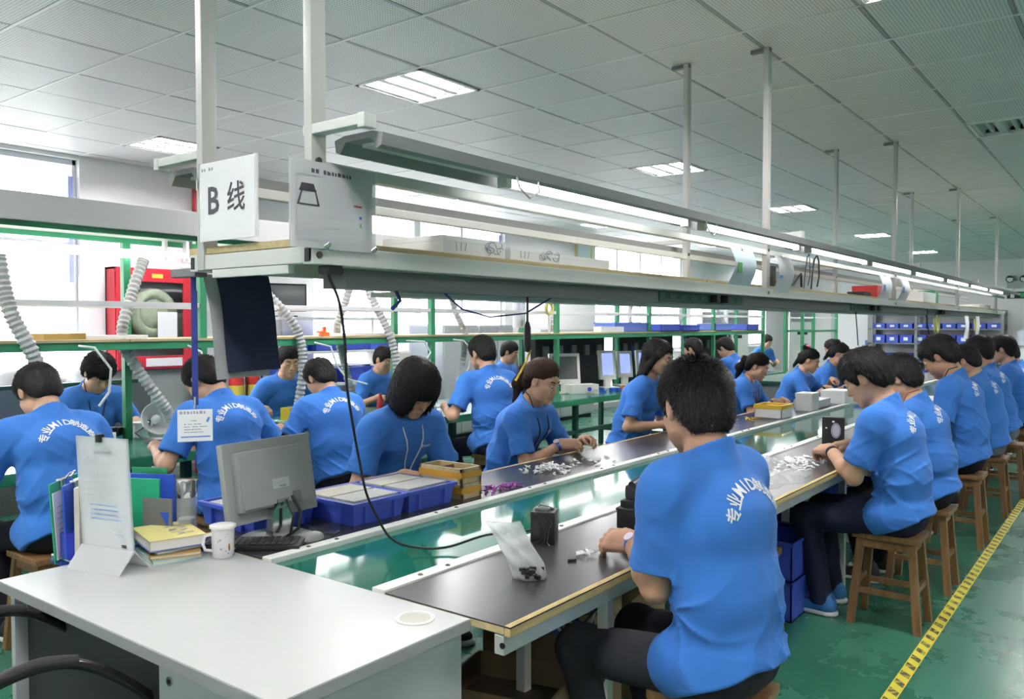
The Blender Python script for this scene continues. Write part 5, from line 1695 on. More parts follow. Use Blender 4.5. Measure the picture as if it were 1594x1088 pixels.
b = MB(); b.bbox(-.20, -.09, -.22, .20, 0, -.05, .008); b.build('box', MATS['cabinet_grey'], t)
for s in (-.14, .14):
    b = MB(); b.tube([(s, -.02, .0), (s, -.10, -.01)], [.06, .085], 18); l_ = b.build('spot', MATS['black_plastic'], t, smooth=True)
    b = MB(); b.tube([(s, -.101, -.01), (s, -.104, -.01)], .065, 18); b.build('lens', MATS['ac_white'], l_)
t = thing('exit_sign', 'dark illuminated sign plate under the emergency light on the back wall', 'sign', (-2.28, YB - .002, 2.18))
b = MB(); b.bbox(-.30, -.03, -.10, .30, 0, .10, .004); b.build('plate', MATS['ac_white'], t)
b = MB(); b.box(-.27, -.032, -.08, .27, -.03, .08); b.build('face', MATS['black_matte'], t)
b = MB(); b.bbox(-.20, -.034, -.06, -.12, -.0322, .06, .001); b.build('pictogram', MATS['ac_white'], t)
b = MB(); b.bbox(.0, -.034, -.05, .25, -.0322, .05, .001); b.build('pictogram', MATS['exit_green'], t)
# wall poster
t = thing('wall_poster', 'pale poster on the wall between the second and third windows', 'poster', (XL + .004, 12.05, 2.72))
b = MB(); b.box(0, -.26, -.2, .012, .26, .2); b.build('poster_frame', MATS['book_yellow'], t)
b = MB(); b.box(.012, -.2, -.2, .014, .2, .2); b.build('print', MATS['paper_blue'], t)
# ------------------------------------------------------------------ signs and papers on the gantry
def ink_lines(parent, M, x0, x1, y, n, dy, h, m, seed, gap=.12):
    """rows of small print, as flat strokes"""
    r = random.Random(seed); b = MB()
    for k in range(n):
        x = x0
        xe = x1 - r.random() * (x1 - x0) * .3
        while x < xe:
            w = h * r.uniform(.5, 1.1)
            b.add([tuple(M @ Vector(v)) for v in ((x, y - k * dy, 0), (min(x + w, xe), y - k * dy, 0), (min(x + w, xe), y - k * dy + h * r.uniform(.6, 1), 0), (x, y - k * dy + h, 0))], [(0, 1, 2, 3)])
            x += w + h * (.35 if r.random() > gap else 1.4)
    o = b.build('print_rows', MATS[m], parent)
    return o
t = thing('line_sign', 'white sign with the letter B and a Chinese character on the shelf end', 'sign', (-2.0, 1.338, 1.733))
b = MB(); b.bbox(-.129, -.003, 0, .129, .003, .218, .001); p = b.build('panel', MATS['paper'], t)
b = MB(); b.bbox(-.132, -.005, 0, -.127, .005, .22, .001); b.build('clear_edge', MATS['clear_plastic'], t)
b = MB(); b.bbox(.127, -.005, 0, .132, .005, .22, .001); b.build('clear_edge', MATS['clear_plastic'], t)
letters('lettering', 'B', .105, MATS['ink'], frame((-.065, -.0036, .108), (1, 0, 0), (0, 0, 1)), p, .0022)
letters('lettering', '线', .085, MATS['ink'], frame((.042, -.0036, .108), (1, 0, 0), (0, 0, 1)), p, .0012)
ink_lines(p, frame((0, -.0036, 0), (1, 0, 0), (0, 0, 1)), -.12, -.06, .195, 1, .01, .010, 'ink_light', 3)

t = thing('work_instruction_sheet', 'clear sleeve with a work instruction sheet showing a tablet, hung on the near post', 'sheet', (-1.645, 1.41, 1.69))
b = MB(); b.box(-.002, -.14, 0, .002, .14, .215); p = b.build('sleeve', MATS['clear_sheet'], t)
b = MB(); b.box(-.0005, -.128, .012, .0012, .128, .205); b.build('sheet_paper', MATS['thin_paper'], p)
M = frame((.0026, 0, 0), (0, 1, 0), (0, 0, 1))
def quad(parent, pts, m, name='print_patch', M=M):
    b = MB(); b.add([tuple(M @ Vector((x, y, 0))) for x, y in pts], [tuple(range(len(pts)))]); return b.build(name, MATS[m], parent)
quad(p, [(-.112, .142), (-.062, .142), (-.068, .158), (-.106, .158)], 'ink', 'tablet_picture')
quad(p, [(-.114, .138), (-.060, .138), (-.060, .144), (-.112, .144)], 'ink', 'tablet_picture')
quad(p, [(-.120, .106), (-.108, .138), (-.103, .138), (-.113, .106)], 'ink', 'tablet_picture')
quad(p, [(-.050, .106), (-.060, .138), (-.065, .138), (-.057, .106)], 'ink', 'tablet_picture')
quad(p, [(-.120, .104), (-.050, .104), (-.051, .108), (-.118, .108)], 'ink', 'tablet_picture')
for (x0, y0, x1, y1) in ((-.122, .02, -.120, .178), (-.035, .02, -.033, .178), (-.122, .178, .11, .180), (-.122, .018, .11, .020), (.108, .02, .110, .178)):
    quad(p, [(x0, y0), (x1, y0), (x1, y1), (x0, y1)], 'ink_light', 'print_rule')
ink_lines(p, M, -.075, .085, .186, 1, .01, .0105, 'ink', 5, .05)
ink_lines(p, M, -.03, .03, .174, 1, .01, .004, 'ink_light', 6)
ink_lines(p, M, -.02, .10, .160, 9, .0085, .0035, 'ink_light', 7)
ink_lines(p, M, -.025, .06, .078, 3, .013, .004, 'ink_light', 8)
ink_lines(p, M, -.11, -.05, .03, 2, .01, .004, 'ink_light', 9)
quad(p, [(.062, .116), (.09, .115), (.09, .120), (.062, .121)], 'ink_red'); quad(p, [(.082, .085), (.09, .085), (.09, .092), (.082, .092)], 'folder_blue'); quad(p, [(.082, .064), (.091, .064), (.088, .074), (.084, .074)], 'ink_green')
for (y, s) in ((-.03, 1), (.13, 1)):
    b = MB(); b.tube([(.004, y - .008, .006), (.010, y + .002, .016), (.009, y + .008, .012), (.004, y + .004, .0)], .0028, 6); b.build('clip', MATS['chrome'], t, smooth=True)

def hung_paper(y, w, h, z, lab, curl=.03, x=-1.647, patch='ink_green', m='paper_blue', lean=0):
    n = 14; b = MB(); vs = []; fs = []
    for k in range(n + 1):
        f = k / n
        xx = x + curl * math.sin(f * math.pi * 1.3) + lean * f
        for s in (-1, 1):
            vs.append((xx, y + s * w / 2 * (1 - .06 * math.sin(f * 3)) + .01 * math.sin(f * 3), z - f * h))
    for k in range(n): fs.append((2 * k, 2 * k + 1, 2 * k + 3, 2 * k + 2))
    vs2 = [(v[0] - .0012, v[1], v[2]) for v in vs]; o = len(vs)
    b.add(vs + vs2, fs + [tuple(i + o for i in f[::-1]) for f in fs])
    t = thing('instruction_paper', lab, 'paper', (0, 0, 0), 0, 'papers hung along the overhead shelf')
    b.build('sheet', MATS[m], t, smooth=True)
    q = MB(); q.box(x + curl + .001, y - w * .34, z - h * .62, x + curl + .0025, y - w * .16, z - h * .36); q.build('picture', MATS[patch], t)
    q = MB(); q.box(x - .004, y - .01, z - .01, x + .004, y + .01, z + .008); q.build('clip', MATS['chrome'], t)
hung_paper(4.10, .30, .20, 1.885, 'pale blue curved paper hanging left of the second near post', .022)
hung_paper(4.70, .26, .20, 1.885, 'white paper hanging right of the second near post', .020, patch='blue_label', m='paper', lean=.012)
hung_paper(7.05, .34, .20, 1.885, 'white paper hanging left of the red box on the shelf', .02, patch='blue_label', m='paper')
hung_paper(7.70, .32, .19, 1.885, 'white paper hanging right of the red box on the shelf', .02, patch='blue_label', m='paper')
for (y, z, lab) in ((10.9, 1.60, 'long white strip of paper hanging under the far shelf, left one'), (11.7, 1.60, 'long white strip of paper hanging under the far shelf, right one')):
    hung_paper(y, .26, .27, z, lab, .01, patch='paper', m='paper')

# cartons on the shelf
def carton(x0, x1, y0, y1, h, lab, m='carton_white', deco=True, name='white_carton'):
    c = thing(name, lab, 'box', ((x0 + x1) / 2, (y0 + y1) / 2, 1.7205), 0, 'boxes on the overhead shelf')
    hx_, hy_ = (x1 - x0) / 2, (y1 - y0) / 2
    b = MB(); b.bbox(-hx_, -hy_, 0, hx_, hy_, h, .003); b.build('carton', MATS[m], c)
    b = MB(); b.bbox(-hx_ - .001, -hy_ - .001, h * .7, hx_ + .001, hy_ + .001, h + .001, .002); b.build('lid', MATS[m], c)
    if deco:
        r = random.Random(int(y0 * 100)); b = MB()
        for k in range(9):
            yy, zz = hy_ * r.uniform(.25, .9), h * r.uniform(.25, .8)
            pts = [(hx_ + .002, yy + .02 * math.cos(a + k), zz + .012 * math.sin(a * 1.0 + k)) for a in np.linspace(0, 3.6, 7)]
            b.tube(pts, .0012, 4)
        for k in range(3):
            b.tube([(hx_ + .002, -hy_ * .6 + k * .02, h * .25), (hx_ + .002, -hy_ * .62 + k * .025, h * .7)], .0012, 4)
        b.build('floral_print', MATS['ink_light'], c)
carton(-2.0, -1.735, 1.92, 2.235, .058, 'white flat carton with flower print, nearest on the overhead shelf')
carton(-2.0, -1.735, 2.265, 2.56, .050, 'white flat carton with flower print, second on the overhead shelf')
carton(-2.0, -1.76, 2.60, 2.97, .042, 'plain white lidded box, third on the overhead shelf', deco=False)
carton(-1.95, -1.75, 7.25, 7.52, .10, 'red box standing between two papers on the shelf', 'red_plastic', False, 'red_box')
carton(-1.95, -1.72, 8.9, 9.5, .10, 'white long box farther along the overhead shelf', 'carton_white', False)
carton(-1.90, -1.74, 9.55, 9.75, .13, 'small pale green box beside the long white one', 'exit_green', False, 'green_box')
carton(-2.1, -1.75, 12.6, 13.6, .05, 'cream flat box near the far end of the shelf', 'carton_white', False)
t = thing('cable_reel', 'orange and black plug coil lying on the shelf by the second post', 'cable', (-1.80, 5.05, 1.721))
b = MB(); b.tube([(.055 * math.cos(a), .055 * math.sin(a), .015 + .002 * a) for a in np.linspace(0, 15, 60)], .008, 6); b.build('coil', MATS['orange_plastic'], t, smooth=True)
b = MB(); b.tube([(.03, .05, .02), (.05, .16, .03), (.06, .26, .10), (.05, .30, .02)], .008, 6); b.build('black_cord', MATS['black_plastic'], t, smooth=True)
b = MB(); b.bbox(-.03, -.16, 0, .03, -.10, .13, .008); b.build('plug_block', MATS['black_matte'], t, smooth=True)
for (y0, y1, zz, lab) in ((5.12, 5.22, 1.60, 'thin wire loop hanging from the lamp beam, left of the pair'), (5.26, 5.40, 1.62, 'thick black wire loop hanging from the lamp beam')):
    b = MB(); b.tube([(-1.66, y0, 1.72), (-1.655, y0 + .01, 1.82), (-1.65, y0 + .03, 1.91), (-1.645, (y0 + y1) / 2, 1.935), (-1.65, y1 - .02, 1.90), (-1.655, y1, 1.80), (-1.66, y1 - .02, 1.74)], .003 if y0 < 5.2 else .005, 6)
    tag(b.build('wire_loop', MATS['black_plastic'], smooth=True), lab, 'wire')
b = MB(); b.bbox(-.06, -.12, 0, .06, .12, .03, .008); tag(b.build('black_tool', MATS['black_matte'], smooth=True, loc=(-1.76, 6.75, 1.7215)), 'flat black tool lying on the shelf left of the hanging paper', 'tool')
for (y, lab) in ((2.0, 'thin yellow wire loop over the lamp channel near the first tube'), (3.32, 'white wire loop below the joint of the first and second tubes')):
    b = MB(); b.tube([(-1.47, y - .06, 1.95), (-1.46, y - .05, 1.90), (-1.46, y, 1.875), (-1.46, y + .05, 1.90), (-1.47, y + .05, 1.96)], .003, 6); tag(b.build('wire_loop', MATS['alu_light'], smooth=True), lab, 'wire')
for (y, z0, lab) in ((2.42, 1.60, 'black hanging cord with a plug end above the ponytailed woman'),):
    t = thing('hanging_tool', lab, 'tool', (-1.74, y - .05, 0))
    b = MB(); b.tube([(0, 0, 1.60), (0, 0, 1.50)], .004, 6); b.build('cord', MATS['black_plastic'], t)
    b = MB(); b.lathe([(0, 0), (.010, .005), (.014, .03), (.012, .09), (.006, .11), (0, .11)], 12, (0, 0, 1.40)); b.build('grip', MATS['black_plastic'], t, smooth=True)
    b = MB(); b.tube([(.0, .02, 1.41), (-.01, .0, 1.36), (-.03, -.03, 1.30)], .004, 6); b.build('tip', MATS['yellow_plastic'], t, smooth=True)
for (pts, m, lab, r) in (([(-1.76, 1.95, 1.60), (-1.77, 2.05, 1.55), (-1.775, 2.2, 1.525), (-1.77, 2.4, 1.54), (-1.76, 2.55, 1.60)], 'lanyard_navy', 'thin blue cord sagging below the shelf', .003),
                         ([(-1.74, 1.72, 1.60), (-1.742, 1.74, 1.57), (-1.745, 1.71, 1.545)], 'lanyard_navy', 'short blue ribbon end under the shelf', .006),
                         ([(-1.72, 6.5, 1.61), (-1.72, 6.55, 1.45), (-1.72, 6.58, 1.34)], 'black_plastic', 'dark cord dangling below the far power strip', .004),
                         ([(-1.72, 9.05, 1.61), (-1.72, 9.1, 1.5), (-1.72, 9.2, 1.38)], 'black_plastic', 'black cord dangling near the yellow ring', .006)):
    b = MB(); b.tube(pts, r, 6); tag(b.build('power_lead', MATS[m], smooth=True), lab, 'cord')
for (y, lab) in ((9.45, 'cream tape ring hanging below the shelf, left of the pair'), (12.0, 'cream tape ring hanging below the shelf, right of the pair')):
    b = MB(); b.tube([(-1.70, y + .085 * math.cos(a), 1.50 + .085 * math.sin(a)) for a in np.linspace(0, 2 * math.pi, 28)], .015, 8, cap=False)
    t = thing('tape_ring', lab, 'tape', (0, 0, 0)); b.build('ring', MATS['book_yellow'], t, smooth=True)
    b = MB(); b.tube([(-1.70, y, 1.415), (-1.70, y + .02, 1.30)], .012, 6); b.build('holder', MATS['white_steel'], t)

# navy cloth hung under the shelf, and the card on its lanyard
n = 16; vs = []; fs = []
for k in range(n + 1):
    f = k / n
    for s in range(9):
        g_ = s / 8
        vs.append((-2.20 + .006 * math.sin(g_ * 5 + f * 2) + .004 * math.sin(f * 6), 1.425 + .19 * g_ + .045 * f + .004 * math.sin(f * 4), 1.668 - .315 * f + .006 * g_ * f))
for k in range(n):
    for s in range(8):
        a = k * 9 + s; fs.append((a, a + 1, a + 10, a + 9))
t = thing('navy_cloth', 'dark navy cloth hung under the shelf end', 'cloth', (0, 0, 0))
b = MB(); b.add(vs, fs); o_ = len(vs); b.add([(x - .004, y, z) for x, y, z in vs], [f[::-1] for f in fs]); b.build('panel', MATS['navy_cloth'], t, smooth=True)
b = MB(); b.add([(x - .014, y - .03, z - .02) for x, y, z in vs], fs); b.add([(x - .017, y - .03, z - .02) for x, y, z in vs], [f[::-1] for f in fs]); b.build('grey_lining', MATS['grey_cloth'], t, smooth=True)
t = thing('id_card', 'white identity card hanging from the shelf end on a navy lanyard', 'card', (-2.24, 1.38, 1.20), rad(58))
b = MB()
b.prism([(-.008, 0), (.008, 0), (.008, .0), (-.008, .0)], 0, .001) if False else None
b.box(-.0075, -.0015, .075, .0075, .0015, .51); b.box(-.004, -.002, .06, .010, .002, .40); b.build('lanyard', MATS['lanyard_navy'], t)
b = MB(); b.tube([(0, 0, .085), (0, 0, .05)], .004, 8); b.build('swivel', MATS['chrome'], t, smooth=True)
b = MB(); b.bbox(-.049, -.0025, -.048, .049, .0025, .047, .001); c = b.build('card', MATS['paper'], t)
M = frame((0, -.0028, 0), (1, 0, 0), (0, 0, 1))
b = MB(); b.add([tuple(M @ Vector(v)) for v in ((-.040, -.036, 0), (.042, -.036, 0), (.042, -.032, 0), (-.040, -.032, 0))], [(0, 1, 2, 3)]); b.build('blue_band', MATS['blue_label'], c)
ink_lines(c, M, -.043, .035, .034, 1, .01, .009, 'ink_light', 21); ink_lines(c, M, -.012, .010, .012, 1, .01, .004, 'ink_light', 22); ink_lines(c, M, -.03, .036, .002, 4, .008, .004, 'ink_light', 23)
b = MB(); b.add([tuple(M @ Vector(v)) for v in ((.030, .010, 0), (.036, .008, 0), (.042, .022, 0), (.036, .024, 0))], [(0, 1, 2, 3)]); b.build('blue_mark', MATS['blue_label'], c)
b = MB(); b.bbox(-2.33, 1.36, 1.64, -2.20, 1.40, 1.665, .003); tag(b.build('hook_block', MATS['alu_dark']), 'small grey block under the shelf corner holding the lanyard', 'block')

# ------------------------------------------------------------------ things on the desk
t = thing('display_stand', 'upright clear desk stand with a printed sheet, foreground left', 'display stand', (-2.495, 1.24, T), rad(14))
b = MB()
tilt = .06; SW = .108
b.add([(-SW, -.0, .055), (SW, -.0, .055), (SW, -tilt * .3, .40), (-SW, -tilt * .3, .40), (-SW, .004, .055), (SW, .004, .055), (SW, .004 - tilt * .3, .40), (-SW, .004 - tilt * .3, .40)],
      [(0, 1, 2, 3), (4, 7, 6, 5), (0, 4, 5, 1), (1, 5, 6, 2), (2, 6, 7, 3), (3, 7, 4, 0)])
b.build('clear_pane', MATS['clear_plastic'], t)
b = MB(); b.add([(-.1, .002, .06), (.1, .002, .06), (.1, .002 - tilt * .3, .395), (-.1, .002 - tilt * .3, .395)], [(0, 1, 2, 3)])
Mp = frame((0, -.0015, .055), (1, 0, 0), (0, -tilt * .3 / .315, 1))
sh = b.build('paper_sheet', MATS['paper'], t)
M2 = frame((0, -.0022, .055), (1, 0, 0), (0, -tilt * .3 / .315, 1))
ink_lines(sh, M2, -.03, .04, .298, 1, .01, .007, 'ink_light', 31)
ink_lines(sh, M2, -.075, -.03, .278, 1, .01, .006, 'ink_light', 32)
ink_lines(sh, M2, -.075, .05, .255, 5, .023, .004, 'ink_light', 33, .4)
ink_lines(sh, M2, -.06, .07, .135, 4, .014, .004, 'blue_label', 34, .3)
ink_lines(sh, M2, .03, .08, .055, 2, .012, .004, 'ink_light', 35)
b = MB(); b.add([tuple(M2 @ Vector(v)) for v in ((.062, .012, 0), (.082, .012, 0), (.082, .022, 0), (.062, .022, 0))], [(0, 1, 2, 3)]); b.build('stamp', MATS['ink'], sh)
b = MB(); b.prism([(-.055, 0), (-.053, 0), (.002, .058), (.002, .062), (-.002, .062)], -SW - .002, SW + .002, axis=0); b.prism([(.055, 0), (.053, 0), (.0, .058), (.0, .062), (.003, .062)], -SW - .002, SW + .002, axis=0)
b.build('foot', MATS['clear_sheet'], t)
b = MB(); b.bbox(-.012, -.030, .385, .004, -.008, .41, .004); b.build('binder_clip', MATS['black_plastic'], t)

# file holder with clipboards and folders
t = thing('file_rack', 'wire and blue plastic file rack at the left end of the desk', 'file rack', (-2.665, 1.34, T - .02), rad(0))
b = MB(); b.bbox(-.10, -.15, 0, .12, .16, .012, .003); b.bbox(-.02, -.155, 0, .02, -.10, .11, .004); b.bbox(-.02, .12, 0, .02, .165, .06, .004); b.build('base', MATS['holder_blue'], t)
b = MB(); b.tube([(-.07, -.155, .012), (-.07, -.155, .03), (.05, -.155, .03)], .005, 8); b.build('wire', MATS['chrome'], t)
def leaf(x0, y0, x1, y1, z0, h, th, m, lab, name='folder', lean=.0, cat='folder', clip=False, sheet=None):
    d = Vector((x1 - x0, y1 - y0, 0)); L = d.length; a = math.atan2(d.y, d.x)
    t = thing(name, lab, cat, ((x0 + x1) / 2, (y0 + y1) / 2, z0), a)
    Mx = Matrix.Rotation(lean, 4, 'X')
    b = MB(); b.bbox(-L / 2, -th / 2, 0, L / 2, th / 2, h, min(.003, th * .4)); b.xf(Mx); b.build('cover', MATS[m], t)
    if sheet:
        b = MB(); b.bbox(-L / 2 + .01, -th / 2 - .004, .01, L / 2 - .008, -th / 2 - .0005, h - .03, .001); b.xf(Mx); s_ = b.build('sheet', MATS[sheet], t)
        ink_lines(s_, Mx @ frame((0, -th / 2 - .0045, 0), (1, 0, 0), (0, 0, 1)), -L / 2 + .03, L / 2 - .03, h - .08, 9, .018, .004, 'ink_light', 51)
    if clip:
        b = MB(); b.bbox(-.04, -th / 2 - .012, h - .035, .04, th / 2 + .004, h + .006, .005); b.tube([(-.02, -th / 2 - .012, h), (-.02, -.03, h + .02), (.02, -.03, h + .02), (.02, -th / 2 - .012, h)], .003, 6); b.xf(Mx); b.build('clip', MATS['chrome'], t)
    return t
leaf(-2.675, 1.165, -2.815, 1.315, T - .006, .25, .004, 'folder_green', 'green clipboard with white form, leaning at the desk end', 'clipboard', -.06, 'clipboard', True, 'paper')
leaf(-2.645, 1.185, -2.785, 1.335, T - .006, .245, .006, 'folder_blue', 'dark blue clipboard behind the green one', 'clipboard', -.03, 'clipboard', True)
leaf(-2.615, 1.205, -2.755, 1.355, T - .006, .24, .016, 'cabinet_warm', 'cream file folder standing behind the clear stand', 'folder')
leaf(-2.595, 1.235, -2.735, 1.385, T - .006, .23, .008, 'page', 'pale document folder behind the cream one', 'folder')
leaf(-2.75, 1.39, -2.60, 1.47, T, .225, .006, 'folder_green', 'bright green folder standing behind the yellow notebook', 'folder')
leaf(-2.75, 1.43, -2.585, 1.515, T, .235, .006, 'folder_blue', 'blue folder standing behind the green folder', 'folder')
leaf(-2.76, 1.46, -2.64, 1.52, T, .25, .004, 'exit_green', 'dark green folder edge at the very back of the files', 'folder')
t = leaf(-2.635, 1.43, -2.535, 1.475, T, .165, .006, 'alu_dark', 'dark grey plastic bookend with triangular cut outs', 'bookend', 0, 'bookend')
b = MB(); b.add([(.01, -.0035, .12), (.045, -.0035, .12), (.04, -.0035, .07)], [(0, 2, 1)]); b.build('cut_out', MATS['folder_blue'], t)
b = MB(); b.add([(-.04, -.0035, .02), (-.015, -.0035, .06), (-.01, -.0035, .02)], [(0, 2, 1)]); b.build('cut_out', MATS['folder_green'], t)
def book(x, y, z, w, d, h, rz, m, lab, cat='book', cover2=None, tilt_=0, spiral=False):
    t = thing('notebook', lab, cat, (x, y, z), rz)
    Mx = Matrix.Rotation(tilt_, 4, 'X')
    b = MB(); b.box(-w / 2 + .003, -d / 2 + .003, .002, w / 2 - .003, d / 2 - .003, h - .002); b.xf(Mx); b.build('pages', MATS['page'], t)
    b = MB(); b.bbox(-w / 2, -d / 2, h - .003, w / 2, d / 2, h, .001); b.xf(Mx); cv = b.build('front_cover', MATS[m], t)
    b = MB(); b.bbox(-w / 2, -d / 2, 0, w / 2, d / 2, .003, .001); b.bbox(-w / 2 - .001, -d / 2, 0, -w / 2 + .002, d / 2, h, .001); b.xf(Mx); b.build('back_cover', MATS[cover2 or m], t)
    if spiral:
        b = MB()
        for k in range(14): b.tube([(-w / 2 + .004, -d / 2 + .015 + k * (d - .03) / 13, -.001), (-w / 2 - .006, -d / 2 + .015 + k * (d - .03) / 13, h / 2), (-w / 2 + .004, -d / 2 + .015 + k * (d - .03) / 13, h + .001)], .0012, 4)
        b.xf(Mx); b.build('spiral', MATS['chrome'], t)
    return t, cv, Mx
RB = rad(-20)
book(-2.475, 1.425, T, .20, .15, .016, rad(-14), 'book_cyan', 'pale blue booklet at the bottom of the desk pile')
book(-2.470, 1.435, T + .0165, .205, .15, .012, rad(-24), 'book_tan', 'yellow brown booklet second in the desk pile')
book(-2.480, 1.430, T + .029, .19, .14, .012, rad(-10), 'alu_dark', 'dark notebook in the middle of the desk pile')
_, cv, Mx = book(-2.490, 1.435, T + .0415, .225, .17, .034, rad(-15), 'book_yellow', 'thick yellow covered notebook with blue back on top of the desk pile', cover2='book_blue')
r = random.Random(5); b = MB()
for k in range(14):
    x0, y0 = -.08 + k * .011, .02 + .022 * math.sin(k * 1.7)
    b.tube([(x0, y0, .0345), (x0 + .012 * r.random(), y0 + .02, .0345), (x0 + .014, y0 - .012 * r.random(), .0345)], .0009, 4)
b.build('floral_print', MATS['ink_light'], cv)
t = thing('mug', 'white patterned mug with lid on the desk beside the keyboard', 'mug', (-2.325, 1.525, T), rad(-110))
b = MB(); b.lathe([(0, 0), (.031, 0), (.034, .004), (.036, .092), (.033, .092), (.031, .006), (0, .006)], 28); b.build('cup', MATS['mug_white'], t, smooth=True)
b = MB(); b.lathe([(0, .104), (.03, .104), (.041, .101), (.042, .094), (.036, .092), (0, .092)], 28); b.build('lid', MATS['mug_white'], t, smooth=True)
b = MB(); b.tube([(0.034, 0, .075), (.055, 0, .072), (.062, 0, .05), (.055, 0, .028), (.034, 0, .022)], .005, 8); b.build('handle', MATS['mug_white'], t, smooth=True)
r = random.Random(8)
b = MB()
for k in range(26):
    a, z = r.uniform(.6, 5.6), r.uniform(.015, .08); b.sphere((.0357 * math.cos(a), .0357 * math.sin(a), z), .0022 * r.uniform(.6, 1.6), 6, 4)
b.build('pattern', MATS['ink_light'], t)
b = MB(); b.sphere((.0345 * math.cos(1.9), .0345 * math.sin(1.9), .035), .009, 8, 6, (.35, .6, 1.4)); b.build('figure_print', MATS['mug_brown'], t)
t = thing('tumbler', 'clear drinking tumbler with steel lid behind the notebooks', 'tumbler', (-2.548, 1.535, T))
b = MB(); b.lathe([(0, 0), (.030, 0), (.033, .006), (.033, .165), (.030, .165), (.030, .012), (0, .012)], 24); b.build('glass_body', MATS['tumbler_glass'], t, smooth=True)
b = MB(); b.lathe([(0, .013), (.027, .013), (.027, .09), (0, .09)], 20); b.build('blue_water', MATS['blue_label'] if False else MATS['cabinet_pale'], t, smooth=True)
b = MB(); b.lathe([(.034, .162), (.0345, .165), (.0345, .215), (.032, .22), (0, .221)], 24); b.build('steel_lid', MATS['chrome'], t, smooth=True)

# monitor seen from behind, keyboard, mouse
t = thing('computer_monitor', 'grey flat monitor seen from behind beside the desk', 'monitor', (-2.37, 1.765, T), rad(-86))
M = Matrix.Translation((0, 0, .075)) @ Matrix.Rotation(.17, 4, 'X') @ Matrix.Diagonal((.98, 1, .84, 1))
# local: back faces +Y of the part, screen faces -Y
b = MB(); b.bbox(-.195, -.028, 0, .195, .0, .325, .007); b.xf(M); o = b.build('case', MATS['monitor_grey'], t, smooth=True)
b = MB(); b.bbox(-.155, .0, .045, .165, .028, .285, .012); b.xf(M); b.build('back_shell', MATS['monitor_grey'], o, smooth=True)
b = MB(); b.bbox(-.145, .026, .055, .155, .034, .268, .006); b.xf(M); b.build('rear_cover', MATS['monitor_grey'], o, smooth=True)
b = MB(); b.box(-.175, -.0295, .025, .175, -.028, .305); b.xf(M); b.build('screen', MATS['screen_grey'], o)
b = MB(); b.box(-.045, .0342, .118, .03, .0352, .158); b.xf(M); lb = b.build('rating_label', MATS['monitor_white'] if False else MATS['cabinet_grey'], t)
Mi = M @ frame((0, .0358, 0), (-1, 0, 0), (0, 0, 1))
ink_lines(lb, Mi, -.025, .04, .140, 2, .01, .006, 'ink_light', 61); ink_lines(lb, Mi, .0, .04, .123, 1, .01, .005, 'ink', 62)
b = MB(); b.bbox(-.09, .025, .048, -.055, .040, .095, .004); b.bbox(-.035, .025, .035, .02, .037, .075, .004); b.xf(M); b.build('socket_cover', MATS['monitor_grey_dark'], t)
b = MB(); b.tube([(-.03, .045, .15), (-.035, .08, .10), (-.03, .075, .04), (0, .06, .02)], .006, 8); b.tube([(-.005, .045, .14), (-.0, .085, .09), (.01, .08, .03), (.02, .06, .015)], .005, 8); b.build('cable', MATS['black_plastic'], t, smooth=True)
b = MB(); b.prism([(-.05, 0), (.05, 0), (.035, .13), (-.035, .13)], .0, .03, axis=1); b.build('neck', MATS['chrome'], t)
b = MB(); b.lathe([(0, 0), (.125, 0), (.13, .006), (.10, .018), (0, .024)], 32); b.build('foot', MATS['monitor_grey'], t, smooth=True)
t = thing('keyboard', 'black keyboard lying between the mug and the monitor', 'keyboard', (-2.345, 1.655, T + .001), rad(40))
b = MB(); b.bbox(-.16, -.06, 0, .16, .06, .016, .005); kb = b.build('base', MATS['black_plastic'], t, smooth=True)
b = MB()
for i in range(14):
    for j in range(5): b.bbox(-.148 + i * .0212, -.05 + j * .0205, .016, -.130 + i * .0212, -.033 + j * .0205, .021, .002)
o_ = b.build('keys', MATS['black_matte'], t); o_['kind'] = 'stuff'
t = thing('computer_mouse', 'grey computer mouse by the conveyor rail', 'mouse', (-2.262, 1.83, T))
b = MB(); b.sphere((0, 0, .004), .032, 14, 8, (.9, 1.5, .75)); b.build('shell', MATS['monitor_grey'], t, smooth='all')
b = MB(); b.tube([(0, .045, .012), (.02, .075, .006), (.0, .12, .005)], .003, 6); b.build('cord', MATS['black_plastic'], t, smooth=True)

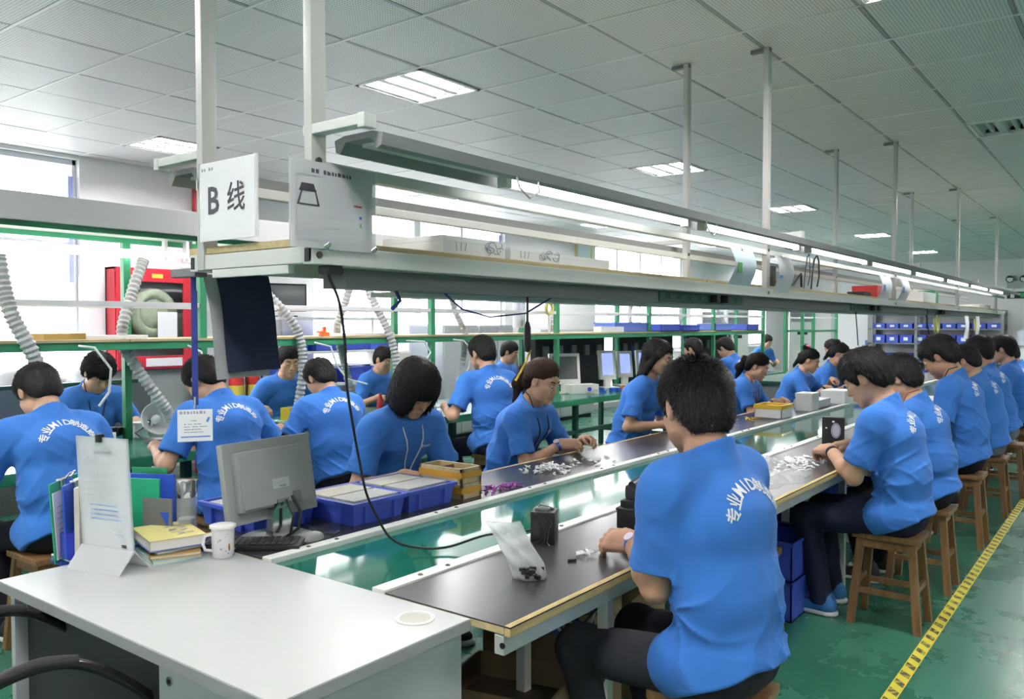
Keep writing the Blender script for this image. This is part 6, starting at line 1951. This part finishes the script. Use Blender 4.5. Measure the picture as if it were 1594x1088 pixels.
# blue crates with panel stacks on the left bench
def crate(x0, x1, y0, y1, h, lab, npan, tall=.0, seed=1, m='crate_blue', z=T, pan=True):
    c = thing('crate', lab, 'crate', ((x0 + x1) / 2, (y0 + y1) / 2, z), 0, 'blue crates on the left bench')
    w, d = x1 - x0, y1 - y0; th = .006; ins = .012
    b = MB()
    # tapered walls
    lo = [(-w / 2 + ins, -d / 2 + ins), (w / 2 - ins, -d / 2 + ins), (w / 2 - ins, d / 2 - ins), (-w / 2 + ins, d / 2 - ins)]
    hi = [(-w / 2, -d / 2), (w / 2, -d / 2), (w / 2, d / 2), (-w / 2, d / 2)]
    for k in range(4):
        k2 = (k + 1) % 4
        P = [(*lo[k], 0), (*lo[k2], 0), (*hi[k2], h), (*hi[k], h)]
        Q = [(p[0] * (1 - 2 * th / w), p[1] * (1 - 2 * th / d), p[2]) for p in P]
        b.add(P + Q, [(0, 1, 2, 3), (7, 6, 5, 4), (3, 2, 6, 7), (0, 4, 5, 1)])
    b.box(-w / 2 + ins, -d / 2 + ins, 0, w / 2 - ins, d / 2 - ins, .006)
    b.build('tub', MATS[m], c)
    b = MB(); e = .009
    for (a0, b0, a1, b1) in ((-w / 2 - e, -d / 2 - e, w / 2 + e, -d / 2 + .004), (-w / 2 - e, d / 2 - .004, w / 2 + e, d / 2 + e), (-w / 2 - e, -d / 2, -w / 2 + .004, d / 2), (w / 2 - .004, -d / 2, w / 2 + e, d / 2)): b.bbox(a0, b0, h - .016, a1, b1, h, .003)
    b.build('rim', MATS[m], c)
    b = MB()
    for s in (-.28, 0.28): b.bbox(w / 2 - .010, d * s - .006, .006, w / 2 + .005, d * s + .006, h - .014, .002); b.bbox(w * s - .006, -d / 2 - .005, .006, w * s + .006, -d / 2 + .010, h - .014, .002)
    b.build('rib', MATS[m], c)
    if pan:
        r = random.Random(seed)
        for col in range(2):
            for k in range(npan):
                b = MB(); pw, pd = (w - .05) / 2 - .004, d - .04
                b.bbox(-pw / 2, -pd / 2, 0, pw / 2, pd / 2, .0085, .002)
                tag(b.build('display_module', MATS['board_beige' if r.random() < .6 else 'board_grey'], loc=((x0 + x1) / 2 + (col - .5) * (w - .04) / 2 + r.uniform(-.003, .003), (y0 + y1) / 2 + r.uniform(-.006, .006), z + h - .008 - .0095 * npan + tall + k * .0095), rotz=r.uniform(-.02, .02)),
                    'pale panel, %s stack, %s from bottom, %s' % (('left', 'right')[col], ORD[k], lab.split(',')[0].replace('right of the monitor', 'beside the monitor')), 'panel', 'panels in the ' + lab.split(',')[0])
    return c
crate(-2.60, -2.275, 2.03, 2.295, .085, 'blue crate right of the monitor, full of pale panels', 6, .012, 1)
crate(-2.60, -2.275, 2.315, 2.585, .085, 'blue crate left of the wooden box, full of pale panels', 6, .012, 2)
crate(-2.78, -2.455, 1.73, 2.0, .085, 'blue crate behind the monitor, mostly hidden', 5, .006, 3)
# wooden box
t = thing('wooden_box', 'small wooden box with amber bands between the crate and the pink parts', 'box', (-2.393, 2.69, T))
for k in range(2):
    z = k * .066; w, d, h = .245, .13, .064
    b = MB()
    for (x0, y0, x1, y1) in ((-w / 2, -d / 2, w / 2, -d / 2 + .012), (-w / 2, d / 2 - .012, w / 2, d / 2), (-w / 2, -d / 2, -w / 2 + .012, d / 2), (w / 2 - .012, -d / 2, w / 2, d / 2)): b.bbox(x0, y0, z, x1, y1, z + h, .001)
    tr = b.build('tray', MATS['crate_wood'], t)
    b = MB(); b.box(-w / 2 + .012, -d / 2 + .012, z + .004, w / 2 - .012, d / 2 - .012, z + .010); b.build('tray_floor', MATS['crate_inner'], tr)
    b = MB(); q = .0012
    for (x0, y0, x1, y1) in ((-w / 2 - q, -d / 2 - q, w / 2 + q, -d / 2), (w / 2, -d / 2, w / 2 + q, d / 2 + q)): b.box(x0, y0, z + .022, x1, y1, z + .048)
    b.build('amber_band', MATS['crate_amber'], tr)
b = MB(); b.box(-.03, -.055, .076, -.024, .055, .122); b.build('divider', MATS['crate_inner'], t)
for k in range(4):
    b = MB(); b.tube([(0, 0, 0), (.04, .01, 0)], .008, 8); tag(b.build('small_part', MATS['mug_brown'], loc=(-2.46 + .045 * k, 2.68 + .02 * (k % 2), T + .086), rotz=k), 'brown part lying inside the wooden box', 'part', 'parts in the wooden box')
# loose parts on the tables
def pile(xs, ys, n, m, s, lab, name, group, seed, hmax=.03, cat='part'):
    r = random.Random(seed)
    mes = []
    for v in range(3):
        b = MB(); a = s * (.8 + .3 * v)
        b.tube([(-a, 0, 0), (-a * .3, a * .25, .002), (a * .4, -a * .1, .001), (a, a * .3, 0)], [s * .20, s * .26, s * .24, s * .14], 6)
        b.bbox(-a * .5, -a * .3, -s * .1, a * .2, a * .35, s * .12, .001)
        me = D.meshes.new(name); me.from_pydata(b.v, [], b.f); me.materials.append(MATS[m]); mes.append(me)
    cx, cy = sum(xs) / 2, sum(ys) / 2
    for k in range(n):
        fx, fy = max(-1, min(1, r.gauss(0, .5))), max(-1, min(1, r.gauss(0, .5)))
        dd = min(1, math.hypot(fx, fy))
        o = link(name, mes[k % 3], None, (cx + fx * (xs[1] - xs[0]) / 2, cy + fy * (ys[1] - ys[0]) / 2, T + s * .2 + r.random() * hmax * (1 - dd) ), (r.uniform(-.4, .4), r.uniform(-.4, .4), r.uniform(0, 6.3)))
        tag(o, lab, cat, group)
pile((-2.36, -2.22), (2.78, 3.05), 46, 'pink_part', .013, 'shiny pink purple part in the loose pile by the wooden box', 'pink_part', 'pink parts beside the wooden box', 1, .018)
pile((-2.52, -2.26), (3.28, 3.62), 70, 'white_part', .016, 'small white part in the pile before the ponytailed woman', 'white_part', 'white parts before the ponytailed woman', 2, .028)
pile((-2.45, -2.25), (3.70, 4.00), 16, 'white_part', .014, 'white part scattered right of the ponytailed woman\'s pile', 'white_part', 'scattered white parts on the left bench', 3, .008)
pile((-1.56, -1.34), (4.10, 4.66), 80, 'white_part', .016, 'small white part in the pile before the man with the blue shoes', 'white_part', 'white parts before the man with blue shoes', 4, .03)
pile((-2.42, -2.28), (4.75, 5.1), 14, 'white_part', .013, 'small pale part on the left bench behind the foreground man', 'pale_part', 'pale parts on the left bench', 6, .008)
pile((-2.5, -2.35), (6.15, 6.4), 14, 'yellow_plastic', .014, 'yellowish part beside the yellow tray', 'yellow_part', 'yellow parts beside the tray', 7, .01)
pile((-1.50, -1.28), (6.0, 7.2), 30, 'white_part', .02, 'white part on the right bench before the tall seated man', 'white_part', 'white parts before the tall seated man', 8, .03)
pile((-1.44, -1.37), (2.20, 2.28), 5, 'white_part', .015, 'white piece in the fingers of the foreground man', 'white_piece', 'white pieces by the foreground hand', 9, .02)
# crumpled plastic sheets on the right bench
def crumple(x, y, w, d, h, lab, seed, m='milky_bag', z=T):
    rs = np.random.RandomState(seed); n = 26; b = MB(); vs = []; fs = []
    for i in range(n + 1):
        for j in range(n + 1):
            u, v = i / n * 2 - 1, j / n * 2 - 1
            rr = min(1, math.hypot(u, v)); e = max(0, 1 - rr ** 2)
            zz = h * e * (.45 + .35 * math.sin(5 * u + seed + 2 * math.sin(4 * v)) + .3 * abs(math.sin(7 * v + 3 * u)) + .12 * rs.rand())
            q = 1 + .12 * math.sin(6 * math.atan2(v, u) + seed)
            vs.append((u * w / 2 * q, v * d / 2 * q, .002 + max(0, zz)))
    for i in range(n):
        for j in range(n):
            if math.hypot((i + .5) / n * 2 - 1, (j + .5) / n * 2 - 1) < 1: a = i * (n + 1) + j; fs.append((a, a + n + 1, a + n + 2, a + 1))
    b.add(vs, fs)
    return tag(b.build('plastic_bag', MATS[m], smooth='all', loc=(x, y, z)), lab, 'bag')
crumple(-1.47, 3.70, .30, .46, .07, 'crumpled clear plastic bag on the bench behind the foreground man', 1)
crumple(-1.55, 4.25, .20, .36, .05, 'crumpled clear plastic bag right of the larger one', 2)
crumple(-1.38, 3.95, .22, .50, .03, 'flattened clear plastic sheet near the bench edge', 3)
# fan block, black charger stack, bag of black parts, little black piece
t = thing('fan_block', 'black square fan block with wires near the front of the right bench', 'fan', (-1.615, 2.30, T), rad(25))
b = MB(); b.bbox(-.042, -.042, 0, .042, .042, .108, .006); b.build('housing', MATS['black_plastic'], t, smooth=True)
b = MB(); b.tube([(.0, -.0425, .055), (.0, -.045, .055)], .036, 20); b.build('fan_face', MATS['black_matte'], t)
b = MB(); b.bbox(-.03, -.02, .108, .02, .01, .118, .003); b.tube([(-.03, 0, .108), (-.015, .0, .126), (.01, .0, .12), (.03, .01, .109)], .004, 6); b.build('terminal', MATS['alu_dark'], t, smooth=True)
for k in range(4):
    b = MB(); b.tube([(-.03 + .015 * k, -.02, .11), (-.02 + .018 * k, -.048, .10 - .01 * k), (.0 + .008 * k, -.052, .05), (.01 * k - .01, -.055 - .004 * k, .012), (-.06 + .03 * k, -.075, .004)], .0022, 6); b.build('wire', MATS['black_plastic'], t, smooth=True)
t = thing('power_unit', 'stack of black power units with a handset on top beside the foreground man', 'power unit', (-1.455, 2.73, T), rad(8))
b = MB(); b.bbox(-.075, -.11, 0, .075, .11, .068, .006); b.build('case', MATS['black_plastic'], t, smooth=True)
b = MB(); b.bbox(-.078, -.112, .064, .078, .112, .074, .004); b.build('lid_seam', MATS['black_matte'], t)
b = MB(); b.bbox(-.065, -.10, .076, .065, .09, .100, .005); b.build('upper_case', MATS['black_plastic'], t, smooth=True)
b = MB(); b.bbox(-.06, -.07, .100, .02, .03, .150, .012); b.build('handset_cradle', MATS['black_matte'], t, smooth=True)
b = MB(); b.tube([(-.03, -.07, .150), (-.01, 0, .172), (.03, .08, .176), (.06, .14, .165)], [.018, .014, .014, .020], 10); b.build('handset', MATS['black_plastic'], t, smooth=True)
b = MB(); b.tube([(.0765, -.05, .035), (.079, -.05, .035)], .004, 8); b.build('indicator', MATS['alu_light'], t)
b = MB(); b.bbox(-.014, -.006, 0, .014, .006, .007, .002); tag(b.build('black_chip', MATS['black_plastic'], loc=(-1.409, 2.155, T + .0005), rotz=rad(50)), 'tiny black component alone on the bench before the foreground hand', 'component')
n = 20; vs = []; fs = []; 
t = thing('parts_bag', 'milky plastic bag with black parts at its bottom leaning on the bench', 'bag', (-1.41, 1.93, T), rad(28))
for k in range(n + 1):
    f = k / n
    wdt = .050 * (1 + .10 * f + .06 * math.sin(f * 7))
    thk = .026 * (1 - f) ** .6 * (1 - .25 * math.sin(f * 9) ** 2) + .003
    cx, cy, cz = -.090 * f ** 1.2, .045 * f, .002 + .150 * f ** .85
    for j in range(24):
        a = 2 * math.pi * j / 24
        vs.append((cx + wdt * math.cos(a) * (1 + .05 * math.sin(3 * a + f * 8)), cy + thk * math.sin(a) + .004 * math.sin(5 * a + f * 12), cz + .004 * math.sin(2 * a + 1) * f))
for k in range(n):
    for j in range(24):
        a, c_ = k * 24 + j, k * 24 + (j + 1) % 24
        fs.append((a, c_, c_ + 24, a + 24))
fs.append(tuple(range(24))[::-1]); fs.append(tuple(range(n * 24, n * 24 + 24)))
b = MB(); b.add(vs, fs); b.build('film', MATS['milky_bag'], t, smooth='all')
for k in range(44):
    r = random.Random(k); b = MB(); b.bbox(-.010, -.006, -.005, .010, .006, .005, .001)
    tag(b.build('black_part', MATS['black_plastic'], loc=(-1.41 + (r.uniform(-.04, .04)) * .88, 1.93 + r.uniform(-.016, .016) + .02 * r.uniform(-1, 1), T + .008 + r.uniform(0, .026)), rotz=r.uniform(0, 3)), 'black part at the bottom of the milky plastic bag', 'part', 'black parts in the milky bag')
# black power cable from the shelf down to the bench
b = MB()
cp = [(-1.70, 1.43, 1.648), (-1.712, 1.45, 1.62), (-1.734, 1.50, 1.561), (-1.78, 1.56, 1.45), (-1.841, 1.62, 1.322), (-1.89, 1.685, 1.2), (-1.932, 1.75, 1.07), (-1.955, 1.80, .96), (-1.963, 1.86, .864), (-1.95, 1.90, .80), (-1.905, 1.945, .770), (-1.82, 2.02, .764), (-1.75, 2.15, .79), (-1.68, 2.26, .79), (-1.645, 2.29, .80)]
P = [Vector(p) for p in cp]; out = []
for i in range(len(P) - 1):
    p0, p1, p2, p3 = P[max(i - 1, 0)], P[i], P[i + 1], P[min(i + 2, len(P) - 1)]
    for j in range(6):
        s = j / 6; out.append(.5 * ((2 * p1) + (p2 - p0) * s + (2 * p0 - 5 * p1 + 4 * p2 - p3) * s * s + (3 * p1 - p0 - 3 * p2 + p3) * s ** 3))
out.append(P[-1])
t = thing('power_cable', 'black cable hanging from the shelf corner down across the green belt', 'cable', (0, 0, 0))
b.tube(out, .0042, 8); b.build('cord', MATS['black_plastic'], t, smooth=True)
b = MB(); b.bbox(-1.70, 1.40, 1.63, -1.66, 1.45, 1.652, .004); b.build('plug', MATS['black_plastic'], t)
# tray, boxes farther along the line
t = thing('yellow_tray', 'white box with yellow rim on the left bench before the ponytailed far woman', 'tray', (-2.15, 5.29, T), 0)
t.location = (-2.32, 6.45, T)
b = MB(); w, d, h = .22, .24, .10
for (x0, y0, x1, y1) in ((-w / 2, -d / 2, w / 2, -d / 2 + .01), (-w / 2, d / 2 - .01, w / 2, d / 2), (-w / 2, -d / 2, -w / 2 + .01, d / 2), (w / 2 - .01, -d / 2, w / 2, d / 2)): b.bbox(x0, y0, 0, x1, y1, h, .002)
b.box(-w / 2, -d / 2, 0, w / 2, d / 2, .01); b.build('box', MATS['carton_white'], t)
b = MB()
for (x0, y0, x1, y1) in ((-w / 2 - .004, -d / 2 - .004, w / 2 + .004, -d / 2 + .014), (-w / 2 - .004, d / 2 - .014, w / 2 + .004, d / 2 + .004), (-w / 2 - .004, -d / 2, -w / 2 + .014, d / 2), (w / 2 - .014, -d / 2, w / 2 + .004, d / 2)): b.bbox(x0, y0, h - .02, x1, y1, h + .012, .002)
b.build('yellow_rim', MATS['yellow_plastic'], t)
b = MB(); b.bbox(-.07, -.07, .06, .06, .06, .09, .004); b.build('orange_insert', MATS['orange_plastic'], t)
for (x, y, w, d, h, m, lab) in ((-2.30, 7.22, .14, .20, .15, 'carton_white', 'white upright carton before the woman with the pink hair tie'), (-2.36, 7.55, .2, .4, .07, 'cabinet_pale', 'pale flat box behind the white upright carton'), (-2.3, 8.1, .22, .3, .12, 'carton_white', 'white carton farther along the left bench'), (-2.35, 9.1, .22, .4, .10, 'crate_blue', 'blue box farther along the left bench'),
                                (-1.45, 7.9, .2, .5, .10, 'carton_white', 'white carton on the right bench before the fifth man'), (-1.5, 9.2, .2, .6, .10, 'crate_blue_pale', 'pale blue box on the far right bench'), (-1.5, 10.6, .2, .6, .16, 'wood_edge', 'wooden tray at the far end of the right bench')):
    b = MB(); b.bbox(-w / 2, -d / 2, 0, w / 2, d / 2, h, .004)
    t = thing('table_box', lab, 'box', (x, y, T)); b.build('carton', MATS[m], t); b = MB(); b.bbox(-w / 2 - .002, -d / 2 - .002, h * .8, w / 2 + .002, d / 2 + .002, h + .002, .002); b.build('lid', MATS[m], t)
t = thing('black_box', 'black upright retail box with pale oval print by the second man\'s hands', 'box', (-1.52, 5.28, T), rad(15))
b = MB(); b.bbox(-.065, -.03, 0, .065, .03, .165, .002); p = b.build('carton', MATS['black_plastic'], t)
b = MB(); b.tube([(.015 + .026 * math.cos(a), -.0308, .085 + .045 * math.sin(a)) for a in np.linspace(0, 6.28, 20)], .0022, 5); b.sphere((.015, -.0305, .085), 1, 14, 8, (.022, .0012, .040)); b.build('oval_print', MATS['ink_light'], p, smooth=True)
b = MB(); b.sphere((.0, -.0305, .14), 1, 8, 6, (.008, .001, .006)); b.sphere((-.04, -.0305, .10), 1, 8, 6, (.006, .001, .005)); b.build('small_print', MATS['paper'], p)
# boxes on the floor
t = thing('cardboard_box', 'open brown cardboard box on the floor under the bench in the foreground', 'box', (-1.585, 2.07, 0), rad(14))
w, d, h = .36, .30, .38
b = MB(); th = .005
for (x0, y0, x1, y1) in ((-w / 2, -d / 2, w / 2, -d / 2 + th), (-w / 2, d / 2 - th, w / 2, d / 2), (-w / 2, -d / 2, -w / 2 + th, d / 2), (w / 2 - th, -d / 2, w / 2, d / 2)): b.box(x0, y0, 0, x1, y1, h)
b.box(-w / 2, -d / 2, 0, w / 2, d / 2, .006); b.build('walls', MATS['cardboard'], t)
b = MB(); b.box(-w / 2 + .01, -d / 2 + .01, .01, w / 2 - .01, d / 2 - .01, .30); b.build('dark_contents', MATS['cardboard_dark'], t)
for s in (-1, 1):
    b = MB(); b.add([(s * w / 2, -d / 2, h), (s * w / 2, d / 2, h), (s * (w / 2 + .03), d / 2 - .01, h - .13), (s * (w / 2 + .03), -d / 2 + .01, h - .13), (s * (w / 2 + .004), -d / 2, h), (s * (w / 2 + .004), d / 2, h), (s * (w / 2 + .034), d / 2 - .01, h - .13), (s * (w / 2 + .034), -d / 2 + .01, h - .13)], [(0, 1, 2, 3), (4, 7, 6, 5), (0, 4, 5, 1), (2, 6, 7, 3), (1, 5, 6, 2), (0, 3, 7, 4)])
    b.build('flap', MATS['cardboard'], t)
for (x, y, w, d, h, lab) in ((-1.75, 2.55, .40, .36, .52, 'brown carton under the bench behind the open box'), (-1.80, 3.05, .36, .36, .40, 'lower brown carton under the bench, deeper in'), (-2.35, 2.2, .3, .5, .42, 'brown carton under the left bench')):
    t = thing('floor_carton', lab, 'box', (x, y, 0), .1)
    b = MB(); b.bbox(-w / 2, -d / 2, 0, w / 2, d / 2, h, .004); b.build('carton', MATS['cardboard'], t)
    b = MB(); b.box(-.025, -d / 2 - .001, h - .08, .025, d / 2 + .001, h + .001); b.build('tape_strip', MATS['book_tan'], t)
t = thing('cable_tangle', 'tangle of beige and blue cables under the front of the bench', 'cables', (-1.5, 2.25, 0))
for k in range(7):
    r = random.Random(200 + k); b = MB()
    b.tube([(r.uniform(-.1, .1), r.uniform(-.2, .1), .66), (r.uniform(-.1, .1), r.uniform(-.2, .2), .58), (r.uniform(-.1, .12), r.uniform(-.2, .2), .5), (r.uniform(-.1, .12), r.uniform(-.1, .2), .60), (r.uniform(-.05, .1), r.uniform(0, .2), .67)], .005, 6)
    b.build('cable', MATS[['page', 'folder_blue', 'black_plastic'][k % 3]], t, smooth=True)
for (x, y, lab) in ((-1.55, 4.32, 'blue crate on the floor below the second man\'s bench'), (-1.60, 4.75, 'blue crate on the floor deeper under the bench by the stool'), (-1.62, 6.1, 'blue crate on the floor below the tall seated man'), (-3.75, 6.3, 'dark blue crate stack on the floor between the lines')):
    for k in range(1 if x < -3 else 2):
        l2 = lab if k == 0 else lab.replace('blue crate on the floor', 'blue crate stacked on the floor crate')
        c = bin_mesh(.34, .40, .2); t = thing('floor_crate', l2, 'crate', (x, y, .202 * k)); c.build('tub', MATS['crate_blue'], t)
        b = MB(); b.box(-.05, -.206, .10, .05, -.2005, .14); b.build('grip', MATS['crate_inner'], t)

t = thing('white_board', 'white board leaning under the green bench beside the bowed man', 'board', (-4.50, 2.12, .30))
b = MB(); b.bbox(-.01, -.26, 0, .01, .26, .34, .003); b.build('board', MATS['carton_white'], t); b = MB(); b.box(-.012, -.26, .33, .012, .26, .342); b.build('board_edge', MATS['cardboard'], t)
# ------------------------------------------------------------------ the workers
RG = 'workers seated along the right side of the line'
LG = 'workers seated along the left side of the line'
BG = 'workers at the green bench'
# right row, facing the belt
person((-.925, 2.22), rad(80), 'young man in blue shirt with his back turned, largest figure in the foreground', RG, 'short', h=.0045, seat=.46, l1=0, l2=14,
       pitch=18, yaw=-26, tuft=1.9, nk=.042, crease=1.3, lhand=(-.03, .42, .815), rhand=(.12, .42, .81), skin='skin_tan', trouser='denim_dark', watch=(0, 'watch_blue'), spikes=12000, sc=1.08, face=True,
       ldir=((-.12, 1, -.12), (.65, -.1, -.75)), curl=.8, lpole=(-.35, -.45, -1), seed=11, wide=1.04)
stool(-.965, 2.22, rad(4), 'wooden stool under the foreground man')
stool(-1.46, 3.67, rad(8), 'empty wooden stool half hidden behind the foreground man')
person((-.945, 4.46), rad(90), 'man in blue shirt and dark trousers with blue sneakers, second on the right', RG, 'shag', h=.0055, tuft=.7, l1=1, l2=18, pitch=34, lhand=(.02, .42, .835),
       rhand=(.17, .40, .83), skin='skin', trouser='trousers_navy', shoes='shoe_blue', watch=(0, 'cord_black'), seed=12, feet=((-.10, .40), (.14, .42)), sc=1.07)
stool(-.995, 4.45, 0, 'wooden stool under the man in blue sneakers')
person((-.95, 5.20), rad(90), 'man in blue shirt with thick hair just behind the man in blue sneakers', RG, 'shag', h=.0065, tuft=.7, l1=2, l2=20, pitch=30, cord='cord_orange', seed=13)
stool(-.99, 5.20, 0, 'wooden stool behind the one of the man in blue sneakers')
person((-.95, 6.38), rad(90), 'tall man in blue shirt sitting upright and looking down, third stool back', RG, 'shag', h=.007, tuft=.7, l1=0, l2=18, pitch=34, seat=.50, cord='cord_black', sc=1.08, seed=14, skin='skin_tan')
stool(-1.0, 6.38, 0, 'wooden stool under the tall upright man', sc=1.06)
person((-.96, 7.50), rad(90), 'man in blue shirt and grey trousers with hidden face, fifth of the right row', RG, 'short', h=.008, l1=2, l2=20, pitch=28, trouser='trousers_grey', seed=15, sc=1.03)
stool(-.98, 7.50, 0, 'wooden stool under the man in grey trousers')
person((-.97, 8.42), rad(88), 'man in blue shirt with square face looking down the line, sixth of the right row', RG, 'short', h=.008, l1=10, l2=20, pitch=10, trouser='trousers_grey', seat=.48, seed=16, sc=1.07, skin='skin_tan')
stool(-.96, 8.42, 0, 'wooden stool under the man looking down the line')
person((-.97, 9.55), rad(92), 'man in blue shirt near the right edge, seventh of the right row', RG, 'shag', h=.009, l1=3, l2=17, pitch=14, seat=.48, seed=17, sc=1.04)
stool(-.94, 9.40, 0, 'wooden stool seventh from the front, near the right edge')
person((-.96, 10.9), rad(90), 'worker in blue shirt cut by the right edge of the picture', RG, 'short', h=.010, l1=12, l2=28, pitch=24, seed=18)
stool(-.94, 10.9, 0, 'farthest visible wooden stool at the right edge')
# left row
person((-2.97, 2.86), rad(-97), 'woman with a black bob and white cord, head bowed over the left bench', LG, 'bob', True, h=.0045, tuft=.3, l1=6, l2=24, pitch=42, yaw=-6, sc=1.07, cord='cord_white', chest_print=True,
       lhand=(-.02, .50, .82), rhand=(.12, .44, .81), seed=21, text=False, hide_legs=False, curl=.9)
stool(-2.98, 2.86, 0, 'stool under the bob haired woman', 'stools along the left side of the line')
person((-2.98, 3.85), rad(-84), 'woman with brown ponytail and dark cord assembling white parts', LG, 'pony', True, h=.0045, l1=11, l2=27, pitch=22, yaw=-4, sc=1.01, cord='cord_black', hairm='hair_brown', chest_print=True,
       lhand=(-.10, .52, .845), rhand=(.02, .47, .835), seed=22, text=False, watch=(1, 'watch_blue'), curl=.9, rdir=((-.3, .95, .05), (-.5, 0, -.85)), ldir=((.35, .9, .1), (.6, 0, -.8)))
stool(-3.0, 3.85, 0, 'stool under the ponytailed woman with brown hair', 'stools along the left side of the line')
person((-2.98, 5.28), rad(-86), 'woman with long straight black hair, mostly hidden by the foreground head', LG, 'long', True, h=.006, l1=15, l2=23, pitch=16, seat=.52, seed=23, text=False, sc=1.04)
stool(-3.0, 5.28, 0, 'stool under the long haired woman', 'stools along the left side of the line', 1.1)
person((-2.96, 7.10), rad(-84), 'woman with black ponytail and orange cord bending over the left bench', LG, 'pony', True, h=.006, l1=12, l2=30, pitch=26, cord='cord_orange', lhand=(0, .52, .83), rhand=(.10, .50, .83), seed=24, text=False, watch=(1, 'cord_black'), sc=.95)
stool(-2.98, 7.10, 0, 'stool under the woman with the orange cord', 'stools along the left side of the line')
wp = person((-2.96, 8.55), rad(-84), 'woman with a pink hair tie working at the left bench', LG, 'bun', True, h=.007, l1=14, l2=28, pitch=24, seed=25, text=False, watch=(1, 'cord_black'), lhand=(-.02, .52, .93), rhand=(.1, .5, .86), sc=.95, tie='pink_cloth')
stool(-2.98, 8.55, 0, 'stool under the woman with the pink hair tie', 'stools along the left side of the line')
person((-2.96, 9.6), rad(-88), 'dark haired woman half hidden behind the one with the pink hair tie', LG, 'bun', True, h=.009, l1=14, l2=26, pitch=24, seed=26, text=False)
stool(-2.98, 9.6, 0, 'stool under the half hidden dark haired woman', 'stools along the left side of the line')
person((-3.25, 12.1), rad(95), 'woman with short hair facing left at the grey end cabinet', 'workers at the far end', 'short', True, h=.010, l1=14, l2=26, pitch=26, seed=27, text=False)
stool(-3.2, 12.1, 0, 'stool at the grey end cabinet', 'stools at the far end')
# green bench, near side, backs to us
person((-3.98, 1.78), rad(92), 'man with cropped hair and broad back at the left edge, head bent down', BG, 'short', h=.006, l1=3, l2=25, pitch=44, sc=1.03, lhand=(-.25, .42, .82), rhand=(.2, .42, .82), seed=31, wide=1.06)
person((-3.98, 2.68), rad(90), 'man with bowed head behind the hanging identity card, back turned', BG, 'short', h=.006, l1=3, l2=25, pitch=46, sc=1.05, yaw=20, lhand=(-.22, .40, .82), rhand=(.25, .36, .82), seed=32, wide=1.06)
person((-4.04, 3.49), rad(78), 'slim man bending left, back turned, right of the navy cloth', BG, 'short', h=.006, l1=5, l2=25, pitch=40, sc=.98, lhand=(-.2, .4, .82), rhand=(.12, .4, .82), seed=33, yaw=14)
person((-4.02, 5.06), rad(72), 'man with cropped hair sitting upright on a stool, back turned, between the two women', BG, 'short', h=.006, l1=5, l2=19, pitch=22, sc=1.07, yaw=10, seat=.49, lhand=(-.22, .4, .84), rhand=(.1, .42, .82), seed=34, trouser='trousers_navy', wide=1.05)
person((-4.02, 9.0), rad(92), 'black haired man seen behind the long haired woman, back turned', BG, 'short', h=.009, l1=6, l2=18, pitch=18, sc=1.02, seed=35)
person((-4.0, 9.92), rad(82), 'man in blue shirt working at the far black boards, side view', BG, 'short', h=.008, l1=3, l2=20, pitch=38, sc=1.04, seed=36, trouser='trousers_grey')
for (y, l) in ((1.72, 'broad backed man at the left edge'), (2.60, 'man behind the hanging card'), (3.47, 'slim man bending left'), (5.06, 'upright cropped hair man'), (9.0, 'black haired man behind the long haired woman'), (9.9, 'man at the far black boards')):
    stool(-4.0, y, 0, 'wooden stool under the ' + l, 'stools at the green bench', 1.06 if y == 5.06 else 1.0)
# green bench, far side, facing us
person((-5.92, 2.80), rad(-92), 'man facing forward with tousled hair, head down, behind the bench at left', BG, 'shag', h=.0065, l1=4, l2=22, pitch=40, lhand=(-.14, .42, .82), rhand=(.14, .42, .82), seed=41, text=False, cord='cord_black')
person((-5.92, 4.42), rad(-100), 'man facing forward behind the pale duct, right arm on the bench', BG, 'short', h=.0065, l1=12, l2=24, pitch=18, sc=1.02, yaw=-10, lhand=(-.1, .42, .84), rhand=(.28, .38, .82), seed=42, text=False)
person((-5.92, 5.50), rad(-90), 'man facing forward hidden by the duct and green post', BG, 'short', h=.0075, l1=8, l2=20, pitch=24, sc=.97, lhand=(-.16, .40, .82), rhand=(.16, .40, .82), seed=43, text=False)
person((-5.92, 7.50), rad(-75), 'man in profile behind the upright man with cropped hair', BG, 'short', h=.008, l1=3, l2=15, pitch=20, sc=.97, seed=44, text=False)
person((-5.9, 15.5), rad(-110), 'far worker in blue before the air conditioner, facing us', 'workers at the far end', 'short', h=.010, l1=12, l2=22, pitch=26, seed=45, text=False)
for (y, l) in ((2.86, 'tousled man facing forward'), (4.42, 'man behind the pale duct'), (5.50, 'man behind the green post'), (7.52, 'man in profile'), (15.2, 'far worker by the air conditioner')):
    stool(-5.95, y, 0, 'wooden stool under the ' + l, 'stools behind the green bench')
print('POLYS', sum(len(o.data.polygons) for o in SC.objects if o.type == 'MESH'))
